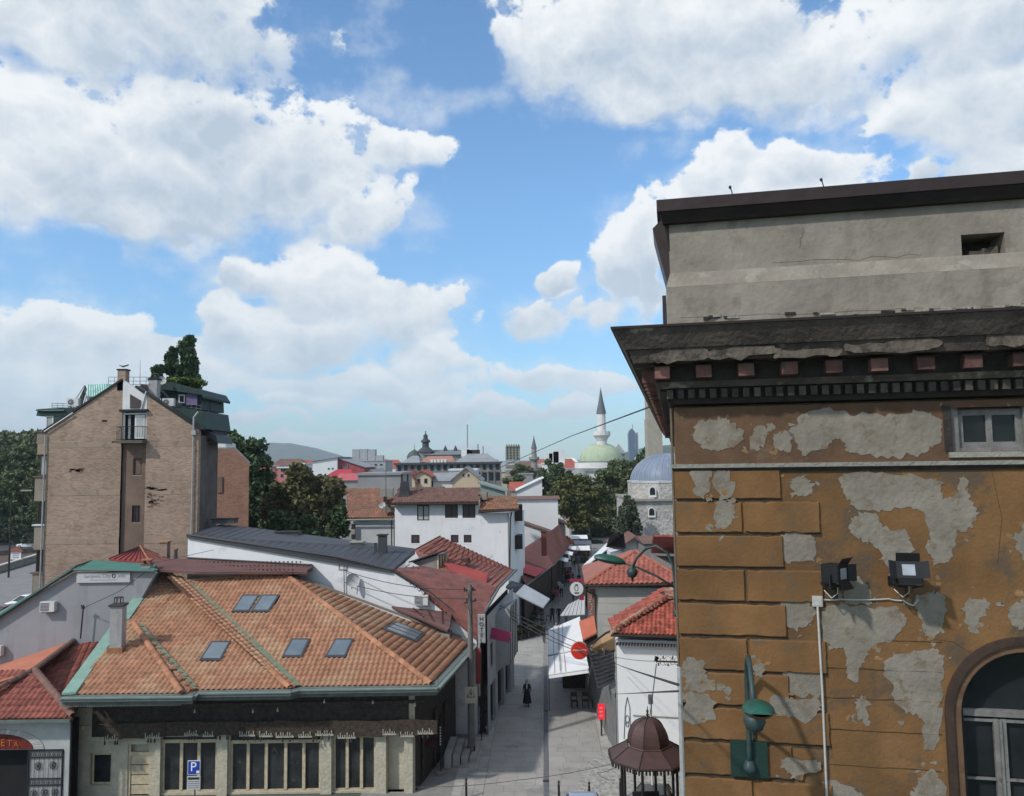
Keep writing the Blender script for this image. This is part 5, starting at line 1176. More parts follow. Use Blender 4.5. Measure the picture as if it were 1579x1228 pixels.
# street front with jettied upper floor
SFa = V((evf2.x+.15, evf2.y, 0)); SFb = V((evr.x-.1, evr.y+1.5, 0)); SFd = (SFb-SFa).normalized(); SFn = V((SFd.y, -SFd.x, 0)); SL = (SFb-SFa).length
gfr = mat('grey_front', (.34, .36, .37), .9, .12, 1)
m = MB(); ze = min(evf2.z, evf.z)-.15
hl = [(1.0+2.2*i, 1.8+2.2*i, 3.6, 5.0) for i in range(int(SL/2.2))]
wall_holes(m, SFa, SFd, Z, SL, ze, [h for h in hl if h[1] < SL]+[(.8, 2.6, .05, 2.6), (3.4, 5.6, .05, 2.7), (6.4, 8.4, .05, 2.7)], -SFn*.2); m.build('street_front', gfr, hot)
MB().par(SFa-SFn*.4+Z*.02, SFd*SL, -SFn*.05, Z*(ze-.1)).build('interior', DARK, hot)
for h in hl:
    if h[1] < SL: window(hot, SFa+SFd*h[0]+Z*h[2]-SFn*.08, SFd, SFn, .8, 1.4, wood_d, .07, 1, sill=conc_l)
MB().slab([SFa+SFd*3+Z*2.9, SFa+SFd*3+SFn*.9+Z*3.4, SFa+SFd*6+SFn*.9+Z*3.4, SFa+SFd*6+Z*2.9], Z*(ze-3.4)).build('jettied_bay', gfr, hot)
for k in range(5): MB().par(SFa+SFd*(3+.7*k)+SFn*.91+Z*3.4, SFd*.1, SFn*.03, Z*(ze-3.45)).build('timber_post', wood_d, hot)
MB().slab([L(748, 950), L(748, 985), L(760, 985), L(760, 950)], AB*.3).build('end_wall', gfr, hot) if False else None
evg = MB().tube([evf2+AN*.2, evf+SFn*.15, evr+SFn*.15], .09, 6).build('gutter', copper_d, hot)
# small things on the white wall
fr_ = L(526, 875); window(hot, L(522, 880, .02), AX, AN, .62, .5, conc_l, .09, 0)
MB().tube([L(531, 915, .12), L(530, 862, .12), L(531, 855, .12)], .03, 5).build('aerial_pole', rail, hot)
dish(L(544, 895, .45), .42, .45, 'grey satellite dish on the long white wall beside its tiny window')
aircon(L(652, 932, .0), AX, AN, 'air conditioner on the white wall above the narrow maroon roof', 1.0, fan=False)
MB().tube([L(661, 922, .1), L(662, 942, .1), L(690, 950, .1), L(697, 938, .1)], .03, 5).build('drain_pipe', acw, hot)
# maroon sheet roofs between restaurant and wall
mr = thing('maroon_lean_to', 'low maroon sheet metal roof against the left end of the long white wall', 'roof', L(380, 880, 1.5)-Z*5)
a = [L(236, 862, 1.0), L(290, 862, .05), L(480, 873, .05), L(482, 877, .9), L(474, 882, 1.5), L(300, 882, 3.4), L(245, 878, 3.0)]
fan(a, (0, 0, -.15), 'sheet_roof', dkred, mr)
MB().tube([a[2]+Z*.08, a[3]+Z*.05, a[4]+Z*.05], .06, 5).tube([a[1]+Z*.08+AN*.1, a[2]+Z*.08+AN*.1], .06, 5).build('edge_trim', MATS['dark_verge'], mr)
m = MB()
for k in range(3):
    for i in range(26):
        p = a[1].lerp(a[2], .15+.85*i/26)+AN*(.9+.5*k); p.z = L(300+(170)*i/26, 868+k*6, .9+.5*k).z+.05; m.box(p, (.08, .08, .09))
m.build('snow_guard', ribd, mr, kind='stuff')
MB().slab([V((p.x, p.y, 0)) for p in (a[1], a[2], a[4], a[5])], (0, 0, 7.2)).build('wall', dwall, mr)
m2 = thing('maroon_wedge_roof', 'narrow maroon metal roof between the tiled restaurant roof and the white wall', 'roof', L(650, 950, 1)-Z*5)
a = [L(604, 935, .05), L(697, 944, .05), L(693, 968, 1.2), L(690, 972, 1.3), L(640, 950, .9)]
fan(a, (0, 0, -.12), 'sheet_roof', dkred, m2)
m = MB()
for t in (.30, .55, .8):
    for i in range(6): p = a[0].lerp(a[1], t+.04).lerp(a[4].lerp(a[2], t), .12+i*.15); m.box(p+Z*.06, (.07, .07, .10))
m.build('snow_guard', ribd, m2, kind='stuff')
MB().slab([V((p.x, p.y, 0)) for p in (a[0], a[1], a[2], a[4])], (0, 0, a[2].z-.4)).build('wall', dwall, m2)
# little red roof against the brick block
rr = thing('small_red_roof', 'little bright red tiled hip roof at the foot of the brick apartment block', 'roof', at(215, 860, 50.5)-Z*9)
ps = [at(168, 862, 50), at(232, 868, 50), at(268, 866, 51), at(216, 843, 53.5)]
rib_slope(rr, [ps[0], ps[1], ps[3]], redm, 'front_slope', .3, ps[0], ps[1], ps[3], ps[3], .03, ribd); rib_slope(rr, [ps[1], ps[2], ps[3]], mat('dull_red_tile', (.22, .07, .06), .8, .3, 1), 'right_slope', .4, ps[1], ps[2], ps[3], ps[3], .03, ribd)
ridge(rr, ps[3], ps[1], clayr, .06, .3); MB().slab([V((p.x, p.y, 0)) for p in (ps[0], ps[1], ps[2], at(216, 843, 55))], (0, 0, ps[1].z-.3)).build('wall', dwall, rr)
for (x, y, w_, h_, lab, mt) in ((254, 856, .5, 1.5, 'brick chimney stub rising at the foot of the apartment block', brick), (271, 858, .16, .7, 'thin metal flue pipe by the left end of the white wall', greym)):
    p = at(x, y, 52); t = thing('chimney', lab, 'chimney', p-Z*.5); MB().box(p+Z*.1, (w_, w_, h_)).build('shaft', mt, t); MB().box(p+Z*(.13+h_/2), (w_*1.25, w_*1.25, .08)).build('cap', clayr, t)
# chimneys and vents on the grey roof
for (x, y, d, w_, h_, lab, mt) in ((590, 848, 5, .55, 1.9, 'black square chimney standing on the dark grey roof before the white house', greym), (579, 850, 5, .16, .9, 'thin black flue next to the black square chimney', greym), (551, 846, 6, .75, .8, 'low pale concrete chimney on the dark grey roof', conc_l)):
    p = H(x, y, d); t = thing('chimney', lab, 'chimney', p-Z*h_/2); MB().box(p, (w_, w_, h_)).build('shaft', mt, t); MB().box(p+Z*(h_/2+.06), (w_*1.3, w_*1.3, .07)).build('cap', conc_l if mt is conc_l else soot, t)
for (x, y, lab) in ((445, 826, 'flat roof hatch near the middle of the dark grey roof'), (347, 806, 'flat roof hatch at the far left back of the dark grey roof')):
    p = H(x, y, 7); t = thing('roof_hatch', lab, 'roof hatch', p); MB().box(p+Z*.1, (1.6, 1, .3)).build('curb', greym, t); MB().box(p+Z*.28, (1.75, 1.1, .06)).build('lid', soot, t)
# hotel sign and awnings on the left side of the street
sgn = thing('hotel_sign', 'tall white hotel sign with black vertical lettering on the street corner', 'sign', at(742, 990, 46.6))
sp0, sp1 = at(737, 992, 46.4), at(748, 948, 46.4); MB().par((sp0.x, 46.4, sp0.z), (sp1.x-sp0.x, 0, 0), (0, .18, 0), (0, 0, sp1.z-sp0.z)).build('panel', mat('sign_grey_white', (.36, .37, .37), .7, .06), sgn)
hgt = (sp1.z-sp0.z)
for i, ch in enumerate('HOTEL'): text(ch, .33, flat('black_print', (.02, .02, .02)), sgn, ((sp0.x+sp1.x)/2, 46.38, sp1.z-.25-i*.315), (1, 0, 0), Z, (0, -1, 0), .006, label=None)
def awning(name, pts, mt, label, frame=True, th=.04, valance=0, group=None):
    c = sum((V(p) for p in pts), V((0, 0, 0)))/len(pts); t = thing(name, label, 'awning', c, group)
    MB().slab([V(p) for p in pts], (0, 0, th)).build('canopy', mt, t)
    if valance:
        for i in range(len(pts)):
            a, b = V(pts[i]), V(pts[(i+1) % len(pts)]); 
            if min(a.z, b.z) < c.z: MB().slab([a, b, b-Z*valance, a-Z*valance], (.0, .02, 0)).build('valance', mt, t)
    if frame:
        m = MB(); 
        for i in range(len(pts)): m.tube([V(pts[i])-Z*.03, V(pts[(i+1) % len(pts)])-Z*.03], .025, 4)
        m.build('frame', rail, t)
    return t
mag = mat('magenta_cloth', (.28, .022, .075), .8, .12, 2, bump=.1); canv = mat('white_canvas', (.68, .69, .70), .85, .05, 1.2, bump=.1); grec = mat('grey_canvas', (.30, .31, .33), .85, .1, 1)
awning('awning', [at(756, 968, 48.4), at(789, 977, 48.2), at(785, 991, 47.6), at(752, 983, 47.8)], mag, 'magenta awning over a shop door beside the hotel sign')
pc = mat('grey_folding_roof', (.33, .35, .38), .6, .1, 1, bump=.1)
awning('awning', [at(809, 903, 63), at(848, 925, 61), at(838, 938, 59.0), at(795, 917, 61)], pc, 'large pale grey flat awning jutting over the street on the left', th=.08)
awning('awning', [at(788, 897, 62), at(809, 903, 63), at(797, 915, 61.5), at(780, 906, 60.5)], greym, 'dark grey awning wedge between the hotel roof and the pale grey awning', th=.08)
# low red roofed shops further down the left side
def shop_row(name, label, eave, back, h_wall, mt, rib=.4, wallm=None, cat='shop', group=None, ribs=True):
    e = [V(p) for p in eave]; b_ = [V(p) for p in back]; t = thing(name, label, cat, V((e[0].x, e[0].y, 0)), group)
    if ribs: rib_slope(t, e+b_[::-1], mt, 'roof', rib, e[0], e[-1], b_[0], b_[-1], .035, ribd)
    else: fan(e+b_[::-1], (0, 0, -.12), 'roof', mt, t)
    ins = lambda p, q_, f: V((p.x+(q_.x-p.x)*f, p.y+(q_.y-p.y)*f, 0))
    MB().slab([ins(e[0], b_[0], .12), ins(e[-1], b_[-1], .12), V((b_[-1].x, b_[-1].y, 0)), V((b_[0].x, b_[0].y, 0))], (0, 0, min(e[0].z, e[-1].z)-.15)).build('wall', wallm or wood_d, t)
    MB().tube([e[0]-Z*.05, e[-1]-Z*.05], .07, 5).build('gutter', copper_d, t)
    return t
ez = 4.3
def S(x, y, z): return onz(x, y, z)
rz7 = 6.7
worn = mat('worn_red_sheet', (.23, .115, .10), .8, .3, .8, c2=(.30, .10, .09), c2t=.54, c2s=.35)
shop_row('street_shop', 'low shop with worn red and brown sheet roof beyond the pale grey awning', [S(812, 902, ez), S(853, 871, ez)], [S(786, 860, 6.0), S(830, 831, 6.0)], 3, worn, .8)
shop_row('street_shop', 'brown roofed shop with rusty stovepipe behind the worn red roof', [S(854, 871, ez), S(869, 854, ez)], [S(831, 831, 6.0), S(850, 818, 6.0)], 3, worn, .5)
shop_row('street_shop', 'far brown roofed shop on the left where the street narrows', [S(870, 853, ez), S(878, 840, ez)], [S(851, 818, 6.0), S(862, 809, 6.0)], 3, redr, .5)
t = thing('red_canopy', 'bright red corrugated canopy strip on the worn roof beside the white house', 'canopy', S(815, 885, 5)); fan([S(799, 881, 5.15), S(806, 869, 5.5), S(841, 879, 4.75), S(826, 890, 4.5)], (0, 0, .05), 'sheet', mat('bright_red_sheet', (.42, .06, .06), .7, .15), t)
p = S(835, 850, 6.6); t = thing('stovepipe', 'tall rusty square stovepipe on the brown roof by the white house', 'chimney', p); MB().par(p-Z*.5, (.55, 0, 0), (0, .5, 0), (0, 0, 2.4)).build('shaft', mat('rusty_pipe', (.17, .055, .035), .9, .2), t); MB().par(p+V((-.08, -.05, 1.92)), (.7, 0, 0), (0, .6, 0), (0, 0, .1)).build('cap', soot, t)
for k, (x, y) in enumerate(((866, 856), (858, 866), (872, 848))):
    c = S(x, y, 3.6); awning('awning', [c+V((-1.4, 1.2, .9)), c+V((1.6, .9, .2)), c+V((1.3, -1.6, .1)), c+V((-1.7, -1.2, .8))], canv if k != 1 else pc, ('white market awning over the far left stalls', 'pale folded awning over the end of the worn red roof', 'farthest white awning on the left of the street')[k])

# ================================================================ white three storey house
YW = 72.0; WO = at(785, 872, YW); WO.z = 0; wdx = AX
def Wp(x, y, d=0): return onp(x, y, WO+AB*d, AN)
wh = thing('white_house', 'white three storey house with small dark windows and stepped brown tile roofs', 'house', WO+AX*-7+AB*4)
x0, x1 = (Wp(609, 800)-WO).dot(AX), 0
zc = lambda y, x=700: Wp(x, y).z
ztl = Wp(700, 778).z; ztr = Wp(765, 791).z; xm = (Wp(740, 780)-WO).dot(AX)
def wr(xa, xb, ya, yb): return ((Wp(xa, ya)-WO).dot(AX)-x0, (Wp(xb, ya)-WO).dot(AX)-x0, Wp(xa, yb).z, Wp(xa, ya).z)
WH = [wr(643, 662, 779, 803), wr(686, 706, 778, 799), wr(713, 733, 778, 799), wr(634, 647, 825, 838), wr(695, 707, 825, 837), wr(715, 727, 825, 837)]
m = MB(); wall_holes(m, WO+AX*x0, AX, Z, xm-x0, ztl, WH, AB*.25); wall_holes(m, WO+AX*xm, AX, Z, -xm, ztr, [], AB*.2); m.build('front_wall', whitew, wh)
MB().par(WO+AX*x0+AB*.27, AX*-x0, AB*8, Z*(ztr-.2)).build('rear_mass', whitew, wh)
dkf = mat('dark_window_frame', (.03, .022, .02), .6)
for i, h in enumerate(WH):
    window(wh, WO+AX*(x0+h[0])+Z*h[2]+AB*.05, AX, AN, h[1]-h[0], h[3]-h[2], dkf, .10, 1 if i < 3 else 0, glass=mat('brown_glass', (.06, .045, .045)) if i else mat('curtained_glass', (.4, .42, .4)))
    MB().par(WO+AX*(x0+h[0]-.1)+Z*(h[2]-.12)+AN*.02, AX*(h[1]-h[0]+.2), AB*.03, Z*.1).build('window_surround', mat('pale_surround', (.68, .68, .68), .8, .03), wh)
tileb = mat('brown_roof_tile', (.16, .09, .075), .9); tileo = mat('orange_brown_tile', (.25, .125, .07), .85, .35, 1.5, c2=(.16, .10, .08), c2t=.56, c2s=1.2, bump=.3)
bud = {}
tile_slope(wh, [Wp(604, 776, -.7), Wp(738, 774, -.7), Wp(740, 752, 3), Wp(615, 753, 3)], .30, .42, .06, tileb, bud, under); tile_finish(wh, bud, 40)
bud = {}
tile_slope(wh, [Wp(738, 787, -.7), Wp(801, 785, -.5), Wp(795, 768, 2.5), Wp(745, 764, 3)], .30, .42, .06, tileo, bud, under); tile_finish(wh, bud, 20, sname='side_tile_field')
for a, b in (((604, 778), (738, 777)), ((738, 790), (801, 787))): MB().tube([Wp(*a, -.8), Wp(*b, -.8)], .09, 6).build('gutter', soot, wh)
MB().slab([Wp(604, 779, -.7), Wp(738, 778, -.7), Wp(738, 778, 0), Wp(606, 779, 0)], (0, 0, .05)).build('soffit', soot, wh)
MB().slab([Wp(738, 791, -.7), Wp(801, 788, -.7), Wp(801, 788, 0), Wp(738, 791, 0)], (0, 0, .05)).build('soffit', conc_l, wh)
# right side wall with bay windows
sr = V((at(799, 800, YW+3).x, 0, 0)); SWd = (V((at(799, 800, YW+4.0).x, YW+4.0, 0))-WO).normalized(); SWn = V((SWd.y, -SWd.x, 0))
MB().slab([WO+AN*-.01+AX*.003, WO+SWd*6, WO+SWd*6+AX*-1, WO+AB*.3+AX*-.3], (0, 0, ztr-.1)).build('side_wall', whitew, wh)
for (yt, yb_) in ((778, 803), (825, 846)):
    a = at(801, yb_, YW+3); MB().box((a.x-.05, YW+3.2, (a.z+at(801, yt, YW+3).z)/2), (.7, 1.6, at(801, yt, YW+3).z-a.z)).build('bay_window', dkf, wh)
MB().tube([Wp(789, 790, -.15), Wp(787, 800, -.12), Wp(786, 876, -.12)], .07, 6).build('downpipe', soot, wh)
MB().tube([WO+AX*-.0+AN*.12+Z*ztr, WO+AN*.12], .06, 6).build('corner_trim', conc_l, wh)
# chimney cluster on its roof
t = thing('chimney', 'blackened chimney with tapered hood on the left end of the white house roof', 'chimney', Wp(625, 772, 1)); c = Wp(624, 760, 1.2)
MB().lathe(c-Z*.9, [(.95, 0), (.8, .5), (.62, 1.0), (.5, 1.9), (.42, 2.0)], 4, rot=.78).build('hood', mat('sooty_metal', (.035, .033, .04), .7, .3), t)
for dx in (-.28, .28): MB().box(c+V((dx, 0, 1.45)), (.14, .3, .7)).build('flue', soot, t)
MB().box(c+Z*-.95, (2.2, 1.5, .4)).build('lead_tray', mat('sooty_metal', (.035, .033, .04)), t)
# left wing
bud = {}
tile_slope(wh, [Wp(537, 799, 2), Wp(608, 799, 2), Wp(606, 755, 7), Wp(534, 753, 7)], .30, .42, .06, mat('faded_pink_tile', (.27, .125, .09), .9, .3, 1.2, c2=(.20, .12, .08), c2t=.5), bud, under); tile_finish(wh, bud, 60, sname='wing_tile_field')
MB().tube([Wp(535, 802, 1.9), Wp(609, 801, 1.9)], .09, 6).build('gutter', conc_l, wh)
a = Wp(542, 803, 2.6); MB().par(V((a.x, a.y, 0)), AX*((Wp(607, 803, 2.6)-a).dot(AX)), AB*4.5, Z*(a.z-.1)).build('wing_wall', mat('wing_grey', (.42, .43, .43), .9, .08), wh)
MB().tube([Wp(604, 802, 2.3), Wp(604, 850, 2.3)], .06, 5).build('downpipe', soot, wh)
for k in range(3): MB().box(Wp(545, 812+k*8, 2.2), (.35, .3, .5)).build('meter_box', soot if k != 1 else conc_l, wh)
MB().box(Wp(597, 760, 4), (1.3, 1, .9)).build('roof_box', conc_l, wh); MB().box(Wp(601, 785, 2.2), (1.2, .6, .5)).build('roof_box', conc, wh); dish(Wp(589, 779, 2.0), .35, .0, 'round dish low on the left wing of the white house')
c = Wp(595, 775, 1.5); t = thing('aerial_mast', 'tall aerial mast with cross bar on the roof of the white house', 'mast', c); MB().tube([c-Z*1, Wp(595, 708, 1.5)], [.06, .03], 5).tube([Wp(591, 726, 1.5), Wp(599, 726, 1.5)], .03, 4).build('pole', rail, t)
for k in range(3): MB().box(Wp(594+3*k, 770+4*k, 1.5), (.3, .25, .5)).build('aerial_box', soot, t)
MB().par(Wp(739, 771, 1.2), AX*.7, AB*.7, Z*.7).build('chimney_stub', conc, wh)
# ================================================================ right side of the street: white house with red roof
YR = 43.2; RO = at(948, 985, YR); RO.z = 0
def Q(x, y, d=0): return onp(x, y, RO+RS*d, RN)
hz_ = Q(948, 986).z; rw = thing('white_corner_house', 'white walled house with bright red tile hip roof next to the ochre building', 'house', RO+RR*3+RS*3)
m = MB().par(RO, RR*5.2, RS*6, Z*(hz_)); m.build('wall', mat('bright_white_wall', (.72, .74, .76), .9, .05, .7, streak=.1, streakc=(.5, .5, .5)), rw)
MB().par(RO+RN*.02+RR*.01+Z*.0, RR*.05, RS*.01, Z*hz_).build('corner_bead', conc_l, rw)
brightred = mat('bright_red_tile', (.33, .082, .055), .75, .35, 2.8, c2=(.20, .055, .04), c2t=.52, c2s=1.6, bump=.2, rnd=.3)
pinkred = mat('pinkish_red_tile', (.31, .09, .065), .8, .25, 1.5, c2=(.23, .085, .065), c2t=.55, rnd=.15)
bud = {}
tile_slope(rw, [Q(944, 977, -.5), Q(1062, 981, -.5), Q(1062, 930, 3.2), Q(1026, 923, 3.2)], .24, .36, .05, brightred, bud, under); n0 = len(bud['mats'])
tile_slope(rw, [Q(938, 957, 4.4), Q(945, 975, -.5), Q(1026, 923, 3.2), Q(1021, 908, 6.5)], .27, .40, .05, brightred, bud, under, uxd=(Q(945, 975, -.5)-Q(938, 957, 4.4)).normalized())
tile_finish(rw, bud, 290)
crest = mat('crumbling_mortar', (.36, .24, .17), .95, .4, 5, c2=(.25, .08, .06), c2t=.5, bump=.8, bs=10)
a, b = Q(945, 974, -.5), Q(1028, 922, 3.3)
for k in range(16):
    p = a.lerp(b, k/15); MB().lathe(p+V((random.gauss(0, .04), 0, -.02)), [(.20+random.random()*.06, 0), (.15, .09+random.random()*.06), (.04, .14)], 6, rot=random.random()).build('mortar_lump', crest, rw)
ridge(rw, a+Z*.06, b+Z*.06, crest, .12, .36, lift=.08)
MB().slab([Q(1030, 925, 3.2), Q(1062, 930, 3.2), Q(1062, 905, 6.5), Q(1022, 906, 6.5)], (0, 0, -.1)).build('back_slope', crest, rw)
MB().tube([Q(942, 980, -.6), Q(1062, 984, -.6)], .07, 6).build('gutter', soot, rw)
m = MB()
for k in range(30): m.par(RO+RR*(.1+.16*k)+RN*.02+Z*(hz_-.22), RR*.08, RN*.45, Z*.08)
m.build('rafter_end', wood_d, rw, kind='stuff')
MB().slab([Q(943, 981, -.5), Q(1062, 984, -.5), Q(1062, 984, .0), Q(947, 981, .0)], (0, 0, .06)).build('soffit', soot, rw)
t = Q(1000, 1150, -.01); 
# painted wall sign: pointed frame with letters
bl = flat('grey_paint', (.16, .17, .18)); m = MB()
for (a, b) in (((964, 1091), (967, 1075)), ((967, 1075), (971, 1091)), ((964, 1091), (962, 1140)), ((971, 1091), (972, 1140))): m.tube([Q(*a, -.03), Q(*b, -.03)], .018, 4)
ws_ = m.build('wall_sign', bl, rw)
for i, ch in enumerate('ACFO'[:3]): pass
for (y, r) in ((1109, .13), (1117, .09)):
    c = Q(967, y, -.03); MB().tube([c+RR*math.cos(t)*r*.8+Z*math.sin(t)*r*1.5 for t in [k*math.pi/6 for k in range(13)]], .02, 4).build('ring', bl, ws_)
MB().par(Q(976, 1104, -.04), RR*3.6, RN*.02, Z*.05).build('wall_moulding', conc_l, rw)
# narrow shop side left of it, facing the street
alley = thing('street_corner_shop', 'grey shuttered shop under the dark corrugated roof left of the white wall', 'shop', Q(925, 1150, 3))
sA = V((RO.x-.02, RO.y+.0, 0)); sB = onz(903, 1068, 0); sB.z = 0
MB().slab([sA+V((0, .1, 0)), sB, sB+V((1.5, .3, 0)), sA+V((.6, 4, 0)), sA+V((.0, .5, 0))], (0, 0, 3.1)).build('shutter_wall', mat('grey_metal_shutter', (.17, .18, .18), .6, .3, 1.5), alley)
c0 = [S(908, 1006, 5.0), S(947, 998, 5.0), S(948, 1050, 3.4), S(922, 1062, 3.4)]
corr = mat('dark_corrugated', (.075, .075, .08), .6, .3, 1.5)
fan(c0, (0, 0, -.06), 'corrugated_roof', corr, alley)
m = MB()
for k in range(10): t = k/9; m.tube([c0[0].lerp(c0[3], t)+Z*.03, c0[1].lerp(c0[2], t)+Z*.03], .035, 4)
m.build('corrugation', corr, alley)
tan = mat('tan_sheet', (.34, .22, .12), .85, .2, 1.2, c2=(.22, .13, .07), c2t=.58)
fan([S(912, 1000, 5.6), S(938, 972, 6.4), S(950, 982, 6.2), S(948, 1000, 5.5), S(920, 1006, 5.2)], (0, 0, -.06), 'tan_roof', tan, alley)
MB().tube([S(905, 998, 5.9), S(935, 976, 6.5), S(945, 972, 6.6)], .06, 5).build('gutter', soot, alley)
for k in range(6):
    p = S(925+4*k, 1008-1.5*k, 5.3); MB().box(p+Z*.1, (.25, .2, .2+.15*(k % 3)), k).build('roof_clutter', (soot, conc_l, wood_d)[k % 3], alley)
rs_ = thing('red_lean_to', 'small plain orange red lean-to roof left of the beige wall', 'roof', S(905, 970, 5.5))
fan([S(893, 958, 6.2), S(916, 950, 6.6), S(920, 975, 5.8), S(899, 986, 5.4)], (0, 0, -.1), 'sheet_roof', mat('orange_red_sheet', (.42, .12, .07), .75, .15, .8), rs_)
MB().slab([S(899, 988, 5.25), S(920, 977, 5.65), S(921, 983, 5.4), S(900, 994, 5.1)], (0, .1, -.2)).build('fascia', soot, rs_)
# beige house with hip roof
YH = 53.0; HO = at(905, 905, YH); HO.z = 0
def Hq(x, y, d=0): return onp(x, y, HO+RS*d, RN)
be = thing('beige_house', 'beige house with regular red tiled pyramid roof above the curved lamp bracket', 'house', HO+RR*4+RS*4)
hz2 = Hq(950, 906).z
MB().par(HO+RR*.1, RR*8, RS*7, Z*hz2).build('wall', mat('beige_wall', (.38, .375, .345), .9, .08, .8, streak=.15), be)
for y in (930, 947, 965): MB().par(Hq(917, y, -.012), RR*6, RS*.01, Z*.025).build('wall_joint', mat('joint_grey', (.28, .28, .26)), be)  # thin joint lines, somewhat darker than the beige wall
orn = MB().par(HO+RR*.02+RN*.03, RR*.55, RS*.02, Z*(hz2-.15)).build('carved_panel', mat('carved_brown', (.19, .10, .085), .9, .3), be)
for k in range(26):
    z = hz2-.35-k*.16; c = HO+RN*.045+Z*z+RR*(.28+.07*math.sin(k*1.3)); MB().lathe(c, [(.01, -.06), (.07, -.03), (.08, .02), (.02, .06)], 6, sy=.4).build('carving', mat('pale_carving', (.34, .30, .26), .9, .3), orn)
MB().tube([Hq(902, 905, -.6), Hq(906, 912, -.4), Hq(918, 918, -.1), Hq(918, 985, -.1)], .075, 7).build('downpipe', soot, be)
bud = {}
E0, E1, E2, Ap, Eb = Hq(902, 902, -.6), Hq(1062, 899, -.6), Hq(1062, 885, 6), Hq(980, 851, 3.8), Hq(897, 873, 8.5)
tile_slope(be, [E0, E1, Ap], .33, .42, .07, mat('red_roll_tile', (.32, .105, .078), .75, .3, 1.5, c2=(.22, .075, .058), c2t=.6, rnd=.15), bud, under)
tile_finish(be, bud, 290)
fan([Eb, E0, Ap, Hq(974, 848, 5.0)], (0, 0, -.1), 'left_slope', mat('flat_red_slope', (.30, .12, .09), .8, .18, .8, rnd=0), be)
fan([Ap, E1, Hq(1062, 890, 4)], (0, 0, -.1), 'right_slope', MATS['flat_red_slope'], be)
ridge(be, E0+Z*.05, Ap+Z*.05, mat('red_ridge', (.33, .12, .08), .8, .2), .12, .4, lift=.06); ridge(be, Ap+Z*.03, E1+Z*.05, MATS['red_ridge'], .12, .4, lift=.06)
MB().tube([E0-Z*.1, E1-Z*.1], .08, 6).build('gutter', soot, be)
MB().slab([E0-Z*.14, E1-Z*.14, E1-Z*.14+RS*.6, E0-Z*.14+RS*.6], (0, 0, .04)).build('soffit', soot, be)
# white awnings with lettering strip
strip_m = mat('grey_print_strip', (.30, .29, .29), .8, .25, 6)
def big_awning(p, label):
    t = awning('awning', p, canv, label, True, .05, 0, 'big white awnings on the right of the street'); a, b, c, d = [V(q_) for q_ in p]
    n = (b-a).cross(d-a).normalized(); n = n if n.z > 0 else -n
    for (u0_, u1_, mt) in ((.16, .18, strip_m), (.30, .36, mat('pale_grey_strip', (.47, .46, .46))), (.44, .46, strip_m)):
        MB().slab([a.lerp(b, u0_)+n*.055, a.lerp(b, u1_)+n*.055, d.lerp(c, u1_)+n*.055, d.lerp(c, u0_)+n*.055], n*.004).build('stripe', mt, t)
    m = MB(); 
    for k in range(22): s_ = .05+.9*k/22; q0 = a.lerp(d, s_); q1 = b.lerp(c, s_); m.box(q0.lerp(q1, .33)+n*.064, (.10, .05, .01))
    m.build('print_mark', flat('grey_paint', (.16, .17, .18)), t)
    MB().slab([a, a-Z*.25, d-Z*.25, d], (.01, 0, 0)).build('valance', canv, t); MB().slab([d, c, c-Z*.22, d-Z*.22], (0, -.015, 0)).build('valance', canv, t)
    MB().tube([b.lerp(c, .5)+Z*.02, a.lerp(d, .5)-Z*.05], .03, 5).tube([a.lerp(d, .5), V((a.lerp(d, .5).x, a.lerp(d, .5).y, 0))], .035, 5).build('pole', rail, t)
    return t
big_awning([S(846, 972, 3.1), S(894, 952, 4.2), S(900, 1000, 3.9), S(845, 1011, 2.9)], 'white awning nearer the far end, behind the red round sign')
big_awning([S(846, 1014, 2.9), S(902, 1003, 3.9), S(908, 1032, 3.7), S(846, 1041, 2.75)], 'white awning nearest the viewer, below the red round sign')
lat = awning('awning', [S(876, 933, 3.6), S(902, 920, 4.2), S(902, 948, 4.0), S(864, 950, 3.2)], mat('pale_tarp', (.42, .42, .41), .8, .1), 'small pale lattice awning behind the white awnings')
for k in range(7): t_ = k/6; MB().tube([S(876, 933, 3.6).lerp(S(902, 920, 4.2), t_)+Z*.06, S(864, 950, 3.2).lerp(S(902, 948, 4.0), t_)+Z*.06], .025, 4).build('batten', rail, lat)
# no entry style sign and the cafe roundel
def roundel(p, r, mt, rim, label, n=V((0, -1, 0)), words=None):
    t = thing('round_sign', label, 'sign', p); p = V(p); ux = V((1, 0, 0))
    def disc(rr, off, th, m_, nm, par): return MB().slab([p+n*off+ux*math.cos(k*math.pi/14)*rr+Z*math.sin(k*math.pi/14)*rr for k in range(28)], n*th).build(nm, m_, par)
    disc(r, 0, .05, rim, 'rim', t); f_ = disc(r*.93, .052, .02, mt, 'face', t); return t, f_, p
redp = mat('sign_red', (.62, .035, .02), .5, .06, bump=0); pinkp = mat('pale_pink', (.62, .30, .27), .6, .05)
t, f_, p = roundel(at(893.5, 1003, 46.2), .52, redp, pinkp, 'large red round sign with a pale horizontal bar, hanging before the white awning')
text('TRAMVAJ', .19, mat('pale_letters', (.66, .40, .36), .6), t, p+V((0, -.076, .06)), (1, 0, 0), Z, (0, -1, 0), .004) if False else None
MB().par(p+V((-.40, -.085, -.02)), (.80, 0, 0), (0, .01, 0), (0, 0, .09)).build('bar', pinkp, f_)
MB().tube([p+V((.5, .03, .1)), p+V((1.0, .1, .25))], .03, 5).build('arm', soot, t)
t, f_, p = roundel(at(889, 908, 54.0), .50, mat('white_enamel', (.62, .62, .62), .5, .05), mat('dark_rim', (.06, .03, .03), .5), 'white round cafe sign with dark rim hanging from the beige house corner')
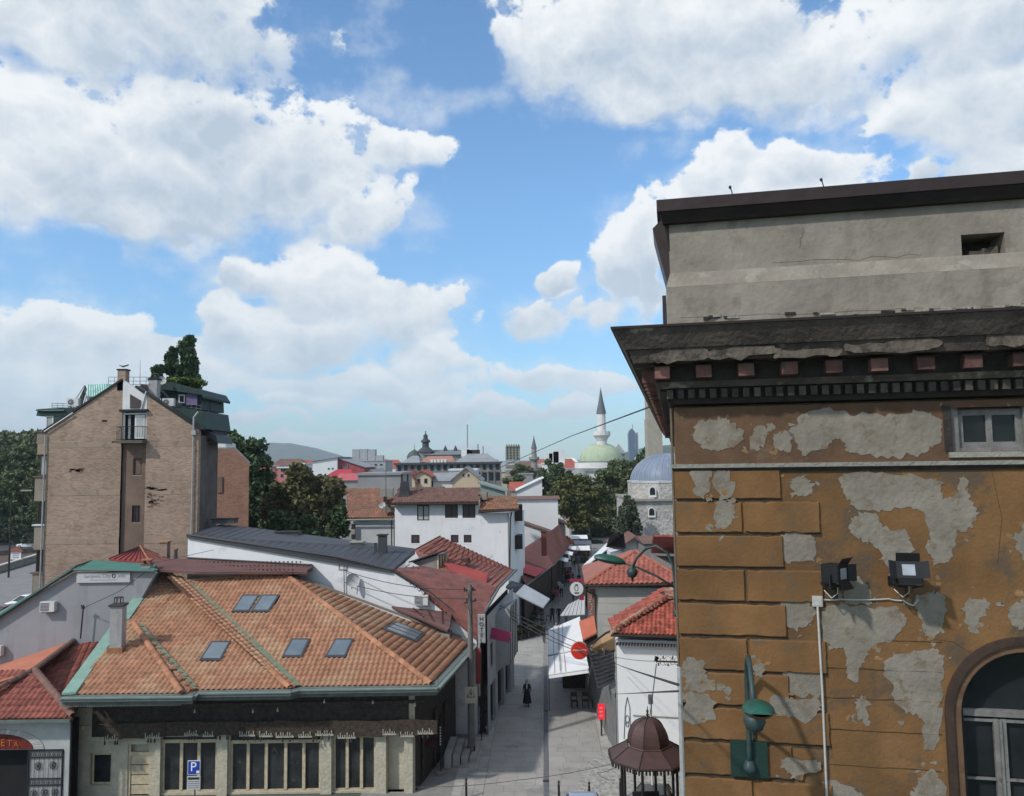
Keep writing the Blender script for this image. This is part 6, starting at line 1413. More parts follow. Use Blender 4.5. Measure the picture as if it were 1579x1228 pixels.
MB().tube([p+V((-.02+math.cos(a)*.12, -.08, .05+math.sin(a)*.2)) for a in [k*math.pi/6 for k in range(13)]], .02, 4).box(p+V((0, -.08, .27)), (.16, .02, .09)).box(p+V((0, -.08, -.28)), (.3, .02, .08)).build('motif', flat('black_print', (.02, .02, .02)), f_)
MB().par(p+V((-.5, -.03, .5)), (1.0, 0, 0), (0, .05, 0), (0, 0, .16)).build('top_bar', mat('crimson', (.30, .02, .05), .6), t); MB().tube([p+V((.45, .02, .2)), p+V((.75, .1, .1))], .03, 5).build('arm', soot, t)
MB().box(p+V((.35, .0, -.62)), (.3, .1, .3)).build('lower_plate', mat('crimson', (.3, .02, .05)), t)
# neon style red panel
t = thing('red_light_sign', 'narrow upright bright red illuminated sign by the shutter below the corrugated roof', 'sign', onz(927, 1118, 0)); p = at(927, 1100, 46.5)
em = bpy.data.materials.new('lit_red_panel'); em.use_nodes = True; b_ = em.node_tree.nodes['Principled BSDF']; b_.inputs['Base Color'].default_value = (.6, .01, .02, 1); b_.inputs['Emission Color'].default_value = (.8, .01, .04, 1); b_.inputs['Emission Strength'].default_value = .55
MB().par(p+V((-.18, 0, -.35)), (.38, 0, 0), (0, .1, 0), (0, 0, .85)).build('panel', em, t); MB().tube([p+V((0, .05, -.35)), V((p.x, p.y+.05, 0))], .05, 5).build('post', soot, t)
m = MB()
for k in range(3): m.box(p+V((0, -.012, .3-k*.22)), (.18, .02, .10))
m.build('print_mark', pinkp, t)
# souvenir stall and chairs beneath the awning
st_ = thing('souvenir_stall', 'dark souvenir stall with red goods hanging under the near white awning', 'market stall', onz(890, 1075, 0))
q0, q1 = onz(868, 1062, 0), onz(915, 1075, 0); d = (q1-q0)
MB().par(q0+Z*.02, V((3.0, 0, 0)), V((.1, 2.5, 0)), Z*.95).build('counter', wood_d, st_)
MB().par(q0+V((-.1, -.08, .98)), V((3.2, 0, 0)), V((.1, 2.7, 0)), Z*.05).build('counter_top', mat('brown_board', (.07, .045, .035), .8), st_)
MB().par(q0+V((.2, 1.2, 1.05)), V((2.7, 0, 0)), V((0, .1, 0)), Z*1.5).build('display_back', DARK, st_)
rg = mat('red_goods', (.25, .02, .025), .8, .5, 9)
for k in range(34):
    p = q0+V((random.random()*3, random.random()*.4-.3, 1.05+random.random()*1.5)); MB().lathe(p, [(.02, .12), (.07, .06), (.08+random.random()*.04, -.05), (.02, -.12)], 6).build('souvenir', (rg, wood_d, mat('dull_gold', (.25, .17, .06), .5), DARK)[min(3, int(random.random()*4.5))], st_)
chair_w = mat('dark_bar_wood', (.045, .025, .02), .7, .3)
def chair(p, rz, label, group='dark chairs in front of the souvenir stall'):
    t = thing('chair', label, 'chair', p, group, rz)
    def bx(c, d, n_): m = MB(); m.box(V(c)+V(p), d); return m.build(n_, chair_w, t)
    bx((0, 0, .45), (.44, .44, .05), 'seat'); bx((0, .20, .82), (.42, .04, .26), 'backrest')
    for sx in (-1, 1):
        for sy in (-1, 1): bx((sx*.19, sy*.19, .225), (.05, .05, .44), 'leg')
    for sx in (-1, 1): bx((sx*.19, .20, .60), (.04, .04, .5), 'back_post')
    return t
for k, x in enumerate((886, 903, 919)):
    chair(onz(x, 1092-k*.6, 0), .1-k*.15, ('left of the three dark wooden chairs by the stall', 'middle of the three dark wooden chairs by the stall', 'right dark wooden chair, next to the red lit sign')[k])
# far roofs on the right side
shop_row('street_shop', 'shop with white edged sloping roof behind the beige house', [S(899, 872, 4), S(935, 838, 4)], [S(912, 866, 6), S(950, 836, 6)], 3, canv, .6, wallm=wood_d, ribs=False)
shop_row('street_shop', 'dark gabled shop roof above the white edged roof', [S(935, 842, 7), S(965, 846, 7)], [S(940, 826, 8.5), S(962, 822, 8.5)], 3, soot, ribs=False, wallm=whitew)
shop_row('street_shop', 'small shop with striped red tile roof against the ochre building edge', [onz(1004, 851, 8), onz(1060, 853, 8)], [onz(1008, 825, 10.6), onz(1060, 826, 10.6)], 3, mat('red_roll_far', (.38, .08, .07), .8, .3), .45, wallm=dwall)
# kiosk with domed roof
KY = 33.0; kc = at(1000, 1160, KY); kc.z = 0; ks = thing('kiosk', 'small octagonal kiosk with ribbed brown metal dome and wide hexagonal eaves', 'kiosk', kc)
kb = mat('brown_kiosk_metal', (.085, .05, .045), .5, .2, 2, bump=.1, metal=.2)
zde = at(1000, 1163, KY).z; zdb = at(1000, 1148, KY).z; zdt = at(1000, 1108, KY).z
def ringp(r, z, n=8, a=.39): return [kc+V((math.cos(a+2*math.pi*k/n)*r, math.sin(a+2*math.pi*k/n)*r, z)) for k in range(n)]
o_, i_ = ringp(1.68, zde-.05), ringp(.92, zdb)
for k in range(8):
    j = (k+1) % 8; MB().slab([o_[k], o_[j], i_[j], i_[k]], (0, 0, .04)).build('roof_panel', kb, ks); MB().tube([o_[k]+Z*.05, i_[k]+Z*.05], .022, 4).build('roof_seam', soot, ks)
m = MB(); pr = [(.86*math.cos(t)**.8 if t < 1.5 else .02, (zdt-zdb)*math.sin(t)) for t in [k*math.pi/2/9 for k in range(10)]]
m.lathe(kc+Z*(zdb+.02), pr, 8, rot=.39); m.build('dome', kb, ks)
for k in range(8): a = .39+2*math.pi*k/8; MB().tube([kc+V((math.cos(a)*(r+.005), math.sin(a)*(r+.005), zdb+.02+z)) for r, z in pr], .02, 4).build('dome_rib', mat('dark_brown_rib', (.05, .03, .028), .5), ks)
MB().tube(ringp(.93, zdb+.05)+[ringp(.93, zdb+.05)[0]], .04, 5).build('dome_ring', kb, ks); MB().tube(ringp(1.69, zde-.05)+[ringp(1.69, zde-.05)[0]], .05, 5).build('gutter', soot, ks)
MB().lathe(kc+Z*zdt, [(.07, 0), (.03, .08), (.07, .16), (.03, .22), (.06, .3), (.02, .36), (.01, .5)], 8).build('finial', soot, ks)
m = MB()
for k in range(8):
    a, b = o_[k], o_[(k+1) % 8]
    for i in range(9): p = a.lerp(b, i/9); m.box(p-Z*.12, (.07, .04, .16), .4)
m.build('fringe', soot, ks, kind='stuff')
for k in range(8): p = ringp(1.15, 0)[k]; MB().tube([p, p+Z*(zde-.1)], .06, 6).build('post', blk, ks)
MB().lathe(kc, [(1.1, 0), (1.1, 1.05), (.001, 1.05)], 8, rot=.39).build('counter', blk, ks); MB().lathe(kc+Z*1.06, [(1.2, 0), (1.2, .05), (.001, .05)], 8, rot=.39).build('counter_top', blk, ks)
MB().box(kc+V((-.1, .4, 1.8)), (1.1, .1, .9)).build('back_board', DARK, ks)

# market stalls crowding the far end of the street
def stall(p, w_, cm, goods, label, h_=2.3, yaw=0):
    t = thing('market_stall', label, 'market stall', p, 'small stalls at the far end of the street'); p = V(p)
    MB().box(p+Z*.45, (w_, 1.0, .9), yaw).build('counter', wood_d, t); MB().slab([p+V((-w_*.6, -.9, h_-.3)), p+V((w_*.6, -.9, h_-.3)), p+V((w_*.6, .8, h_+.2)), p+V((-w_*.6, .8, h_+.2))], (0, 0, .05)).build('canopy', cm, t)
    for sx in (-1, 1): MB().tube([p+V((sx*w_*.55, -.8, 0)), p+V((sx*w_*.55, -.8, h_-.3))], .035, 4).build('post', rail, t)
    for k in range(9): c = p+V((random.uniform(-.5, .5)*w_, random.uniform(-.5, .3), random.uniform(.95, 1.7))); MB().lathe(c, [(.03, .2), (.14, .1), (.15, -.1), (.04, -.18)], 6).build('goods', goods[k % len(goods)], t)
gs = [rg, MATS['dull_gold'], canv, wood_d, mat('blue_goods', (.08, .13, .3), .8)]
for (x, y, w_, cm, lab) in ((866, 884, 2.2, canv, 'stall with white canopy below the end of the worn red roof'), (871, 869, 2.2, mag, 'stall with dark pink canopy on the left of the far crowd'), (868, 897, 2.0, grec, 'stall with grey canopy nearest on the left of the far crowd'), (897, 868, 2.2, canv, 'stall with white canopy beside the left corner of the beige house'), (899, 858, 2.4, grec, 'grey canopied stall right of the far crowd'), (893, 848, 2.6, canv, 'farthest white canopied stall under the dark trees'), (874, 856, 2.4, brightred, 'stall with red canopy farthest down on the left')):
    stall(onz(x, y, 0), w_, cm, gs, lab)
# ================================================================ far town: plain houses built one by one
def house(label, x0, x1, ye, yr, Y, kind='gable_side', wallm=None, roofm=None, dep=9, win=None, name='house', cat='house', yb=None, ov=.4, hipf=.25):
    """x0..x1 facade span, ye eave, yr ridge (photo pixels at distance Y). kinds: gable_front, gable_side, hip, flat, shed_r, shed_l"""
    a, b = at(x0, ye, Y), at(x1, ye, Y); ze = (a.z+b.z)/2; zr = at((x0+x1)/2, yr, Y+(dep/2 if kind in ('gable_side', 'hip') else 0)).z; xl, xr = a.x, b.x; w_ = xr-xl
    t = thing(name, label, cat, ((xl+xr)/2, Y+dep/2, 0))
    m = MB()
    if kind == 'gable_front': m.slab([(xl, Y, 0), (xr, Y, 0), (xr, Y, ze), ((xl+xr)/2, Y, zr), (xl, Y, ze)], (0, dep, 0))
    elif kind == 'shed_r': m.slab([(xl, Y, 0), (xr, Y, 0), (xr, Y, ze), (xl, Y, zr)], (0, dep, 0))
    elif kind == 'shed_l': m.slab([(xl, Y, 0), (xr, Y, 0), (xr, Y, zr), (xl, Y, ze)], (0, dep, 0))
    else: m.par((xl, Y, 0), (w_, 0, 0), (0, dep, 0), (0, 0, ze))
    m.build('wall', wallm, t)
    th = .22; o = ov; r = MB()
    if kind == 'gable_front':
        xm = (xl+xr)/2; k = (zr-ze)/(xm-xl)
        for s_, xe in ((-1, xl), (1, xr)):
            r.slab([(xe+s_*o, Y-o, ze-k*o+.02), (xm, Y-o, zr+.02), (xm, Y-o, zr+th), (xe+s_*o, Y-o, ze-k*o+th)], (0, dep+2*o, 0))
    elif kind == 'shed_r': r.slab([(xr+o, Y-o, ze+.02), (xr+o, Y-o, ze+th), (xl-o, Y-o, zr+th), (xl-o, Y-o, zr+.02)], (0, dep+2*o, 0))
    elif kind == 'shed_l': r.slab([(xl-o, Y-o, ze+.02), (xl-o, Y-o, ze+th), (xr+o, Y-o, zr+th), (xr+o, Y-o, zr+.02)], (0, dep+2*o, 0))
    elif kind == 'gable_side':
        ym = Y+dep/2; r.slab([(xl-o, Y-o, ze), (xl-o, ym, zr), (xl-o, Y+dep+o, ze)], (w_+2*o, 0, 0))
    elif kind == 'hip':
        ym = Y+dep/2; h = w_*hipf; r.add([(xl-o, Y-o, ze), (xr+o, Y-o, ze), (xr+o, Y+dep+o, ze), (xl-o, Y+dep+o, ze), (xl+h, ym, zr), (xr-h, ym, zr)], [(0, 1, 5, 4), (1, 2, 5), (2, 3, 4, 5), (3, 0, 4), (3, 2, 1, 0)])
    else: r.par((xl-o*.5, Y-o*.5, ze), (w_+o, 0, 0), (0, dep+o, 0), (0, 0, .35))
    r.build('roof', roofm, t)
    if win:
        for row in win:
            y0_, y1__, n, xa_, xb_ = row; za, zb_ = at(x0, y1__, Y).z, at(x0, y0_, Y).z
            for i in range(n):
                cx = at(xa_+(xb_-xa_)*((i+.5)/n), ye, Y).x; ww = min((at(xb_, ye, Y).x-at(xa_, ye, Y).x)/n*.5, 1.3)
                f = MB().par((cx-ww/2, Y-.06, za), (ww, 0, 0), (0, .055, 0), (0, 0, zb_-za)).build('window', mat('grey_far_frame', (.3, .3, .3), .8), t)
                MB().par((cx-ww/2+.08, Y-.075, za+.08), (ww-.16, 0, 0), (0, .01, 0), (0, 0, zb_-za-.16)).build('pane', GLASS, f)
    return t
cream = mat('cream_wall', (.55, .50, .36), .9, .08, .3); creamp = mat('peach_wall', (.52, .42, .29), .9, .08, .3); wf_ = mat('far_white_wall', (.66, .67, .67), .9, .06, .3); greyf = mat('far_grey_wall', (.28, .28, .28), .9, .15, .3); darkf = mat('far_brown_stone', (.20, .175, .155), .9, .2, .3)
rt = mat('far_red_tile', (.32, .085, .06), .85, .25, .5); rt2 = mat('far_crimson_sheet', (.36, .035, .045), .75, .15, .3); gt = mat('far_grey_roof', (.25, .26, .27), .8, .15, .3); bt_ = mat('far_brown_tile', (.16, .09, .075), .9, .25, .5); wt = mat('far_white_roof', (.62, .62, .62), .8, .06); gr2 = mat('far_green_roof', (.22, .27, .25), .8, .1); pk_ = mat('far_pink_wall', (.45, .16, .16), .9, .1, .3)
# near back row: behind white house
house('grey concrete wall block between the autumn tree and the white house roof', 552, 618, 733, 733, 110, 'flat', greyf, greyf, 12)
house('cream house with stepped gable half hidden behind the dark chimney', 636, 664, 735, 727, 130, 'gable_front', cream, rt, 10, [(738, 746, 2, 640, 662)])
house('pale yellow double gabled house right of the dark chimney', 614, 640, 742, 727, 128, 'gable_front', cream, rt, 10, [(741, 750, 1, 628, 636)])
house('orange roofed low house left of the dark chimney', 602, 624, 738, 729, 140, 'hip', creamp, mat('far_orange_tile', (.42, .12, .07), .85, .2), 9)
house('small cream gable with slanting roof before the grey tower block', 556, 590, 741, 726, 125, 'gable_front', cream, gt, 10, [(740, 744, 2, 560, 580)])
house('peach coloured gabled house with two small attic windows behind the white house', 697, 740, 740, 722, 125, 'gable_front', creamp, gt, 11, [(731, 736, 2, 711, 726)])
house('white walled house with grey roof beside the peach gable', 668, 698, 742, 729, 132, 'gable_side', wf_, gt, 9)
house('white flat terrace house above the peach gable', 693, 735, 726, 722, 150, 'flat', wf_, wt, 9)
house('green grey low roof with white edge right of the peach house', 742, 778, 760, 746, 105, 'shed_r', gr2, gr2, 9)
house('white house with red roof beneath the small minaret', 798, 836, 758, 738, 165, 'shed_l', wf_, wt, 10)
house('little red roofed house left of the white sloping gable', 788, 806, 757, 743, 175, 'gable_side', greyf, rt, 8)
house('low wide house with brown roof in front of the small minaret', 774, 860, 770, 765, 125, 'gable_side', wf_, bt_, 8)
# middle row around the street end
t = house('grey walled house with long eaves beyond the white three storey house', 802, 872, 812, 780, 130, 'shed_r', mat('taupe_wall', (.25, .24, .23), .9, .1, .3), bt_, 9, ov=.5)
house('white house with brown pent roof behind the left stalls', 806, 868, 830, 806, 120, 'shed_r', wf_, bt_, 4, ov=.3)
house('small gabled house with red roof before the dark trees', 868, 904, 790, 779, 160, 'gable_front', wf_, bt_, 9, ov=.8)
house('red pent roof tucked under the trees right of the small gable', 880, 910, 806, 792, 156, 'shed_l', greyf, rt, 6)
house('low roofed workshop at the narrow end of the street on the right', 958, 1002, 842, 828, 98, 'gable_front', wf_, bt_, 9, ov=.8)
house('grey walled house partly hidden by the ochre building, below the stone baths', 996, 1045, 838, 826, 92, 'gable_side', dwall, bt_, 8)
# far left group
house('pink and white town house left of the autumn tree', 428, 452, 722, 716, 210, 'flat', pk_, wt, 12, [(722, 728, 2, 430, 450), (731, 737, 2, 430, 450)])
house('white roof turret house on the pink town houses', 456, 470, 716, 710, 215, 'flat', wf_, wt, 10, [(718, 724, 1, 458, 466)])
house('dark red brick town house with flat roof beside the big green tree', 414, 430, 720, 714, 230, 'flat', mat('far_brick', (.30, .10, .08), .9), gt, 12, [(722, 727, 2, 416, 429)])
t = house('large white modern building with sloping roof behind the autumn tree', 482, 520, 712, 706, 190, 'shed_l', wf_, gt, 16, [(722, 725, 2, 504, 516)])
t = house('red fronted part of the white modern building under a long grey roof', 520, 562, 722, 706, 191, 'shed_r', mat('far_red_wall', (.32, .07, .08), .9), gt, 15, [(716, 726, 3, 524, 540)])
house('crimson sheet roofed house below the large white modern building', 500, 545, 737, 724, 165, 'hip', greyf, rt2, 10)
house('second crimson roof, lower and paler, next to the grey concrete block', 520, 560, 741, 730, 150, 'gable_side', greyf, mat('far_pink_sheet', (.42, .10, .11), .8), 8)
house('grey apartment tower with messy roof terraces left of centre', 545, 595, 712, 700, 330, 'flat', mat('far_blue_grey', (.33, .34, .36), .9), gt, 18, [(716, 719, 5, 550, 592), (723, 726, 5, 550, 592), (730, 733, 5, 550, 592)], cat='apartment building', name='apartment_tower')
for k, (x, y, h_) in enumerate(((548, 700, 6), (560, 698, 5), (572, 702, 7), (584, 706, 4))):
    p = at(x, y, 335); MB().box((p.x, 338, p.z-1), (3.2, 4, h_)).build('roof_structure', MATS['far_blue_grey'], bpy.data.objects['apartment_tower'])
house('flat roofed pale block far behind the big green tree', 410, 450, 719, 712, 420, 'flat', mat('far_terracotta', (.40, .26, .20), .9), gt, 20, [(720, 723, 6, 412, 448)])
house('long low pale houses at the foot of the blue mountain', 452, 486, 716, 713, 450, 'hip', wf_, rt, 14)
# market hall: long building with pilastered attic storey
mh = thing('market_hall', 'long dark stone public building with rows of windows and grey hipped pavilions', 'public building', (at(690, 730, 230).x, 236, 0))
YM = 230; X = lambda x: at(x, 720, YM).x; Zz = lambda y: at(690, y, YM).z
gst = mat('far_grey_green_stone', (.20, .22, .22), .9, .2, .3)
MB().par((X(609), YM, 0), (X(772)-X(609), 0, 0), (0, 16, 0), (0, 0, Zz(727))).build('lower_storeys', darkf, mh)
MB().par((X(610), YM+.1, Zz(727)), (X(771)-X(610), 0, 0), (0, 15, 0), (0, 0, Zz(716)-Zz(727))).build('attic_storey', gst, mh)
MB().par((X(607.5), YM-.8, Zz(716)), (X(773)-X(607.5), 0, 0), (0, 17, 0), (0, 0, .55)).build('cornice', mat('far_dark_cornice', (.06, .07, .075), .8), mh)
for i in range(16):
    x = X(613+i*10.1); MB().par((x, YM-.05, Zz(725)), (1.0, 0, 0), (0, .13, 0), (0, 0, 1.5)).build('window', GLASS, mh)
    if i > 2: MB().par((x, YM-.1, Zz(742)), (1.2, 0, 0), (0, .09, 0), (0, 0, 2.4)).build('window', GLASS, mh)
    MB().par((x+1.3, YM-.25, Zz(760)), (.35, 0, 0), (0, .2, 0), (0, 0, Zz(727)-Zz(760))).build('pilaster', gst, mh)
def hipr(xa_, xb_, ya_, yb_, i0, i1, mt, y0=YM, dep=14):
    a, b = X(xa_), X(xb_); MB().add([(a, y0, Zz(ya_)), (b, y0, Zz(ya_)), (b, y0+dep, Zz(ya_)), (a, y0+dep, Zz(ya_)), (X(i0), y0+dep/2, Zz(yb_)), (X(i1), y0+dep/2, Zz(yb_))], [(0, 1, 5, 4), (1, 2, 5), (2, 3, 4, 5), (3, 0, 4)]).build('roof', mt, mh)
hipr(617, 648, 713, 702, 631, 641, gt); hipr(700, 768, 713, 700, 720, 750, gt); hipr(648, 702, 712, 703, 656, 694, mat('far_pink_tile', (.36, .17, .13), .85))
for k in range(5): x = X(664+k*5.2); MB().par((x, YM-.3, Zz(713.5)), (.7, 0, 0), (0, 1, 0), (0, 0, 1.0)).build('roof_lantern', wf_, mh)
for x, y, w_, h_ in ((718, 696, 2.6, 2.2), (724, 696, 1.6, 3.0), (731, 696, 3.5, 2.0)): p = at(x, y, YM+8); MB().box((p.x, YM+8, p.z-.6), (w_, 2, h_)).build('roof_unit', wf_ if x != 731 else soot, mh)
for x, h_ in ((721, 9), (737, 3), (745, 2.4)): p = at(x, 700, YM+8); MB().tube([p, p+Z*h_], .18, 5).build('vent_pipe', gt, mh)
# church behind with baroque spire
ch = thing('church', 'church with dark baroque onion spire and long grey nave roof on the skyline', 'church', (at(655, 700, 300).x, 305, 0)); YC = 300
C_ = lambda x, y: at(x, y, YC)
a, b = C_(652, 702), C_(715, 696); MB().slab([(a.x, YC, 0), (b.x, YC, 0), (b.x, YC, a.z), (a.x, YC, a.z)], (0, 12, 0)).build('nave', greyf, ch)
zt_ = C_(690, 693.5).z; MB().slab([(a.x, YC-1, a.z), (a.x, YC+6, zt_), (a.x, YC+13, a.z)], (b.x-a.x, 0, 0)).build('nave_roof', mat('far_slate', (.16, .17, .18), .8), ch)
c = C_(655, 698); c.z = 0; cx = c; zb_ = C_(655, 697).z; dk = mat('dark_spire_copper', (.05, .055, .06), .7)
MB().box((c.x, YC+3, (zb_)/2), (4.6, 4.6, zb_)).build('tower', greyf, ch)
H_ = C_(655, 664).z-zb_; MB().lathe((c.x, YC+3, zb_), [(3.6, 0), (2.6, H_*.10), (1.6, H_*.20), (1.3, H_*.24), (1.3, H_*.44), (1.9, H_*.47), (1.7, H_*.55), (1.0, H_*.60), (.8, H_*.72), (1.0, H_*.76), (.5, H_*.82), (.15, H_*.9), (.08, H_)], 12).build('spire', dk, ch)
MB().box((c.x, YC+3, zb_+H_*.95), (.9, .12, .12)).build('cross', dk, ch)
for x in (685, 701): p = C_(x, 694); MB().lathe((p.x, YC+5, p.z-1), [(1.0, 0), (.8, 1.2), (.1, 2.8)], 6).build('turret', dk, ch)
p = C_(638, 700); MB().lathe((p.x, YC+2, p.z-2), [(3.0, 0), (2.9, 1.2), (2.0, 2.6), (.7, 3.4), (.1, 3.8), (.06, 6)], 12).build('side_dome', mat('far_dark_dome', (.07, .09, .08), .8), ch)
# square concrete tower
tw = thing('square_tower', 'square greenish concrete tower with balconied upper storeys on the skyline', 'tower', (at(791, 700, 280).x, 284, 0)); YT = 280
X2 = lambda x: at(x, 700, YT).x; Z2 = lambda y: at(791, y, YT).z; tg = mat('far_olive_concrete', (.24, .25, .21), .9, .12)
MB().par((X2(781), YT, 0), (X2(800)-X2(781), 0, 0), (0, 8, 0), (0, 0, Z2(741))).build('lower_shaft', darkf, tw)
for i, (ya_, yb_, e_) in enumerate(((741, 733, -1), (732, 724, 0), (723, 716, 1), (715, 711, 2))): MB().par((X2(778)+(.2*i), YT-1, Z2(ya_)), (X2(803)-X2(778)-.3*i, 0, 0), (0, 9, 0), (0, 0, Z2(yb_)-Z2(ya_)-.35)).build('balcony_storey', tg if i % 2 else darkf, tw)
MB().par((X2(779.5), YT-.5, Z2(710.5)), (X2(802)-X2(779.5), 0, 0), (0, 8, 0), (0, 0, Z2(690)-Z2(710.5))).build('upper_block', tg, tw)
for r_ in range(5):
    for k in range(4): MB().par((X2(781.5+k*5), YT-.56, Z2(708-r_*4)), (.55, 0, 0), (0, .05, 0), (0, 0, .6)).build('window', GLASS, tw)
MB().par((X2(780), YT-.8, Z2(690)), (X2(802)-X2(780), 0, 0), (0, 8.6, 0), (0, 0, .5)).build('parapet', darkf, tw)
for k in range(6): MB().par((X2(781+k*3.6), YT, Z2(689)), (.4, 0, 0), (0, .4, 0), (0, 0, .8)).build('antenna', soot, tw)
# minarets
def minaret(px, Y, ytip, ycone, ybal, r, label, mt, cone, ybase=780, fin=True):
    p = at(px, 700, Y); z = lambda y: at(px, y, Y).z; t = thing('minaret', label, 'minaret', (p.x, Y, 0)); c = V((p.x, Y, 0))
    MB().lathe(c, [(r*1.5, 0), (r*1.5, z(ybal)*.55), (r*1.05, z(ybal)*.66), (r*1.0, z(ybal)-r*1.2)], 12).build('shaft', mt, t)
    MB().lathe(c+Z*(z(ybal)-r*1.2), [(r, 0), (r*1.3, r*.6), (r*1.75, r*1.1), (r*1.75, r*1.9), (r*1.68, r*1.9), (r*1.6, r*1.3), (r*.8, r*1.25)], 14).build('balcony', mt, t)
    MB().lathe(c, [(r*.88, z(ybal)), (r*.84, z(ycone))], 12).build('upper_shaft', mt, t)
    zt_ = z(ytip); zc_ = z(ycone); MB().lathe(c, [(r*.001, zc_-.02), (r*1.02, zc_), (r*.5, zc_+(zt_-zc_)*.45), (r*.12, zc_+(zt_-zc_)*.88), (.02, zt_-.3)], 12).build('cone_roof', cone, t)
    MB().lathe(c+Z*(zt_-(zt_-zc_)*.10), [(.03, 0), (.03, (zt_-zc_)*.1)], 5).lathe(c+Z*(zt_-(zt_-zc_)*.06), [(.01, -.2), (.16, 0), (.01, .2)], 6).build('finial', cone, t)
    return t
lead = mat('far_lead_cone', (.11, .12, .135), .6, .12); mst = mat('far_white_stone', (.62, .61, .59), .9, .1, .5)
minaret(928.5, 240, 597, 638, 671, 1.55, 'tall white minaret with grey cone rising behind the green dome', mst, lead)
minaret(823.5, 260, 672, 692, 708, 1.0, 'small grey minaret with pointed cap left of the green dome', mat('far_grey_stone', (.26, .25, .24), .9, .15), lead)
# great mosque
gm = thing('mosque', 'large mosque with wide pale green dome over a ring of white buttresses', 'mosque', (at(930, 715, 235).x, 245, 0)); YQ = 235
G = lambda x, y: at(x, y, YQ); gc = G(931, 711)
gd = mat('pale_green_dome', (.36, .42, .29), .7, .15, .4, c2=(.30, .36, .25), c2t=.55); 
Rr_ = (G(966, 711).x-G(897, 711).x)/2; hd = G(931, 682.5).z-gc.z; cz = V((gc.x, YQ+Rr_, gc.z))
MB().lathe(cz, [(Rr_*math.cos(t), hd*math.sin(t)) for t in [k*math.pi/2/10 for k in range(11)]], 28).build('dome', gd, gm, smooth=True)
z0 = G(931, 713.5).z; MB().lathe(V((cz.x, cz.y, z0-.25)), [(Rr_+.5, 0), (Rr_+.5, gc.z-z0+.25), (Rr_-.2, gc.z-z0+.3)], 28).build('dome_rim', gst, gm)
zl_ = G(931, 722).z; MB().lathe(V((cz.x, cz.y, zl_)), [(Rr_+.2, 0), (Rr_+.2, z0-zl_)], 16).build('drum', darkf, gm)
for k in range(18):
    a = math.pi+math.pi*(k+.5)/18; p = V((cz.x+math.cos(a)*(Rr_+.8), cz.y+math.sin(a)*(Rr_+.8), 0)); MB().box((p.x, p.y, (zl_+z0)/2), (1.5, 1.4, (z0-zl_)), a+math.pi/2).build('buttress', mst, gm)
x0, x1 = G(878, 730).x, G(975, 730).x; MB().par((x0, YQ-1, 0), (x1-x0, 0, 0), (0, 18, 0), (0, 0, G(925, 727).z)).build('prayer_hall', mst, gm)
MB().par((x0-.6, YQ-1.5, G(925, 727).z), (x1-x0+1.2, 0, 0), (0, 19, 0), (0, 0, zl_-G(925, 727).z)).build('hall_roof', mat('far_lead_roof', (.25, .26, .25), .8), gm)
p = G(890, 735); MB().lathe((p.x, YQ-6, G(890, 738).z), [(2.9*math.cos(t), 3.0*math.sin(t)) for t in [k*math.pi/2/8 for k in range(9)]], 18).build('side_dome', MATS['far_lead_roof'], gm, smooth=True)
MB().lathe((p.x, YQ-6, 0), [(3.2, 0), (3.2, G(890, 738).z)], 10).build('side_drum', mst, gm)
ct = thing('small_turret', 'small pointed stone turret behind the right shoulder of the green dome', 'turret', (G(954, 700).x, 250, 0)); p = at(954, 700, 250)
MB().box((p.x, 250, p.z/2), (3.4, 3.4, p.z)).build('shaft', mat('far_grey_stone', (.26, .25, .24)), ct); MB().lathe((p.x, 250, p.z), [(3.0, 0), (.05, 3.2)], 4, rot=.78).build('roof', gt, ct)
# stone baths with blue lead dome
hb = thing('stone_bathhouse', 'old pale rubble stone hall with ribbed blue lead dome beside the ochre building', 'historic building', (at(1020, 760, 110).x, 118, 0)); YK = 110
K = lambda x, y, d=0: at(x, y, YK+d)
rubst = mat('rubble_stone', (.46, .44, .41), .95, .22, 1.2, bump=.8, bs=2.2); nt = rubst.node_tree
vo = nn(nt, 'ShaderNodeTexVoronoi'); vo.inputs['Scale'].default_value = 2.6; ge = [n for n in nt.nodes if n.type == 'NEW_GEOMETRY'][0]; lk(nt, vm(nt, 'MULTIPLY', ge.outputs['Position'], (1, 1, 1.6)), vo.inputs['Vector'])
b_ = nt.nodes['Principled BSDF']; src = b_.inputs['Base Color'].links[0].from_socket; sv = nn(nt, 'ShaderNodeSeparateColor'); lk(nt, vo.outputs['Color'], sv.inputs[0])
lk(nt, mixc(nt, maprange(nt, sv.outputs[0], 0, 1, smooth=False), mixc(nt, .45, src, (.22, .20, .18)), src), b_.inputs['Base Color'])
dc = K(1041, 744); Rd = dc.x-K(982, 744).x; cc_ = V((dc.x, YK+Rd, dc.z)); hd = K(1041, 699, 6).z-dc.z
bl_ = mat('blue_lead', (.18, .215, .28), .5, .15, .7, bump=.1)
pr = [(Rd*math.cos(t), hd*math.sin(t)) for t in [k*math.pi/2/12 for k in range(13)]]; MB().lathe(cc_, pr, 36).build('dome', bl_, hb, smooth=True)
for k in range(36): a = 2*math.pi*k/36; MB().tube([cc_+V((math.cos(a)*(r+.03), math.sin(a)*(r+.03), z)) for r, z in pr[:11]], .05, 4, cap=False).build('dome_rib', mat('light_lead_rib', (.28, .32, .39), .5), hb)
m = MB(); zl_ = K(1000, 770).z; zt_ = dc.z
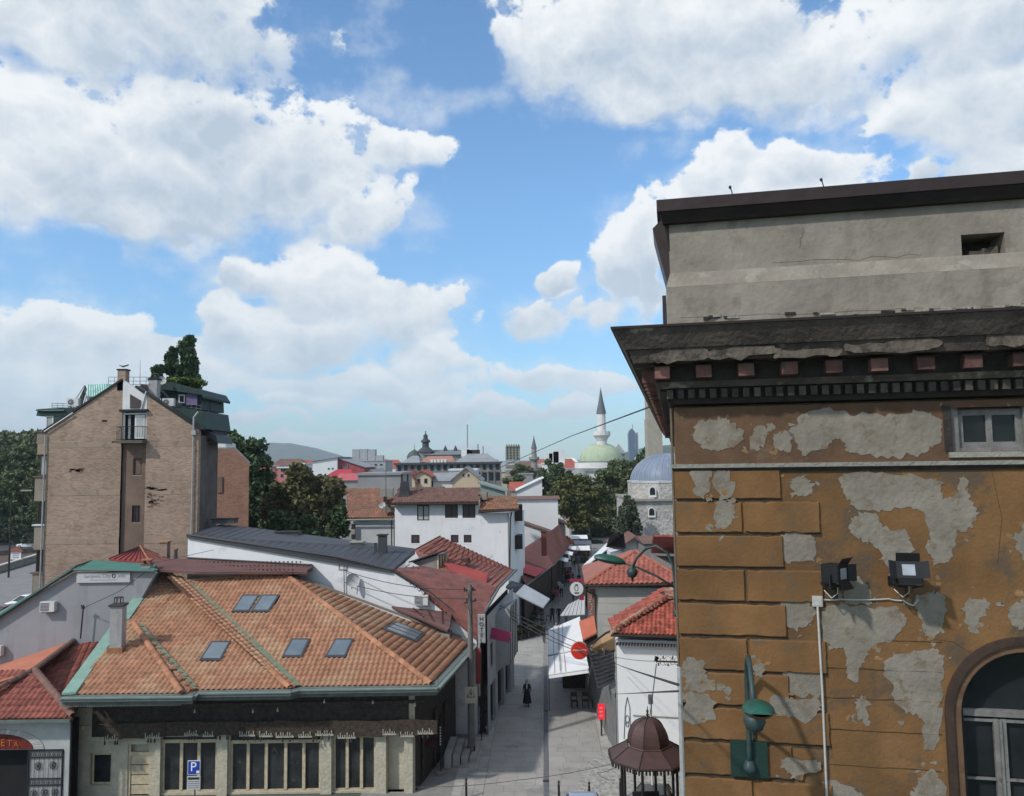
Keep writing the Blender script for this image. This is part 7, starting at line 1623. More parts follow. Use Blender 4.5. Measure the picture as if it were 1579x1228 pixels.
for k in range(8):
    a0, a1 = math.pi/8+k*math.pi/4, math.pi/8+(k+1)*math.pi/4; Ro = (Rd+.25)/math.cos(math.pi/8)*.985
    m.slab([cc_+V((math.cos(a0)*Ro, math.sin(a0)*Ro, zl_-cc_.z)), cc_+V((math.cos(a1)*Ro, math.sin(a1)*Ro, zl_-cc_.z)), cc_+V((math.cos(a1)*Ro, math.sin(a1)*Ro, 0)), cc_+V((math.cos(a0)*Ro, math.sin(a0)*Ro, 0))], V((-math.cos((a0+a1)/2), -math.sin((a0+a1)/2), 0))*.6)
m.build('drum_wall', rubst, hb); MB().lathe(cc_, [(Rd+.7, -.1), (Rd+.7, .15), (Rd-.1, .3)], 8, rot=math.pi/8).build('drum_cornice', mat('pale_cornice', (.42, .42, .42), .9), hb)
MB().par((K(975, 780).x, YK-.5, 0), (14, 0, 0), (0, 17, 0), (0, 0, zl_-.25)).build('hall_wall', rubst, hb)
MB().par((K(973, 771).x, YK-.9, zl_-.25), (14.4, 0, 0), (0, 17.6, 0), (0, 0, .3)).build('hall_cornice', conc_l, hb)
for (x, y0_, y1__) in ((1007, 751, 767), (1005, 783, 798), (983, 806, 822)):
    a = K(x, y1__, -.6); w_ = 1.05; h_ = K(x, y0_, -.6).z-a.z; f = MB(); q_ = [V((a.x-w_/2, YK-.62 if y0_ > 760 else YK-.2, a.z)), V((a.x+w_/2, YK-.62 if y0_ > 760 else YK-.2, a.z))]
    q_ += [V((a.x+w_/2*math.cos(t), q_[0].y, a.z+h_-w_*.5+w_*.5*math.sin(t)*1.1)) for t in [k*math.pi/8 for k in range(9)]]
    f.slab(q_, (0, -.10, 0)); fo = f.build('window_arch', mat('pale_surround', (.68, .68, .68)), hb)
    c2 = sum(q_, V((0, 0, 0)))/len(q_); MB().slab([c2+(p-c2)*.72+V((0, -.105, 0)) for p in q_], (0, -.01, 0)).build('pane', GLASS, fo)
# clock tower, mostly hidden by the cornice
ctw = thing('stone_tower', 'tall pale stone tower standing behind the blue dome, cut off by the dark cornice', 'tower', (at(1011, 690, 150).x, 152, 0)); a, b = at(1000, 690, 150), at(1021, 690, 150)
MB().slab([(a.x-.15, 150, 0), (b.x+.1, 150, 0), (b.x+.1, 153, 0), (a.x-.15, 153, 0)], (0, 0, 24)).build('shaft', mat('tower_stone', (.33, .30, .25), .9, .15, .8), ctw); MB().par((a.x, 150.1, 24), (b.x-a.x, 0, 0), (0, 2.8, 0), (0, 0, 9)).build('upper_shaft', MATS['tower_stone'], ctw)
MB().add([(a.x-.4, 149.6, 33), (b.x+.4, 149.6, 33), (b.x+.4, 153.4, 33), (a.x-.4, 153.4, 33), ((a.x+b.x)/2, 151.5, 37)], [(0, 1, 4), (1, 2, 4), (2, 3, 4), (3, 0, 4), (3, 2, 1, 0)]).build('roof', gt, ctw)
# skyscraper with mast
sk_ = thing('skyscraper', 'slim dark blue glass skyscraper with crown and mast far away', 'skyscraper', (at(977, 680, 1500).x, 1510, 0)); gl = mat('blue_tower_glass', (.06, .10, .16), .35, .1, bump=0)
X3 = lambda x: at(x, 690, 1500).x; Z3 = lambda y: at(977, y, 1500).z
MB().par((X3(970), 1500, 0), (X3(980)-X3(970), 0, 0), (0, 14, 0), (0, 0, Z3(668))).build('glass_shaft', gl, sk_); MB().slab([(X3(970), 1500, Z3(668)), (X3(980), 1500, Z3(668)), (X3(979), 1500, Z3(665)), (X3(975), 1500, Z3(661)), (X3(971), 1500, Z3(665))], (0, 12, 0)).build('crown', gl, sk_)
MB().par((X3(982), 1504, 0), (X3(985)-X3(982), 0, 0), (0, 10, 0), (0, 0, Z3(667))).build('second_shaft', mat('grey_tower', (.3, .32, .34)), sk_); MB().tube([(X3(977), 1506, Z3(662)), (X3(977), 1506, Z3(654))], .5, 5).build('mast', gl, sk_)
# white building right of small minaret
house('white stepped building with terraces half behind dark trees, left of the green dome', 838, 868, 716, 711, 215, 'flat', wf_, wt, 12, [(722, 725, 3, 842, 866)])
house('brown flat roofed office block behind the small minaret', 826, 852, 722, 718, 270, 'flat', darkf, gt, 14, [(724, 727, 4, 828, 850)])
house('grey town house between the square tower and the market hall', 800, 822, 732, 728, 240, 'flat', greyf, gt, 10)
for k in range(3): p = at(846+k*8, 712, 216); MB().box((p.x, 217, p.z+1), (2.2+k*.5, 3, 2.5+k)).build('roof_structure', wf_, bpy.data.objects['house.'+'%03d' % 1] if False else gm)
# fill: further town houses scattered on the plain in the gaps, each its own
fills = [(395, 725, 300, rt), (440, 727, 250, bt_), (470, 728, 260, rt), (600, 722, 380, rt), (775, 728, 320, gt), (812, 724, 380, bt_), (870, 722, 330, rt), (985, 728, 300, bt_), (740, 725, 420, rt), (590, 716, 600, gt), (560, 718, 700, rt), (760, 716, 620, gt), (835, 714, 800, rt), (990, 706, 900, gt), (880, 713, 700, wt), (20, 716, 800, rt)]
nm_ = ['left of the far pink houses', 'near the pink town houses', 'behind the autumn tree crown', 'in the gap left of the church', 'right of the market hall', 'behind the little minaret', 'left of the great mosque', 'between mosque and blue dome', 'beyond the market hall roof', 'under the open sky left of the church', 'behind the grey apartment tower', 'between market hall and square tower', 'beyond the brown office block', 'below the skyscraper', 'far behind the white stepped building', 'at the far left horizon']
for (x, y, Y, r_), n in zip(fills, nm_): w_ = 14/Y*F; house('distant town house with %s roof %s' % ({'far_red_tile': 'red', 'far_brown_tile': 'brown', 'far_grey_roof': 'grey', 'far_white_roof': 'white'}[r_.name], n), x-w_/2, x+w_/2, y, y-4/Y*F, Y, 'hip', random.choice([wf_, cream, greyf, creamp]), r_, 12)
# hills
def hill(name, prof, Y, dep, mt, h0=-5):
    vs = []; fs = []; xs = np.linspace(prof[0][0], prof[-1][0], 90); rows = [(0, 0), (.25, .45), (.5, .8), (.75, .97), (1, 1.0), (1.4, .85), (2, .3)]
    for (t, k) in rows:
        for x in xs:
            y = np.interp(x, [p[0] for p in prof], [p[1] for p in prof]); p = at(x, y, Y); zz = max(p.z, 1)
            n_ = noise.noise(V((p.x*.004, t*3, 1)))*.10+noise.noise(V((p.x*.02, t*9, 5)))*.035
            vs.append((p.x*(1+.0*t), Y+dep*(t-1), h0+(zz-h0)*(k*(1+n_*(.3 if t == 1 else 1)))))
    n_ = len(xs)
    for r_ in range(len(rows)-1):
        for i in range(n_-1): fs.append((r_*n_+i, r_*n_+i+1, (r_+1)*n_+i+1, (r_+1)*n_+i))
    me = bpy.data.meshes.new(name); me.from_pydata(vs, [], fs); me.materials.append(mt); me.polygons.foreach_set('use_smooth', [True]*len(fs)); o = bpy.data.objects.new(name, me); COL.objects.link(o); o['kind'] = 'structure'
hm = mat('forest_hill', (.045, .07, .045), .95, .35, .01, bump=0)
hill('mountain', [(330, 716), (380, 702), (410, 688), (432, 683), (460, 686), (490, 692), (520, 704), (560, 713), (640, 718)], 5200, 900, hm)
hill('mountain', [(-200, 690), (-60, 668), (0, 667), (40, 672), (90, 688), (160, 700), (260, 712), (340, 718)], 5600, 900, hm)
hill('hill', [(900, 714), (950, 704), (985, 692), (1010, 688), (1060, 684), (1300, 670), (1700, 640)], 2300, 500, hm)
hill('mountain', [(500, 716), (700, 712), (900, 709), (1100, 700), (1700, 660)], 6500, 800, hm)
# ================================================================ trees
def leafm(name, c, c2, rough=.7):
    m = mat(name, c, rough, .35, .9, c2=c2, c2t=.56, c2s=.55, bump=0, spec=.25); return m
L_pop = leafm('poplar_leaf', (.055, .095, .042), (.08, .12, .055)); L_dark = leafm('dark_leaf', (.06, .10, .042), (.10, .12, .055)); L_mid = leafm('mid_leaf', (.09, .12, .05), (.12, .12, .06))
L_aut = leafm('autumn_leaf', (.12, .115, .05), (.115, .095, .045)); L_olive = leafm('olive_leaf', (.095, .10, .030), (.06, .085, .028)); L_grass = leafm('roof_grass', (.07, .12, .025), (.10, .14, .035)); L_lite = leafm('light_leaf', (.075, .125, .045), (.10, .14, .06)); L_gry = leafm('grey_green_leaf', (.075, .095, .06), (.05, .07, .04))
bark = mat('bark', (.07, .055, .04), .95, .3, 3, bump=.5)
def leaves(blobs, n, ls, flat_=1.0, sub=.38, ks=18):
    """blobs: (centre, (rx, ry, rz)); leaf quads on clumps spread over every blob"""
    P_ = []; tot = sum(b[1][0]*b[1][2] for b in blobs)
    for c, r in blobs:
        k = ks; nl = int(n*r[0]*r[2]/tot/k)+4; r = np.array(r)
        d = rng.normal(size=(k, 3)); d /= np.linalg.norm(d, axis=1)[:, None]; rad = .45+.5*rng.random(k)
        cc = np.array(c)+d*r*rad[:, None]
        for q in cc:
            s_ = sub*(.6+.7*rng.random()); e = rng.normal(size=(nl, 3)); e /= np.linalg.norm(e, axis=1)[:, None]
            rr = (.35+.65*rng.random(nl)**.6)[:, None]*(1+.5*rng.normal(size=(nl, 1))*.3); P_.append(q+e*rr*r*s_*np.array([1, 1, .85]))
    P_ = np.concatenate(P_); N = len(P_)
    a = rng.normal(size=(N, 3)); a /= np.linalg.norm(a, axis=1)[:, None]; b = rng.normal(size=(N, 3)); b = np.cross(a, b); b /= np.linalg.norm(b, axis=1)[:, None]
    s_ = (ls*(.5+.9*rng.random(N)))[:, None]; v = np.stack([P_-a*s_, P_+b*s_*.55, P_+a*s_, P_-b*s_*.55], 1).reshape(-1, 3); return v
def crown_obj(name, v, m, parent, org):
    me = bpy.data.meshes.new(name); N = len(v)//4; me.vertices.add(len(v)); me.vertices.foreach_set('co', (v-np.array(org)).astype(np.float32).ravel())
    me.loops.add(N*4); me.loops.foreach_set('vertex_index', np.arange(N*4, dtype=np.int32)); me.polygons.add(N); me.polygons.foreach_set('loop_start', np.arange(N, dtype=np.int32)*4); me.update(calc_edges=True)
    me.materials.append(m); o = bpy.data.objects.new(name, me); COL.objects.link(o); o.parent = parent; return o
def tree(label, Y, pb, m, n, ls, base=None, name='tree', sub=.38, ks=18, group=None, trunk_r=.3, dsc=.8):
    """pb: crown blobs in photo pixels (x, y, rx, ry) at distance Y"""
    k = Y/F; bl_ = []
    for q in pb: p = at(q[0], q[1], Y+(q[4] if len(q) > 4 else 0)); bl_.append(((p.x, p.y, p.z), (q[2]*k, max(q[2], q[3])*k*dsc, q[3]*k)))
    bx = sum(b[0][0] for b in bl_)/len(bl_) if base is None else at(base, 700, Y).x; t = thing(name, label, 'tree', (bx, Y, 0), group)
    crown_obj('crown', leaves(bl_, n, ls, sub=sub, ks=ks), m, t, (bx, Y, 0))
    zc_ = min(b[0][2] for b in bl_); b = MB(); b.tube([(bx, Y, 0), (bx+.1, Y, zc_*.5), (bx, Y, zc_)], [trunk_r, trunk_r*.75, trunk_r*.5], 7)
    for c, r in bl_: b.tube([(bx, Y, zc_*.7), V((bx, Y, zc_)).lerp(V(c), .5), V(c)], [trunk_r*.45, trunk_r*.3, trunk_r*.12], 5)
    b.build('trunk', bark, t); return t
tree('dense dark hedge like tree filling the very end of the market street', 152, [(872, 842, 12, 9), (886, 838, 14, 9), (902, 838, 14, 10), (918, 842, 14, 9), (934, 848, 14, 9), (895, 826, 16, 9), (866, 832, 9, 8)], L_dark, 9000, .3)
tree('tallest poplar rising behind the rooftop garden of the brick block', 78, [(290, 530, 9, 15), (287, 546, 14, 18), (294, 563, 13, 20), (286, 583, 15, 22), (297, 592, 11, 22), (290, 612, 14, 24)], L_pop, 15000, .20, sub=.44, ks=26, trunk_r=.35)
tree('middle poplar left of the tallest one on the skyline', 77, [(266, 545, 6, 10), (264, 560, 9, 15), (268, 575, 10, 15), (264, 595, 11, 16), (266, 612, 11, 20)], L_pop, 8000, .22, sub=.42)
tree('small round topped poplar nearest the rooftop chimney', 76, [(243, 572, 8, 11), (242, 592, 10, 14)], L_pop, 2600, .20, sub=.42)
rg_ = thing('roof_garden', 'strip of tall green grass planted on the teal penthouse roof', 'plants', at(278, 598, 61)); v = leaves([(tuple(at(x, 591+((x-276)/60)**2*6, 61.5)), (.75, 1.2, .42)) for x in (258, 266, 274, 282, 290, 297)], 5000, .12, sub=.5, ks=10); crown_obj('grass', v, L_grass, rg_, worg(rg_))
tree('big dense green tree beside the brick annex', 97, [(378, 700, 30, 32), (400, 725, 24, 34), (368, 735, 26, 40), (398, 765, 26, 38), (412, 790, 22, 30), (385, 800, 30, 30)], L_dark, 22000, .30, sub=.34, ks=26, trunk_r=.5)
tree('light green bush top sprouting behind the small brick gable', 99, [(352, 676, 13, 13), (366, 684, 12, 12), (345, 688, 10, 8)], L_lite, 3500, .26)
tree('large tree with browning autumn leaves behind the dark grey roof', 90, [(470, 740, 30, 22), (450, 758, 32, 26), (495, 760, 34, 28), (430, 785, 26, 28), (470, 790, 40, 30), (512, 790, 24, 32), (460, 728, 18, 12)], L_aut, 26000, .28, sub=.32, ks=26, trunk_r=.5)
tree('green lower tree in the shade of the autumn tree', 84, [(440, 808, 28, 22), (490, 815, 34, 22), (525, 805, 16, 26)], L_dark, 9000, .28)
for i, (pb, m_, Y, lab) in enumerate((([(8, 700, 26, 26), (-20, 710, 30, 40), (12, 735, 26, 30)], L_mid, 185, 'dark tree at the very left edge across the river'), ([(42, 690, 22, 20), (58, 700, 26, 24), (44, 722, 28, 26)], L_mid, 190, 'mid green tree top just left of the brick block eaves'), ([(20, 730, 26, 26), (48, 752, 26, 28), (15, 765, 24, 26)], L_mid, 175, 'brighter green tree in the middle of the riverside wood'), ([(-10, 775, 34, 34), (10, 800, 26, 26)], L_dark, 165, 'dark lower tree at the left edge above the parked cars'), ([(45, 790, 26, 24), (66, 780, 20, 28), (38, 812, 24, 14)], L_dark, 162, 'dark tree behind the lamp post beside the brick block'), ([(62, 735, 22, 34), (72, 765, 16, 30)], L_mid, 172, 'green tree hard against the bays of the brick block'), ([(28, 806, 18, 12), (44, 814, 18, 9)], L_gry, 158, 'low grey green shrub tree at the roadside across the river'))):
    tree(lab, Y, [(q[0], q[1]+15, q[2], q[3]*.85) for q in pb], m_, 8000, .48, sub=.34, ks=22, group='trees across the river')
bk = MB(); 
wd = thing('riverside_wood', 'far wooded slope filling the gap behind the riverside trees', 'wood', (at(30, 730, 260).x, 260, 0)); wd['kind'] = 'stuff'
v = leaves([(tuple(at(x, y, 255)), (12, 8, 5.5)) for x, y in ((-60, 700), (-30, 690), (0, 694), (30, 692), (60, 698), (90, 700), (-50, 740), (0, 735), (40, 735), (80, 740), (-30, 780), (30, 780), (80, 785))], 26000, .8, sub=.4, ks=16); wd2 = crown_obj('wood_foliage', v, L_mid, wd, (worg(wd).x, 260, 0)); wd2['kind'] = 'stuff'
for pb, m_, Y, lab, n, ls in (
 ([(852, 728, 18, 20), (862, 745, 22, 22), (846, 755, 16, 20)], L_dark, 175, 'dark tree left of the great mosque, before the white stepped building', 9000, .38),
 ([(885, 752, 30, 20), (872, 775, 30, 24), (905, 770, 30, 26), (895, 795, 26, 20)], L_olive, 150, 'yellowish olive tree in front of the mosque dome', 15000, .34),
 ([(958, 728, 24, 20), (975, 745, 24, 26), (940, 745, 28, 24), (925, 770, 26, 24), (955, 770, 26, 24)], L_mid, 152, 'broad green tree right of the olive tree below the green dome', 16000, .34),
 ([(994, 712, 13, 18), (1000, 728, 13, 16), (985, 722, 12, 14)], L_dark, 165, 'dark tree top at the foot of the tall stone tower', 5000, .34),
 ([(935, 800, 30, 26), (915, 818, 28, 20), (950, 822, 26, 22), (925, 835, 22, 14)], L_mid, 165, 'green tree leaning over the end of the market street', 15000, .28),
 ([(968, 790, 16, 24), (962, 815, 18, 24), (978, 812, 12, 20)], L_gry, 106, 'grey green climbing shrub on the left corner of the stone bathhouse', 8000, .22),
 ([(890, 822, 20, 16), (905, 835, 24, 14), (885, 838, 16, 10)], L_dark, 168, 'dark low tree closing the view at the end of the street', 8000, .28),
 ([(806, 724, 14, 9), (796, 730, 10, 7), (818, 730, 9, 8)], L_mid, 250, 'round green tree between the square tower and the small minaret', 4000, .45),
 ([(800, 738, 10, 5), (782, 742, 8, 4)], L_dark, 190, 'small dark tree over the little red roof', 1500, .35),
 ([(755, 752, 12, 7), (745, 748, 8, 5)], L_dark, 140, 'bushy tree beside the low green grey roof', 1500, .3)):
    tree(lab, Y, pb, m_, n, ls, sub=.36, ks=24)
# ================================================================ people
def body_mesh(pose, h=1.7):
    k = h/1.7; J = {}; 
    def j(n, x, y, z, r): J[n] = (V((x, y, z))*k, r*k)
    s = {'stand': 0, 'walk': 1, 'walk2': -1}.get(pose, 0); a = .17*s
    j('pel', 0, 0, .93, .125); j('wst', 0, 0, 1.08, .115); j('chs', 0, .01, 1.30, .135); j('nkb', 0, .01, 1.44, .065); j('nk', 0, -.005, 1.49, .05); j('hd', 0, -.015, 1.57, .078); j('hd2', 0, -.01, 1.645, .078); j('hd3', 0, 0, 1.69, .045)
    for sd, sg in (('l', -1), ('r', 1)):
        f = sg*a; j(sd+'hip', sg*.09, 0, .88, .088); j(sd+'kn', sg*.10, -f*.9-.01, .50, .058); j(sd+'an', sg*.10, f*-.9+(.10 if f < 0 else 0)*0+ (.12 if f*1 < 0 else -.0), .09+(.05 if f < 0 else 0), .04); j(sd+'to', sg*.115, J[sd+'an'][0].y/k-.15, .035+(.02 if f < 0 else 0), .032)
        j(sd+'sh', sg*.185, .01, 1.40, .062); j(sd+'el', sg*.235, .03+f*.6, 1.13, .043); j(sd+'wr', sg*.235, -.06+f*1.1, .90, .030); j(sd+'ha', sg*.23, -.085+f*1.15, .80, .026)
    E_ = [('pel', 'wst'), ('wst', 'chs'), ('chs', 'nkb'), ('nkb', 'nk'), ('nk', 'hd'), ('hd', 'hd2'), ('hd2', 'hd3')]
    for sd in 'lr': E_ += [('pel', sd+'hip'), (sd+'hip', sd+'kn'), (sd+'kn', sd+'an'), (sd+'an', sd+'to'), ('chs', sd+'sh'), (sd+'sh', sd+'el'), (sd+'el', sd+'wr'), (sd+'wr', sd+'ha')]
    ks = list(J); me = bpy.data.meshes.new('body'); me.from_pydata([J[q][0] for q in ks], [(ks.index(a_), ks.index(b_)) for a_, b_ in E_], [])
    o = bpy.data.objects.new('tmp', me); COL.objects.link(o); md = o.modifiers.new('s', 'SKIN'); md.use_smooth_shade = True
    for i, q in enumerate(ks): me.skin_vertices[0].data[i].radius = (J[q][1], J[q][1]); me.skin_vertices[0].data[i].use_root = (q == 'pel')
    o.modifiers.new('u', 'SUBSURF').levels = 1
    dg = bpy.context.evaluated_depsgraph_get(); out = bpy.data.meshes.new_from_object(o.evaluated_get(dg)); bpy.data.objects.remove(o); return out
BASE = {p: body_mesh(p) for p in ('stand', 'walk', 'walk2')}
skin = mat('skin', (.42, .24, .17), .6, .08, 5, bump=0); hairs = [flat('dark_hair', (.02, .014, .01)), flat('grey_hair', (.25, .24, .23)), flat('brown_hair', (.06, .035, .02))]
def cloth(n, c): return mat('cloth_'+n, c, .9, .12, 6, bump=.1)
def person(p, h, yaw, pose, top, legs, label, hair=0, group=None, shoes=None, bare_arms=False):
    me = BASE[pose].copy(); s_ = h/1.7
    for m_ in (skin, top, legs, hairs[hair], shoes or flat('dark_shoe', (.02, .02, .02))): me.materials.append(m_)
    mi = []
    for f in me.polygons:
        c = f.center; x, y, z = c
        if z > 1.50: i = 3 if (z > 1.66 or (y > .0 and z > 1.54)) else 0
        elif abs(x) > .20 and z < .90: i = 0
        elif bare_arms and abs(x) > .205 and z < 1.2: i = 0
        elif z < .075: i = 4
        elif z < .96 and abs(x) < .2: i = 2
        else: i = 1
        mi.append(i)
    me.polygons.foreach_set('material_index', mi); me.polygons.foreach_set('use_smooth', [True]*len(mi))
    o = bpy.data.objects.new('person', me); COL.objects.link(o); o.location = p; o.rotation_euler.z = yaw; o.scale = (s_, s_, s_); return props(o, label, 'person', group)
blkc, navy, gryc, whc, redc, lblue, beigec = cloth('black', (.015, .015, .017)), cloth('navy', (.03, .04, .07)), cloth('grey', (.15, .15, .16)), cloth('white', (.6, .6, .6)), cloth('pink_red', (.50, .05, .10)), cloth('pale_blue', (.40, .42, .52)), cloth('beige', (.35, .3, .22))
def G0(x, y): return onz(x, y, .02)
w_ = person(G0(813, 1089), 1.68, R(-8), 'walk', blkc, blkc, 'woman in long black coat and pale headscarf walking alone in the street', 0)
def loft(rings, m, name, parent, loc, yaw, s_=1):
    b = MB(); n = 14; vs = []
    for (z, rx, ry, oy) in rings:
        for k in range(n): t = 2*math.pi*k/n; vs.append((math.cos(t)*rx*(1+.05*math.sin(5*t)*(1.5-z)), math.sin(t)*ry+oy, z))
    fs = [(i*n+k, i*n+(k+1) % n, (i+1)*n+(k+1) % n, (i+1)*n+k) for i in range(len(rings)-1) for k in range(n)]
    me = bpy.data.meshes.new(name); me.from_pydata(vs, [], fs); me.materials.append(m); me.polygons.foreach_set('use_smooth', [True]*len(fs)); o = bpy.data.objects.new(name, me); COL.objects.link(o); o.parent = parent; return o
loft([(.22, .30, .27, 0), (.45, .26, .23, 0), (.8, .215, .18, 0), (1.02, .175, .14, 0), (1.25, .20, .155, .01), (1.40, .20, .13, .01), (1.46, .12, .09, .01)], blkc, 'coat', w_, None, 0)
loft([(1.36, .09, .075, -.07), (1.46, .10, .095, -.01), (1.54, .098, .10, .012), (1.63, .100, .10, .014), (1.70, .075, .075, .012), (1.735, .02, .02, .01)], cloth('pale_scarf', (.30, .29, .27)), 'headscarf', w_, None, 0)
loft([(1.15, .03, .02, -.165), (1.28, .045, .02, -.16), (1.38, .04, .03, -.12)], whc, 'scarf_end', w_, None, 0)
PP = [((852, 962), 1.75, .2, 'walk', blkc, blkc, 'leftmost of three people in black walking abreast', 0, 0), ((862, 962), 1.72, .1, 'walk2', blkc, blkc, 'middle one of three people in black walking abreast', 0, 0), ((873, 961), 1.72, -.2, 'walk', blkc, navy, 'right hand one of three people in black, next to the lattice awning', 0, 0),
 ((859, 930), 1.68, 3.3, 'walk', redc, gryc, 'person in a bright pink red jacket in the middle of the street', 0, 0), ((853, 929), 1.6, 3.1, 'walk2', gryc, blkc, 'person in grey just left of the pink red jacket', 1, 0),
 ((858, 992), 1.78, .3, 'stand', lblue, navy, 'man in a pale blue shirt half hidden by the white awning edge', 1, 1), ((839, 992), 1.76, 2.9, 'walk', blkc, blkc, 'person in black standing by the cafe tables', 0, 0),
 ((885, 914), 1.75, 3.1, 'stand', whc, navy, 'person in a white shirt just above the white round sign', 2, 1), ((893, 905), 1.7, .1, 'walk', blkc, navy, 'dark dressed person right of the white shirted one', 0, 0)]
for (xy, h, yaw, pose, a, b, lab, hr, ba) in PP: person(G0(*xy), h, yaw, pose, a, b, lab, hr, bare_arms=bool(ba))
rr_ = random.Random(5); places = ['far down the street near the left stalls', 'in the far crowd before the dark trees', 'in the far crowd by the white edged roof', 'in the narrowing street above the pink red jacket']
cn = {'cloth_black': 'black', 'cloth_navy': 'navy', 'cloth_grey': 'grey', 'cloth_white': 'white', 'cloth_beige': 'beige', 'cloth_pale_blue': 'pale blue'}
for k, (x, y) in enumerate(((874, 893), (880, 884), (886, 880), (872, 878), (879, 872), (888, 869), (883, 864), (876, 862), (890, 860), (894, 856), (886, 855), (881, 853), (868, 905), (866, 921), (892, 875), (897, 851))):
    tp, lg = rr_.choice([blkc, navy, gryc, whc, beigec, lblue]), rr_.choice([blkc, navy, gryc]); person(G0(x, y), rr_.uniform(1.6, 1.82), rr_.choice([0, 3.1])+rr_.uniform(-.4, .4), rr_.choice(['walk', 'walk2', 'stand']), tp, lg, 'distant person, %s top, %s trousers, %s' % (cn[tp.name], cn[lg.name], ['first by the left stalls', 'left of the far crowd', 'right of the far crowd', 'centre of the far crowd', 'behind the red jacket', 'by the beige house corner', 'before the dark trees', 'beside the pink canopy', 'near the far white stall', 'at the rear right of the crowd', 'at the back of the crowd', 'farthest in the crowd', 'nearest the grey stall', 'left of the round sign', 'right of the crowd by the wall', 'last one under the trees'][k]), rr_.randint(0, 2), 'distant passers-by in the market street')
extra = ['in a row by the dark arcade', 'before the worn red roof eave', 'next to the left market stall', 'right behind the lattice awning', 'between the two far white awnings', 'stepping out from the left stalls', 'by the wall of the beige house', 'halfway down the left side', 'at the counter of a left stall', 'in the middle of the paving']
for k, (x, y) in enumerate(((862, 915), (858, 908), (869, 899), (884, 928), (883, 896), (875, 905), (893, 889), (866, 892), (870, 883), (877, 898))):
    tp, lg = [whc, navy, redc, gryc, lblue, blkc, beigec, whc, blkc, redc][k], [navy, blkc, gryc][k % 3]; person(G0(x, y), 1.6+.02*k, k*.9, ['walk', 'stand', 'walk2'][k % 3], tp, lg, 'passer-by in %s top %s' % (dict(cn, cloth_pink_red='pink red')[tp.name], extra[k]), k % 3, 'distant passers-by in the market street')
# ================================================================ cafe terrace on the left
def table(p, label): 
    t = thing('table', label, 'table', p, 'dark cafe tables on the left'); MB().lathe(V(p)+Z*.70, [(.001, .03), (.36, .03), (.36, 0), (.001, 0)], 14).build('tabletop', chair_w, t); MB().lathe(V(p), [(.22, 0), (.22, .03), (.03, .05), (.03, .7)], 8).build('pedestal', blk, t); return t
proto = None
tl = [(822, 962), (836, 957), (809, 972), (824, 978), (800, 984), (846, 905), (838, 915)]
for k, (x, y) in enumerate(tl):
    p = G0(x, y); lab = ('cafe table next to the dark planter row', 'cafe table nearest the three people in black', 'cafe table close to the pillar of the left arcade', 'cafe table nearest the person in black', 'cafe table closest to the hotel front', 'cafe table below the far worn roof eave', 'cafe table in the shade under the worn red roof')[k]
    table(p, lab)
    for m_, (dx, dy, a) in enumerate(((.62, 0, -1.57), (-.62, 0, 1.57), (0, .62, 0))):
        chair(p+V((dx, dy, 0)), a, ['right hand', 'left hand', 'far'][m_]+' chair at the '+lab, 'dark cafe chairs on the left')
person(G0(826, 955), 1.7, 1.2, 'stand', blkc, blkc, 'dark dressed guest standing behind the cafe table nearest the planter row', 0)
pl_ = thing('planter_row', 'row of dark wooden planters with low greenery edging the cafe terrace', 'planter', G0(815, 988)); a, b = G0(792, 990), G0(838, 978)
for k in range(4): q0 = a.lerp(b, k/4); q1 = a.lerp(b, (k+.9)/4); MB().slab([q0, q1, q1+V((.05, .45, 0)), q0+V((.05, .45, 0))], (0, 0, .6)).build('planter_box', wood_d, pl_)
crown_obj('foliage', leaves([(tuple(a.lerp(b, k/8)+Z*.8), (.3, .3, .3)) for k in range(9)], 1500, .09, ks=6), mat('dark_planter_leaf', (.02, .035, .015), .8), pl_, worg(pl_))
ar = thing('arcade_posts', 'dark slatted arcade front behind the cafe tables', 'arcade', G0(795, 960)); a, b = onz(785, 985, 0), onz(812, 935, 0)
for k in range(9): p = a.lerp(b, k/8); MB().par(p, (.14, 0, 0), (0, .14, 0), (0, 0, 3.2)).build('post', mat('grey_wood_post', (.14, .13, .13), .8, .2), ar)
MB().slab([a+Z*3.2, b+Z*3.2, b+V((-.2, 0, 3.2)), a+V((-.2, 0, 3.2))], (0, 0, .3)).build('beam', wood_d, ar); MB().slab([a+V((-.5, 0, 0)), b+V((-.5, 0, 0)), b+V((-.55, 0, 0)), a+V((-.55, 0, 0))], (0, 0, 3.2)).build('back_wall', DARK, ar)
# goods displays by the hotel corner
for k, (x, y, h_, lab) in enumerate(((770, 1048, 1.5, 'dark display stand with pale base by the shop doors on the left'), (758, 1062, 1.9, 'tall dark clothes rack beside the shop doors'), (748, 1085, 1.7, 'dark stand with hanging bags right of the concrete post'), (741, 1128, 2.0, 'slim dark menu stand with small white labels by the concrete post'))):
    p = G0(x, y); t = thing('display_stand', lab, 'display stand', p)
    MB().box(p+Z*.05, (.7, .5, .1)).build('base', blk, t); MB().tube([p+Z*.1, p+Z*h_], .03, 5).build('post', blk, t); MB().box(p+Z*(h_-.25), (.75, .35, .5), k).build('panel', wood_d if k else conc_l, t)
    for i in range(7): c = p+V((random.uniform(-.35, .35), random.uniform(-.25, .25), random.uniform(.3, h_-.3))); MB().lathe(c, [(.02, .2), (.12, .1), (.13, -.15), (.03, -.22)], 6).build('bag', (blkc, navy, wood_d, gryc, redc)[random.choice((0, 0, 1, 2, 3, 4)) if i == 3 else random.randint(0, 3)], t)
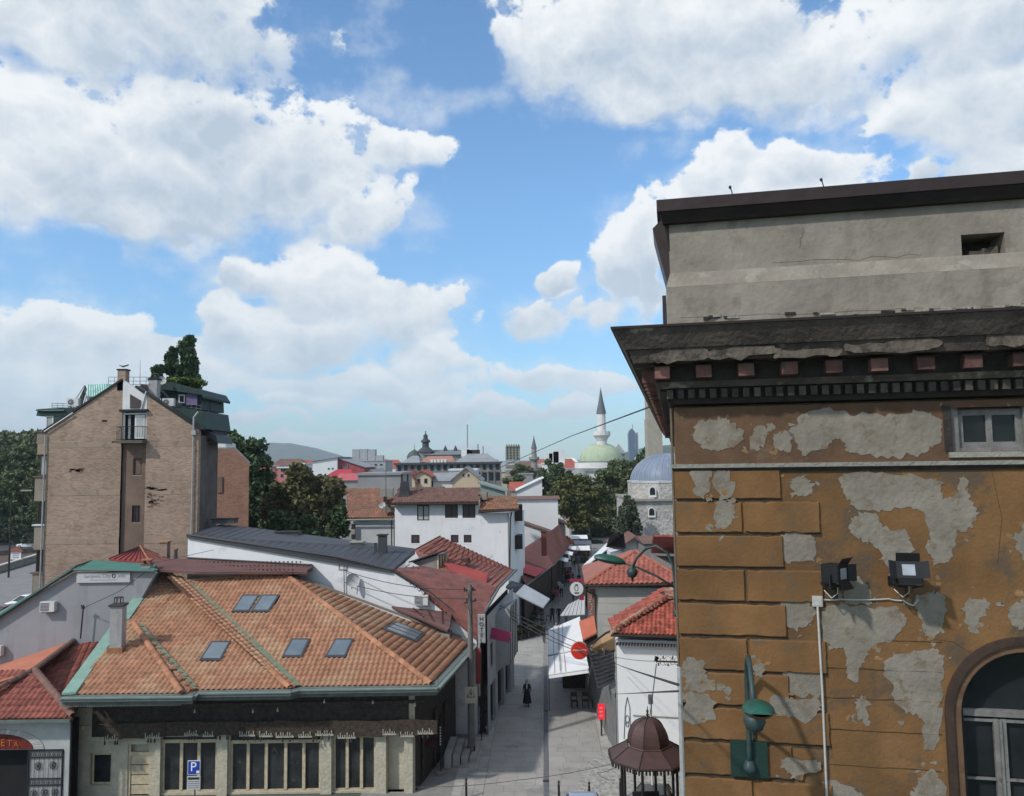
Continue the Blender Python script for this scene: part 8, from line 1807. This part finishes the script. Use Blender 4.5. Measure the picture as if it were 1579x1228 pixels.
rp = thing('red_banner', 'tall faded red banner between the restaurant corner and the hotel front', 'banner', G0(733, 1105)); p = at(733, 1000, 46); q = at(742, 1055, 46); MB().par((p.x, 46, q.z), (q.x-p.x, 0, 0), (0, .06, 0), (0, 0, p.z-q.z)).build('cloth', mat('faded_red_banner', (.30, .07, .07), .9, .15), rp); MB().tube([(q.x, 46.03, 0), (q.x, 46.03, p.z)], .03, 5).build('pole', blk, rp)
fp = thing('folded_parasol', 'closed dark parasol with pale lettering stripe beside the restaurant wall', 'parasol', G0(680, 1192)); p = G0(680, 1192)
MB().lathe(p, [(.02, 3.0), (.12, 2.7), (.17, 1.6), (.22, 1.1), (.14, 1.05), (.02, 1.1)], 9).build('canopy', blkc, fp); MB().tube([p, p+Z*3.1], .03, 6).build('pole', blk, fp); MB().lathe(p, [(.3, 0), (.3, .08), (.05, .1)], 10).build('foot', conc, fp)
m = MB()
for k in range(7): m.box(p+V((.0, -.20+.0, 1.5+k*.14)), (.07, .02, .09))
m.build('lettering', flat('pale_paint', (.45, .45, .43)), fp)
# ================================================================ pole, signs, bollards
cpole = mat('concrete_post', (.16, .155, .15), .9, .2, 2, streak=.3); PZ = G0(727, 1162); t = thing('utility_pole', 'thick grey concrete utility pole at the restaurant corner', 'utility pole', PZ); ptop = at(727, 902, PZ.y).z
MB().lathe(PZ, [(.215, 0), (.21, .3), (.16, ptop*.6), (.125, ptop)], 12).build('shaft', cpole, t); MB().box(PZ+Z*.22, (.42, .3, .42)).build('base_box', soot, t)
MB().tube([PZ+V((-.35, 0, ptop-.35)), PZ+V((.35, 0, ptop-.3))], .04, 5).tube([PZ+V((-.3, -.1, ptop-1.0)), PZ+V((.35, .1, ptop-.9))], .04, 5).build('crossarm', soot, t)
for k in range(6): MB().lathe(PZ+V((-.3+.12*k, -.06*(k % 2), ptop-.3-.6*(k % 2))), [(.02, 0), (.06, .03), (.04, .08), (.06, .11), (.01, .15)], 7).build('insulator', blk, t)
for k in range(3): cable('hanging_wire', [PZ+V((-.2+.15*k, -.15, ptop-.3)), PZ+V((.1-.2*k, -.3, ptop-1.0)), PZ+V((.05, -.2, ptop-2.2+.4*k))], .012, blk, '', .05, t)
t = thing('warning_sign', 'pale square warning sign with black triangle mounted on the concrete pole', 'sign', at(726, 1072, PZ.y-.3)); a, b = at(717, 1085, PZ.y-.32), at(736, 1059, PZ.y-.32)
pn = MB().par((a.x, a.y, a.z), (b.x-a.x, 0, 0), (0, .03, 0), (0, 0, b.z-a.z)).build('plate', mat('pale_yellow_plate', (.42, .41, .33), .6, .08), t)
c = (a+b)/2+V((0, -.012, .06)); tr_ = [c+V((-.21, 0, -.17)), c+V((.21, 0, -.17)), c+V((0, 0, .25))]; MB().tube(tr_+[tr_[0]], .022, 4).build('triangle', flat('black_print', (.02, .02, .02)), pn)
MB().slab([c+V((-.02, 0, .1)), c+V((.05, 0, .1)), c+V((.0, 0, -.0)), c+V((.05, 0, -.0)), c+V((-.03, 0, -.13)), c+V((-.01, 0, -.03)), c+V((-.05, 0, -.03))], (0, -.01, 0)).build('lightning_bolt', MATS['black_print'], pn)
PY = 33.2; p0 = at(300, 1228, PY); t = thing('parking_sign', 'blue parking sign with white P above a small tariff panel', 'parking sign', (p0.x, PY, 0)); a, b = at(289, 1195, PY), at(309, 1173, PY)
bp_ = MB().par(a, (b.x-a.x, 0, 0), (0, .03, 0), (0, 0, b.z-a.z)).build('plate', mat('white_sign_edge', (.55, .55, .55), .5, .05), t); MB().par(a+V((.025, -.006, .025)), (b.x-a.x-.05, 0, 0), (0, .005, 0), (0, 0, b.z-a.z-.05)).build('blue_face', mat('sign_blue', (.015, .045, .33), .5, .05), bp_)
text('P', .52, mat('sign_white', (.75, .75, .75), .5, .03), bp_, (a+b)/2+V((-.02, -.008, .02)), (1, 0, 0), Z, (0, -1, 0), .004)
MB().box((a+b)/2+V((.17, -.01, -.17)), (.12, .01, .10)).build('pictogram', MATS['sign_white'], bp_)
a2, b2_ = at(288, 1218, PY), at(309, 1197, PY); lp = MB().par(a2, (b2_.x-a2.x, 0, 0), (0, .03, 0), (0, 0, b2_.z-a2.z)).build('tariff_plate', mat('tariff_grey', (.45, .45, .45), .6, .05), t)
for k in range(5): MB().par(a2+V((.04, -.006, .06+k*.085)), (b2_.x-a2.x-.08, 0, 0), (0, .005, 0), (0, 0, .025 if k < 4 else .09)).build('print_line', MATS['grey_paint'] if k < 4 else MATS['black_print'], lp)
MB().tube([(p0.x-.02, PY+.06, 0), (p0.x-.02, PY+.06, b.z)], .035, 7).build('post', rail, t)
bl_ = MB(); bp0 = onz(719, 1232, 0); bl_.lathe(bp0, [(.055, 0), (.055, .75), (.03, .80), (.065, .88), (.03, .95), (.001, .96)], 8); bo = bl_.build('bollard', blk, None, 'black iron bollard at the bottom edge left of the street', 'bollard', 'black bollards along the square')
for x, y, lab in ((862, 1236, 'black bollard just left of the pale blue car roof'), (909, 1238, 'black bollard behind the pale blue car roof'), (957, 1232, 'black bollard before the kiosk, right of the blue car'), (703, 1262, 'black bollard nearest the restaurant corner at the bottom edge'), (600, 1262, 'black bollard in front of the restaurant corner door'), (505, 1262, 'black bollard in front of the second restaurant pilaster'), (133, 1262, 'black bollard in front of the small restaurant window, left one'), (163, 1262, 'black bollard in front of the small restaurant window, right one')):
    c = bo.copy(); COL.objects.link(c); c.location = onz(x, y, 0) if y < 1250 else at(x, 1240, 32.6)*V((1, 1, 0)) if False else onz(x, y, 0); c['label'] = lab
# lamp post by the river
p = G0(13, 892); t = thing('lamp_post', 'slim dark street lamp post standing on the river wall at far left', 'street lamp', p); zt_ = at(15, 765, p.y).z
MB().tube([p, V((p.x, p.y, zt_))], [.14, .08], 7).build('post', soot, t); MB().box(V((p.x+2.2, p.y, at(15, 757, p.y).z)), (1.6, .4, .2)).build('lamp_head', conc_l, t); MB().tube([V((p.x, p.y, zt_)), V((p.x+1.4, p.y, at(15, 757, p.y).z))], .06, 5).build('arm', soot, t)
bs = thing('river_notice', 'white notice board with red roofed top by the river', 'notice board', G0(24, 872)); p = G0(24, 872); MB().box(p+Z*1.6, (1.7, .1, 1.3)).build('board', wf_, bs); MB().slab([p+V((-1.1, -.3, 2.3)), p+V((1.1, -.3, 2.3)), p+V((0, -.3, 2.9))], (0, .6, 0)).build('roof', rt, bs)
for dx in (-.7, .7): MB().box(p+V((dx, 0, .5)), (.1, .1, 1)).build('post', wood_d, bs)
for k in range(3): MB().box(p+V((0, -.06, 1.3+k*.28)), (1.1, .02, .1)).build('print_line', MATS['grey_paint'], bs)
# ================================================================ cars
tyre = flat('tyre_rubber', (.02, .02, .02)); rimm = flat('rim_alloy', (.35, .35, .36), .4, .5)
def car(p, yaw, paint, label, name='parked_car'):
    t = thing(name, label, 'car', p, None, yaw); p = V((0, 0, 0)); tmp = []
    def bl(mb, n_, m_, smooth=False, parent=None):
        me = bpy.data.meshes.new(n_); me.from_pydata(mb.v, [], mb.f); me.materials.append(m_)
        if smooth: me.polygons.foreach_set('use_smooth', [True]*len(me.polygons))
        o = bpy.data.objects.new(n_, me); COL.objects.link(o); o.parent = parent or t; return o
    st_ = [(-2.05, .45, .62, .70), (-1.95, .30, .80, .82), (-1.2, .22, .92, .86), (-.6, .2, .96, .87), (.6, .2, .98, .87), (1.5, .22, .96, .86), (1.95, .32, .90, .80), (2.05, .45, .75, .70)]
    b = MB(); ring = []
    for (x, z0, z1_, w2) in st_: ring.append([(x, -w2*.92, z0), (x, -w2, z0+.18), (x, -w2, z1_-.12), (x, -w2*.88, z1_), (x, w2*.88, z1_), (x, w2, z1_-.12), (x, w2, z0+.18), (x, w2*.92, z0)])
    for r_ in ring: b.v += r_
    for i in range(len(ring)-1):
        for k in range(8): b.f.append((8*i+k, 8*i+8+k, 8*i+8+(k+1) % 8, 8*i+(k+1) % 8)); b.m.append(0)
    b.f += [tuple(range(8)), tuple(range(8*(len(ring)-1), 8*len(ring)))[::-1]]; bd = bl(b, 'body', paint)
    c = MB(); lo_ = [(-1.15, .93, .80), (1.75, .95, .78)]; hi_ = [(-.35, 1.42, .62), (1.25, 1.42, .60)]
    vs = [(-1.15, -.80, .93), (-1.15, .80, .93), (1.80, .78, .95), (1.80, -.78, .95), (-.35, -.62, 1.42), (-.35, .62, 1.42), (1.25, .60, 1.42), (1.25, -.60, 1.42)]
    c.add(vs, [(0, 4, 5, 1), (2, 6, 7, 3), (1, 5, 6, 2), (3, 7, 4, 0)]); bl(c, 'windows', GLASS)
    r_ = MB(); r_.add([(-.40, -.63, 1.415), (-.40, .63, 1.415), (1.30, .61, 1.415), (1.30, -.61, 1.415), (-.1, -.5, 1.475), (-.1, .5, 1.475), (1.0, .48, 1.475), (1.0, -.48, 1.475)], [(4, 5, 6, 7)[::-1], (0, 1, 5, 4)[::-1], (1, 2, 6, 5)[::-1], (2, 3, 7, 6)[::-1], (3, 0, 4, 7)[::-1], (0, 3, 2, 1)[::-1]]); bl(r_, 'roof', paint)
    q_ = MB()
    for (a_, b_) in ((0, 4), (1, 5), (2, 6), (3, 7)): q_.tube([vs[a_], vs[b_]], .035, 4)
    for s_ in (-1, 1): q_.tube([(.45, s_*.79, .95), (.45, s_*.62, 1.42)], .03, 4)
    bl(q_, 'pillars', paint)
    for x in (-1.3, 1.3):
        for s_ in (-1, 1):
            m = MB(); m.tube([(x, s_*.70, .31), (x, s_*.88, .31)], .31, 14); wo_ = bl(m, 'wheel', tyre); m = MB(); m.tube([(x, s_*.80, .31), (x, s_*.89, .31)], .19, 10); bl(m, 'rim', rimm, parent=wo_)
    for s_ in (-1, 1):
        m = MB(); m.box((-1.99, s_*.58, .68), (.14, .32, .14)); bl(m, 'headlight', lens); m = MB(); m.box((2.0, s_*.62, .78), (.10, .24, .16)); bl(m, 'tail_light', mat('tail_red', (.35, .01, .01), .4)); m = MB(); m.box((-.85, s_*.93, 1.0), (.12, .16, .12)); bl(m, 'wing_mirror', paint)
    return t
def paint(n, c): return mat('paint_'+n, c, .25, .06, 1, bump=0, spec=.6)
bp1 = onz(898, 1221, 1.45); car((bp1.x, bp1.y-1.2, 0), R(90), paint('pale_blue', (.30, .36, .47)), 'pale blue car roof at the bottom edge of the street')
bp1 = onz(1003, 1214, 1.35); car((bp1.x+.1, bp1.y-1.0, 0), R(84), paint('dark_grey', (.03, .032, .035)), 'dark car partly hidden by the kiosk at the bottom edge')
p = G0(44, 845); car(p, R(4), paint('white', (.75, .76, .77)), 'white car driving on the road across the river', 'car')
for k, (x, y, c, lab) in enumerate(((5, 829, 'white', 'white car parked under the trees, leftmost'), (12, 829, 'silver', 'silver car parked under the trees, second from left'), (22, 828, 'white', 'white car parked under the trees behind the lamp post'), (32, 827, 'dark_grey', 'dark car parked under the trees beside the pale one'), (42, 826.5, 'silver', 'pale car parked under the trees nearest the brick block'))):
    car(onz(x, y, .3), R(95), paint(c, {'white': (.75, .76, .77), 'silver': (.4, .41, .42), 'dark_grey': (.03, .032, .035)}[c]), lab)
p = onz(8, 945, .7); car((p.x, p.y, 0), R(60), paint('dark_red', (.16, .02, .03)), 'dark red car on the river road behind the sloping green verge'); p = onz(28, 925, 1.2); car((p.x, p.y+1.5, 0), R(60), paint('white', (.75, .76, .77)), 'white car on the river road just above the sloping green verge')
# ================================================================ overhead wires
PT_ = V((PZ.x, PZ.y, ptop-.25))
cable('overhead_wire', [onp(1001, 628, CO-RR*.6, RR), at(880, 673, 45), at(735, 737, 74)], .022, wire, 'long sloping wire crossing the sky in front of the tall minaret', .0)
cable('overhead_wire', [L(531, 880, .12), PT_], .022, wire, 'upper of two wires from the aerial pole on the white wall to the concrete pole', .35)
cable('overhead_wire', [L(531, 898, .12), PT_-Z*.5], .022, wire, 'lower of two wires from the aerial pole on the white wall to the concrete pole', .3)
cable('overhead_wire', [at(770, 934, 51), at(850, 972, 48), at(905, 996, 45.5), at(946, 1010, 43)], .022, wire, 'topmost of the wires slanting over the street to the red round sign', .05)
cable('overhead_wire', [at(770, 938, 51), at(850, 982, 48), at(912, 1008, 45)], .022, wire, 'middle wire slanting over the street to the red round sign', .05)
cable('overhead_wire', [at(772, 944, 51), at(850, 988, 48), at(920, 1014, 45)], .022, wire, 'lowest wire slanting over the street to the red round sign', .05)
ip = onp(1012, 1020, CO-RR*.9, RR) ; br = CO+RS*(ip-CO).dot(RS)
br.z = ip.z
t = thing('insulator_bracket', 'black wrought iron insulator bracket with curls on the side of the ochre building', 'bracket', br)
MB().tube([br, ip], .035, 5).build('arm', soot, t)
for k in range(5):
    c = ip+RR*(.08+.17*k)+Z*(.0 if k % 2 else .02); r_ = .10+.06*((k*7) % 3)/2; MB().tube([c+RR*math.cos(a_)*r_+Z*math.sin(a_)*r_ for a_ in [q*math.pi/6 for q in range(12)]], .008, 4).build('scroll', soot, t)
    MB().lathe(c+Z*(.10 if k % 2 else -.18), [(.01, 0), (.035, .02), (.02, .05), (.035, .08), (.01, .1)], 6).build('insulator', blk, t)
for k in range(4): MB().lathe(ip+V((random.uniform(-.06, .06), random.uniform(-.05, .05), random.uniform(-.1, .08))), [(.01, 0), (.05, .02), (.03, .06), (.05, .09), (.01, .11)], 6).build('insulator', blk, t)
cable('overhead_wire', [at(948, 1013, 42.5), ip], .012, wire, 'wire from the white corner house wall to the iron insulator bracket', .05)
cable('overhead_wire', [at(948, 1023, 42.5), onp(1046, 1056, CO-RR*.05, RR)], .014, wire, 'wire descending across the white wall to the ochre building edge', .02)
cable('overhead_wire', [ip-Z*.1, kc+V((.1, 0, zdt+.1))], .018, wire, 'twisted wire dropping from the insulator bracket to the kiosk dome', .02)
cable('overhead_wire', [at(940, 1071, 42), onp(1046, 1066, CO-RR*.04, RR)], .006, wire, 'thin pale wire running level across the white wall', .0)
cable('overhead_wire', [at(640, 1214, 34), at(800, 1203, 33), at(955, 1175, 32.5)], .012, wire, 'low thin wire crossing the street in front of the kiosk', .08)
cable('overhead_wire', [at(948, 1203, 32.6), at(920, 1192, 34), at(955, 1178, 32.5)], .01, wire, 'short slack wire hanging at the left eave of the kiosk', .1)
t = thing('grey_lamp_stub', 'short grey post with flat head standing behind the kiosk dome', 'post', at(1003, 1110, 36)); a = at(1003, 1112, 36); b = at(1003, 1075, 36); MB().tube([V((a.x, 36, 0)), b], .06, 6).build('post', acw, t); MB().box(b+Z*-.1, (.2, .12, .4)).build('head', acg, t)
# ================================================================ air
hv = bpy.data.materials.new('air'); hv.use_nodes = True; hv.node_tree.nodes.clear(); pvn = hv.node_tree.nodes.new('ShaderNodeVolumePrincipled'); pvn.inputs['Density'].default_value = HAZE; pvn.inputs['Color'].default_value = (.80, .90, 1, 1); pvn.inputs['Anisotropy'].default_value = 0
ho = hv.node_tree.nodes.new('ShaderNodeOutputMaterial'); hv.node_tree.links.new(pvn.outputs[0], ho.inputs['Volume'])
MB().box((0, 4450, 210), (9400, 9200, 430)).build('haze', hv, kind='stuff')
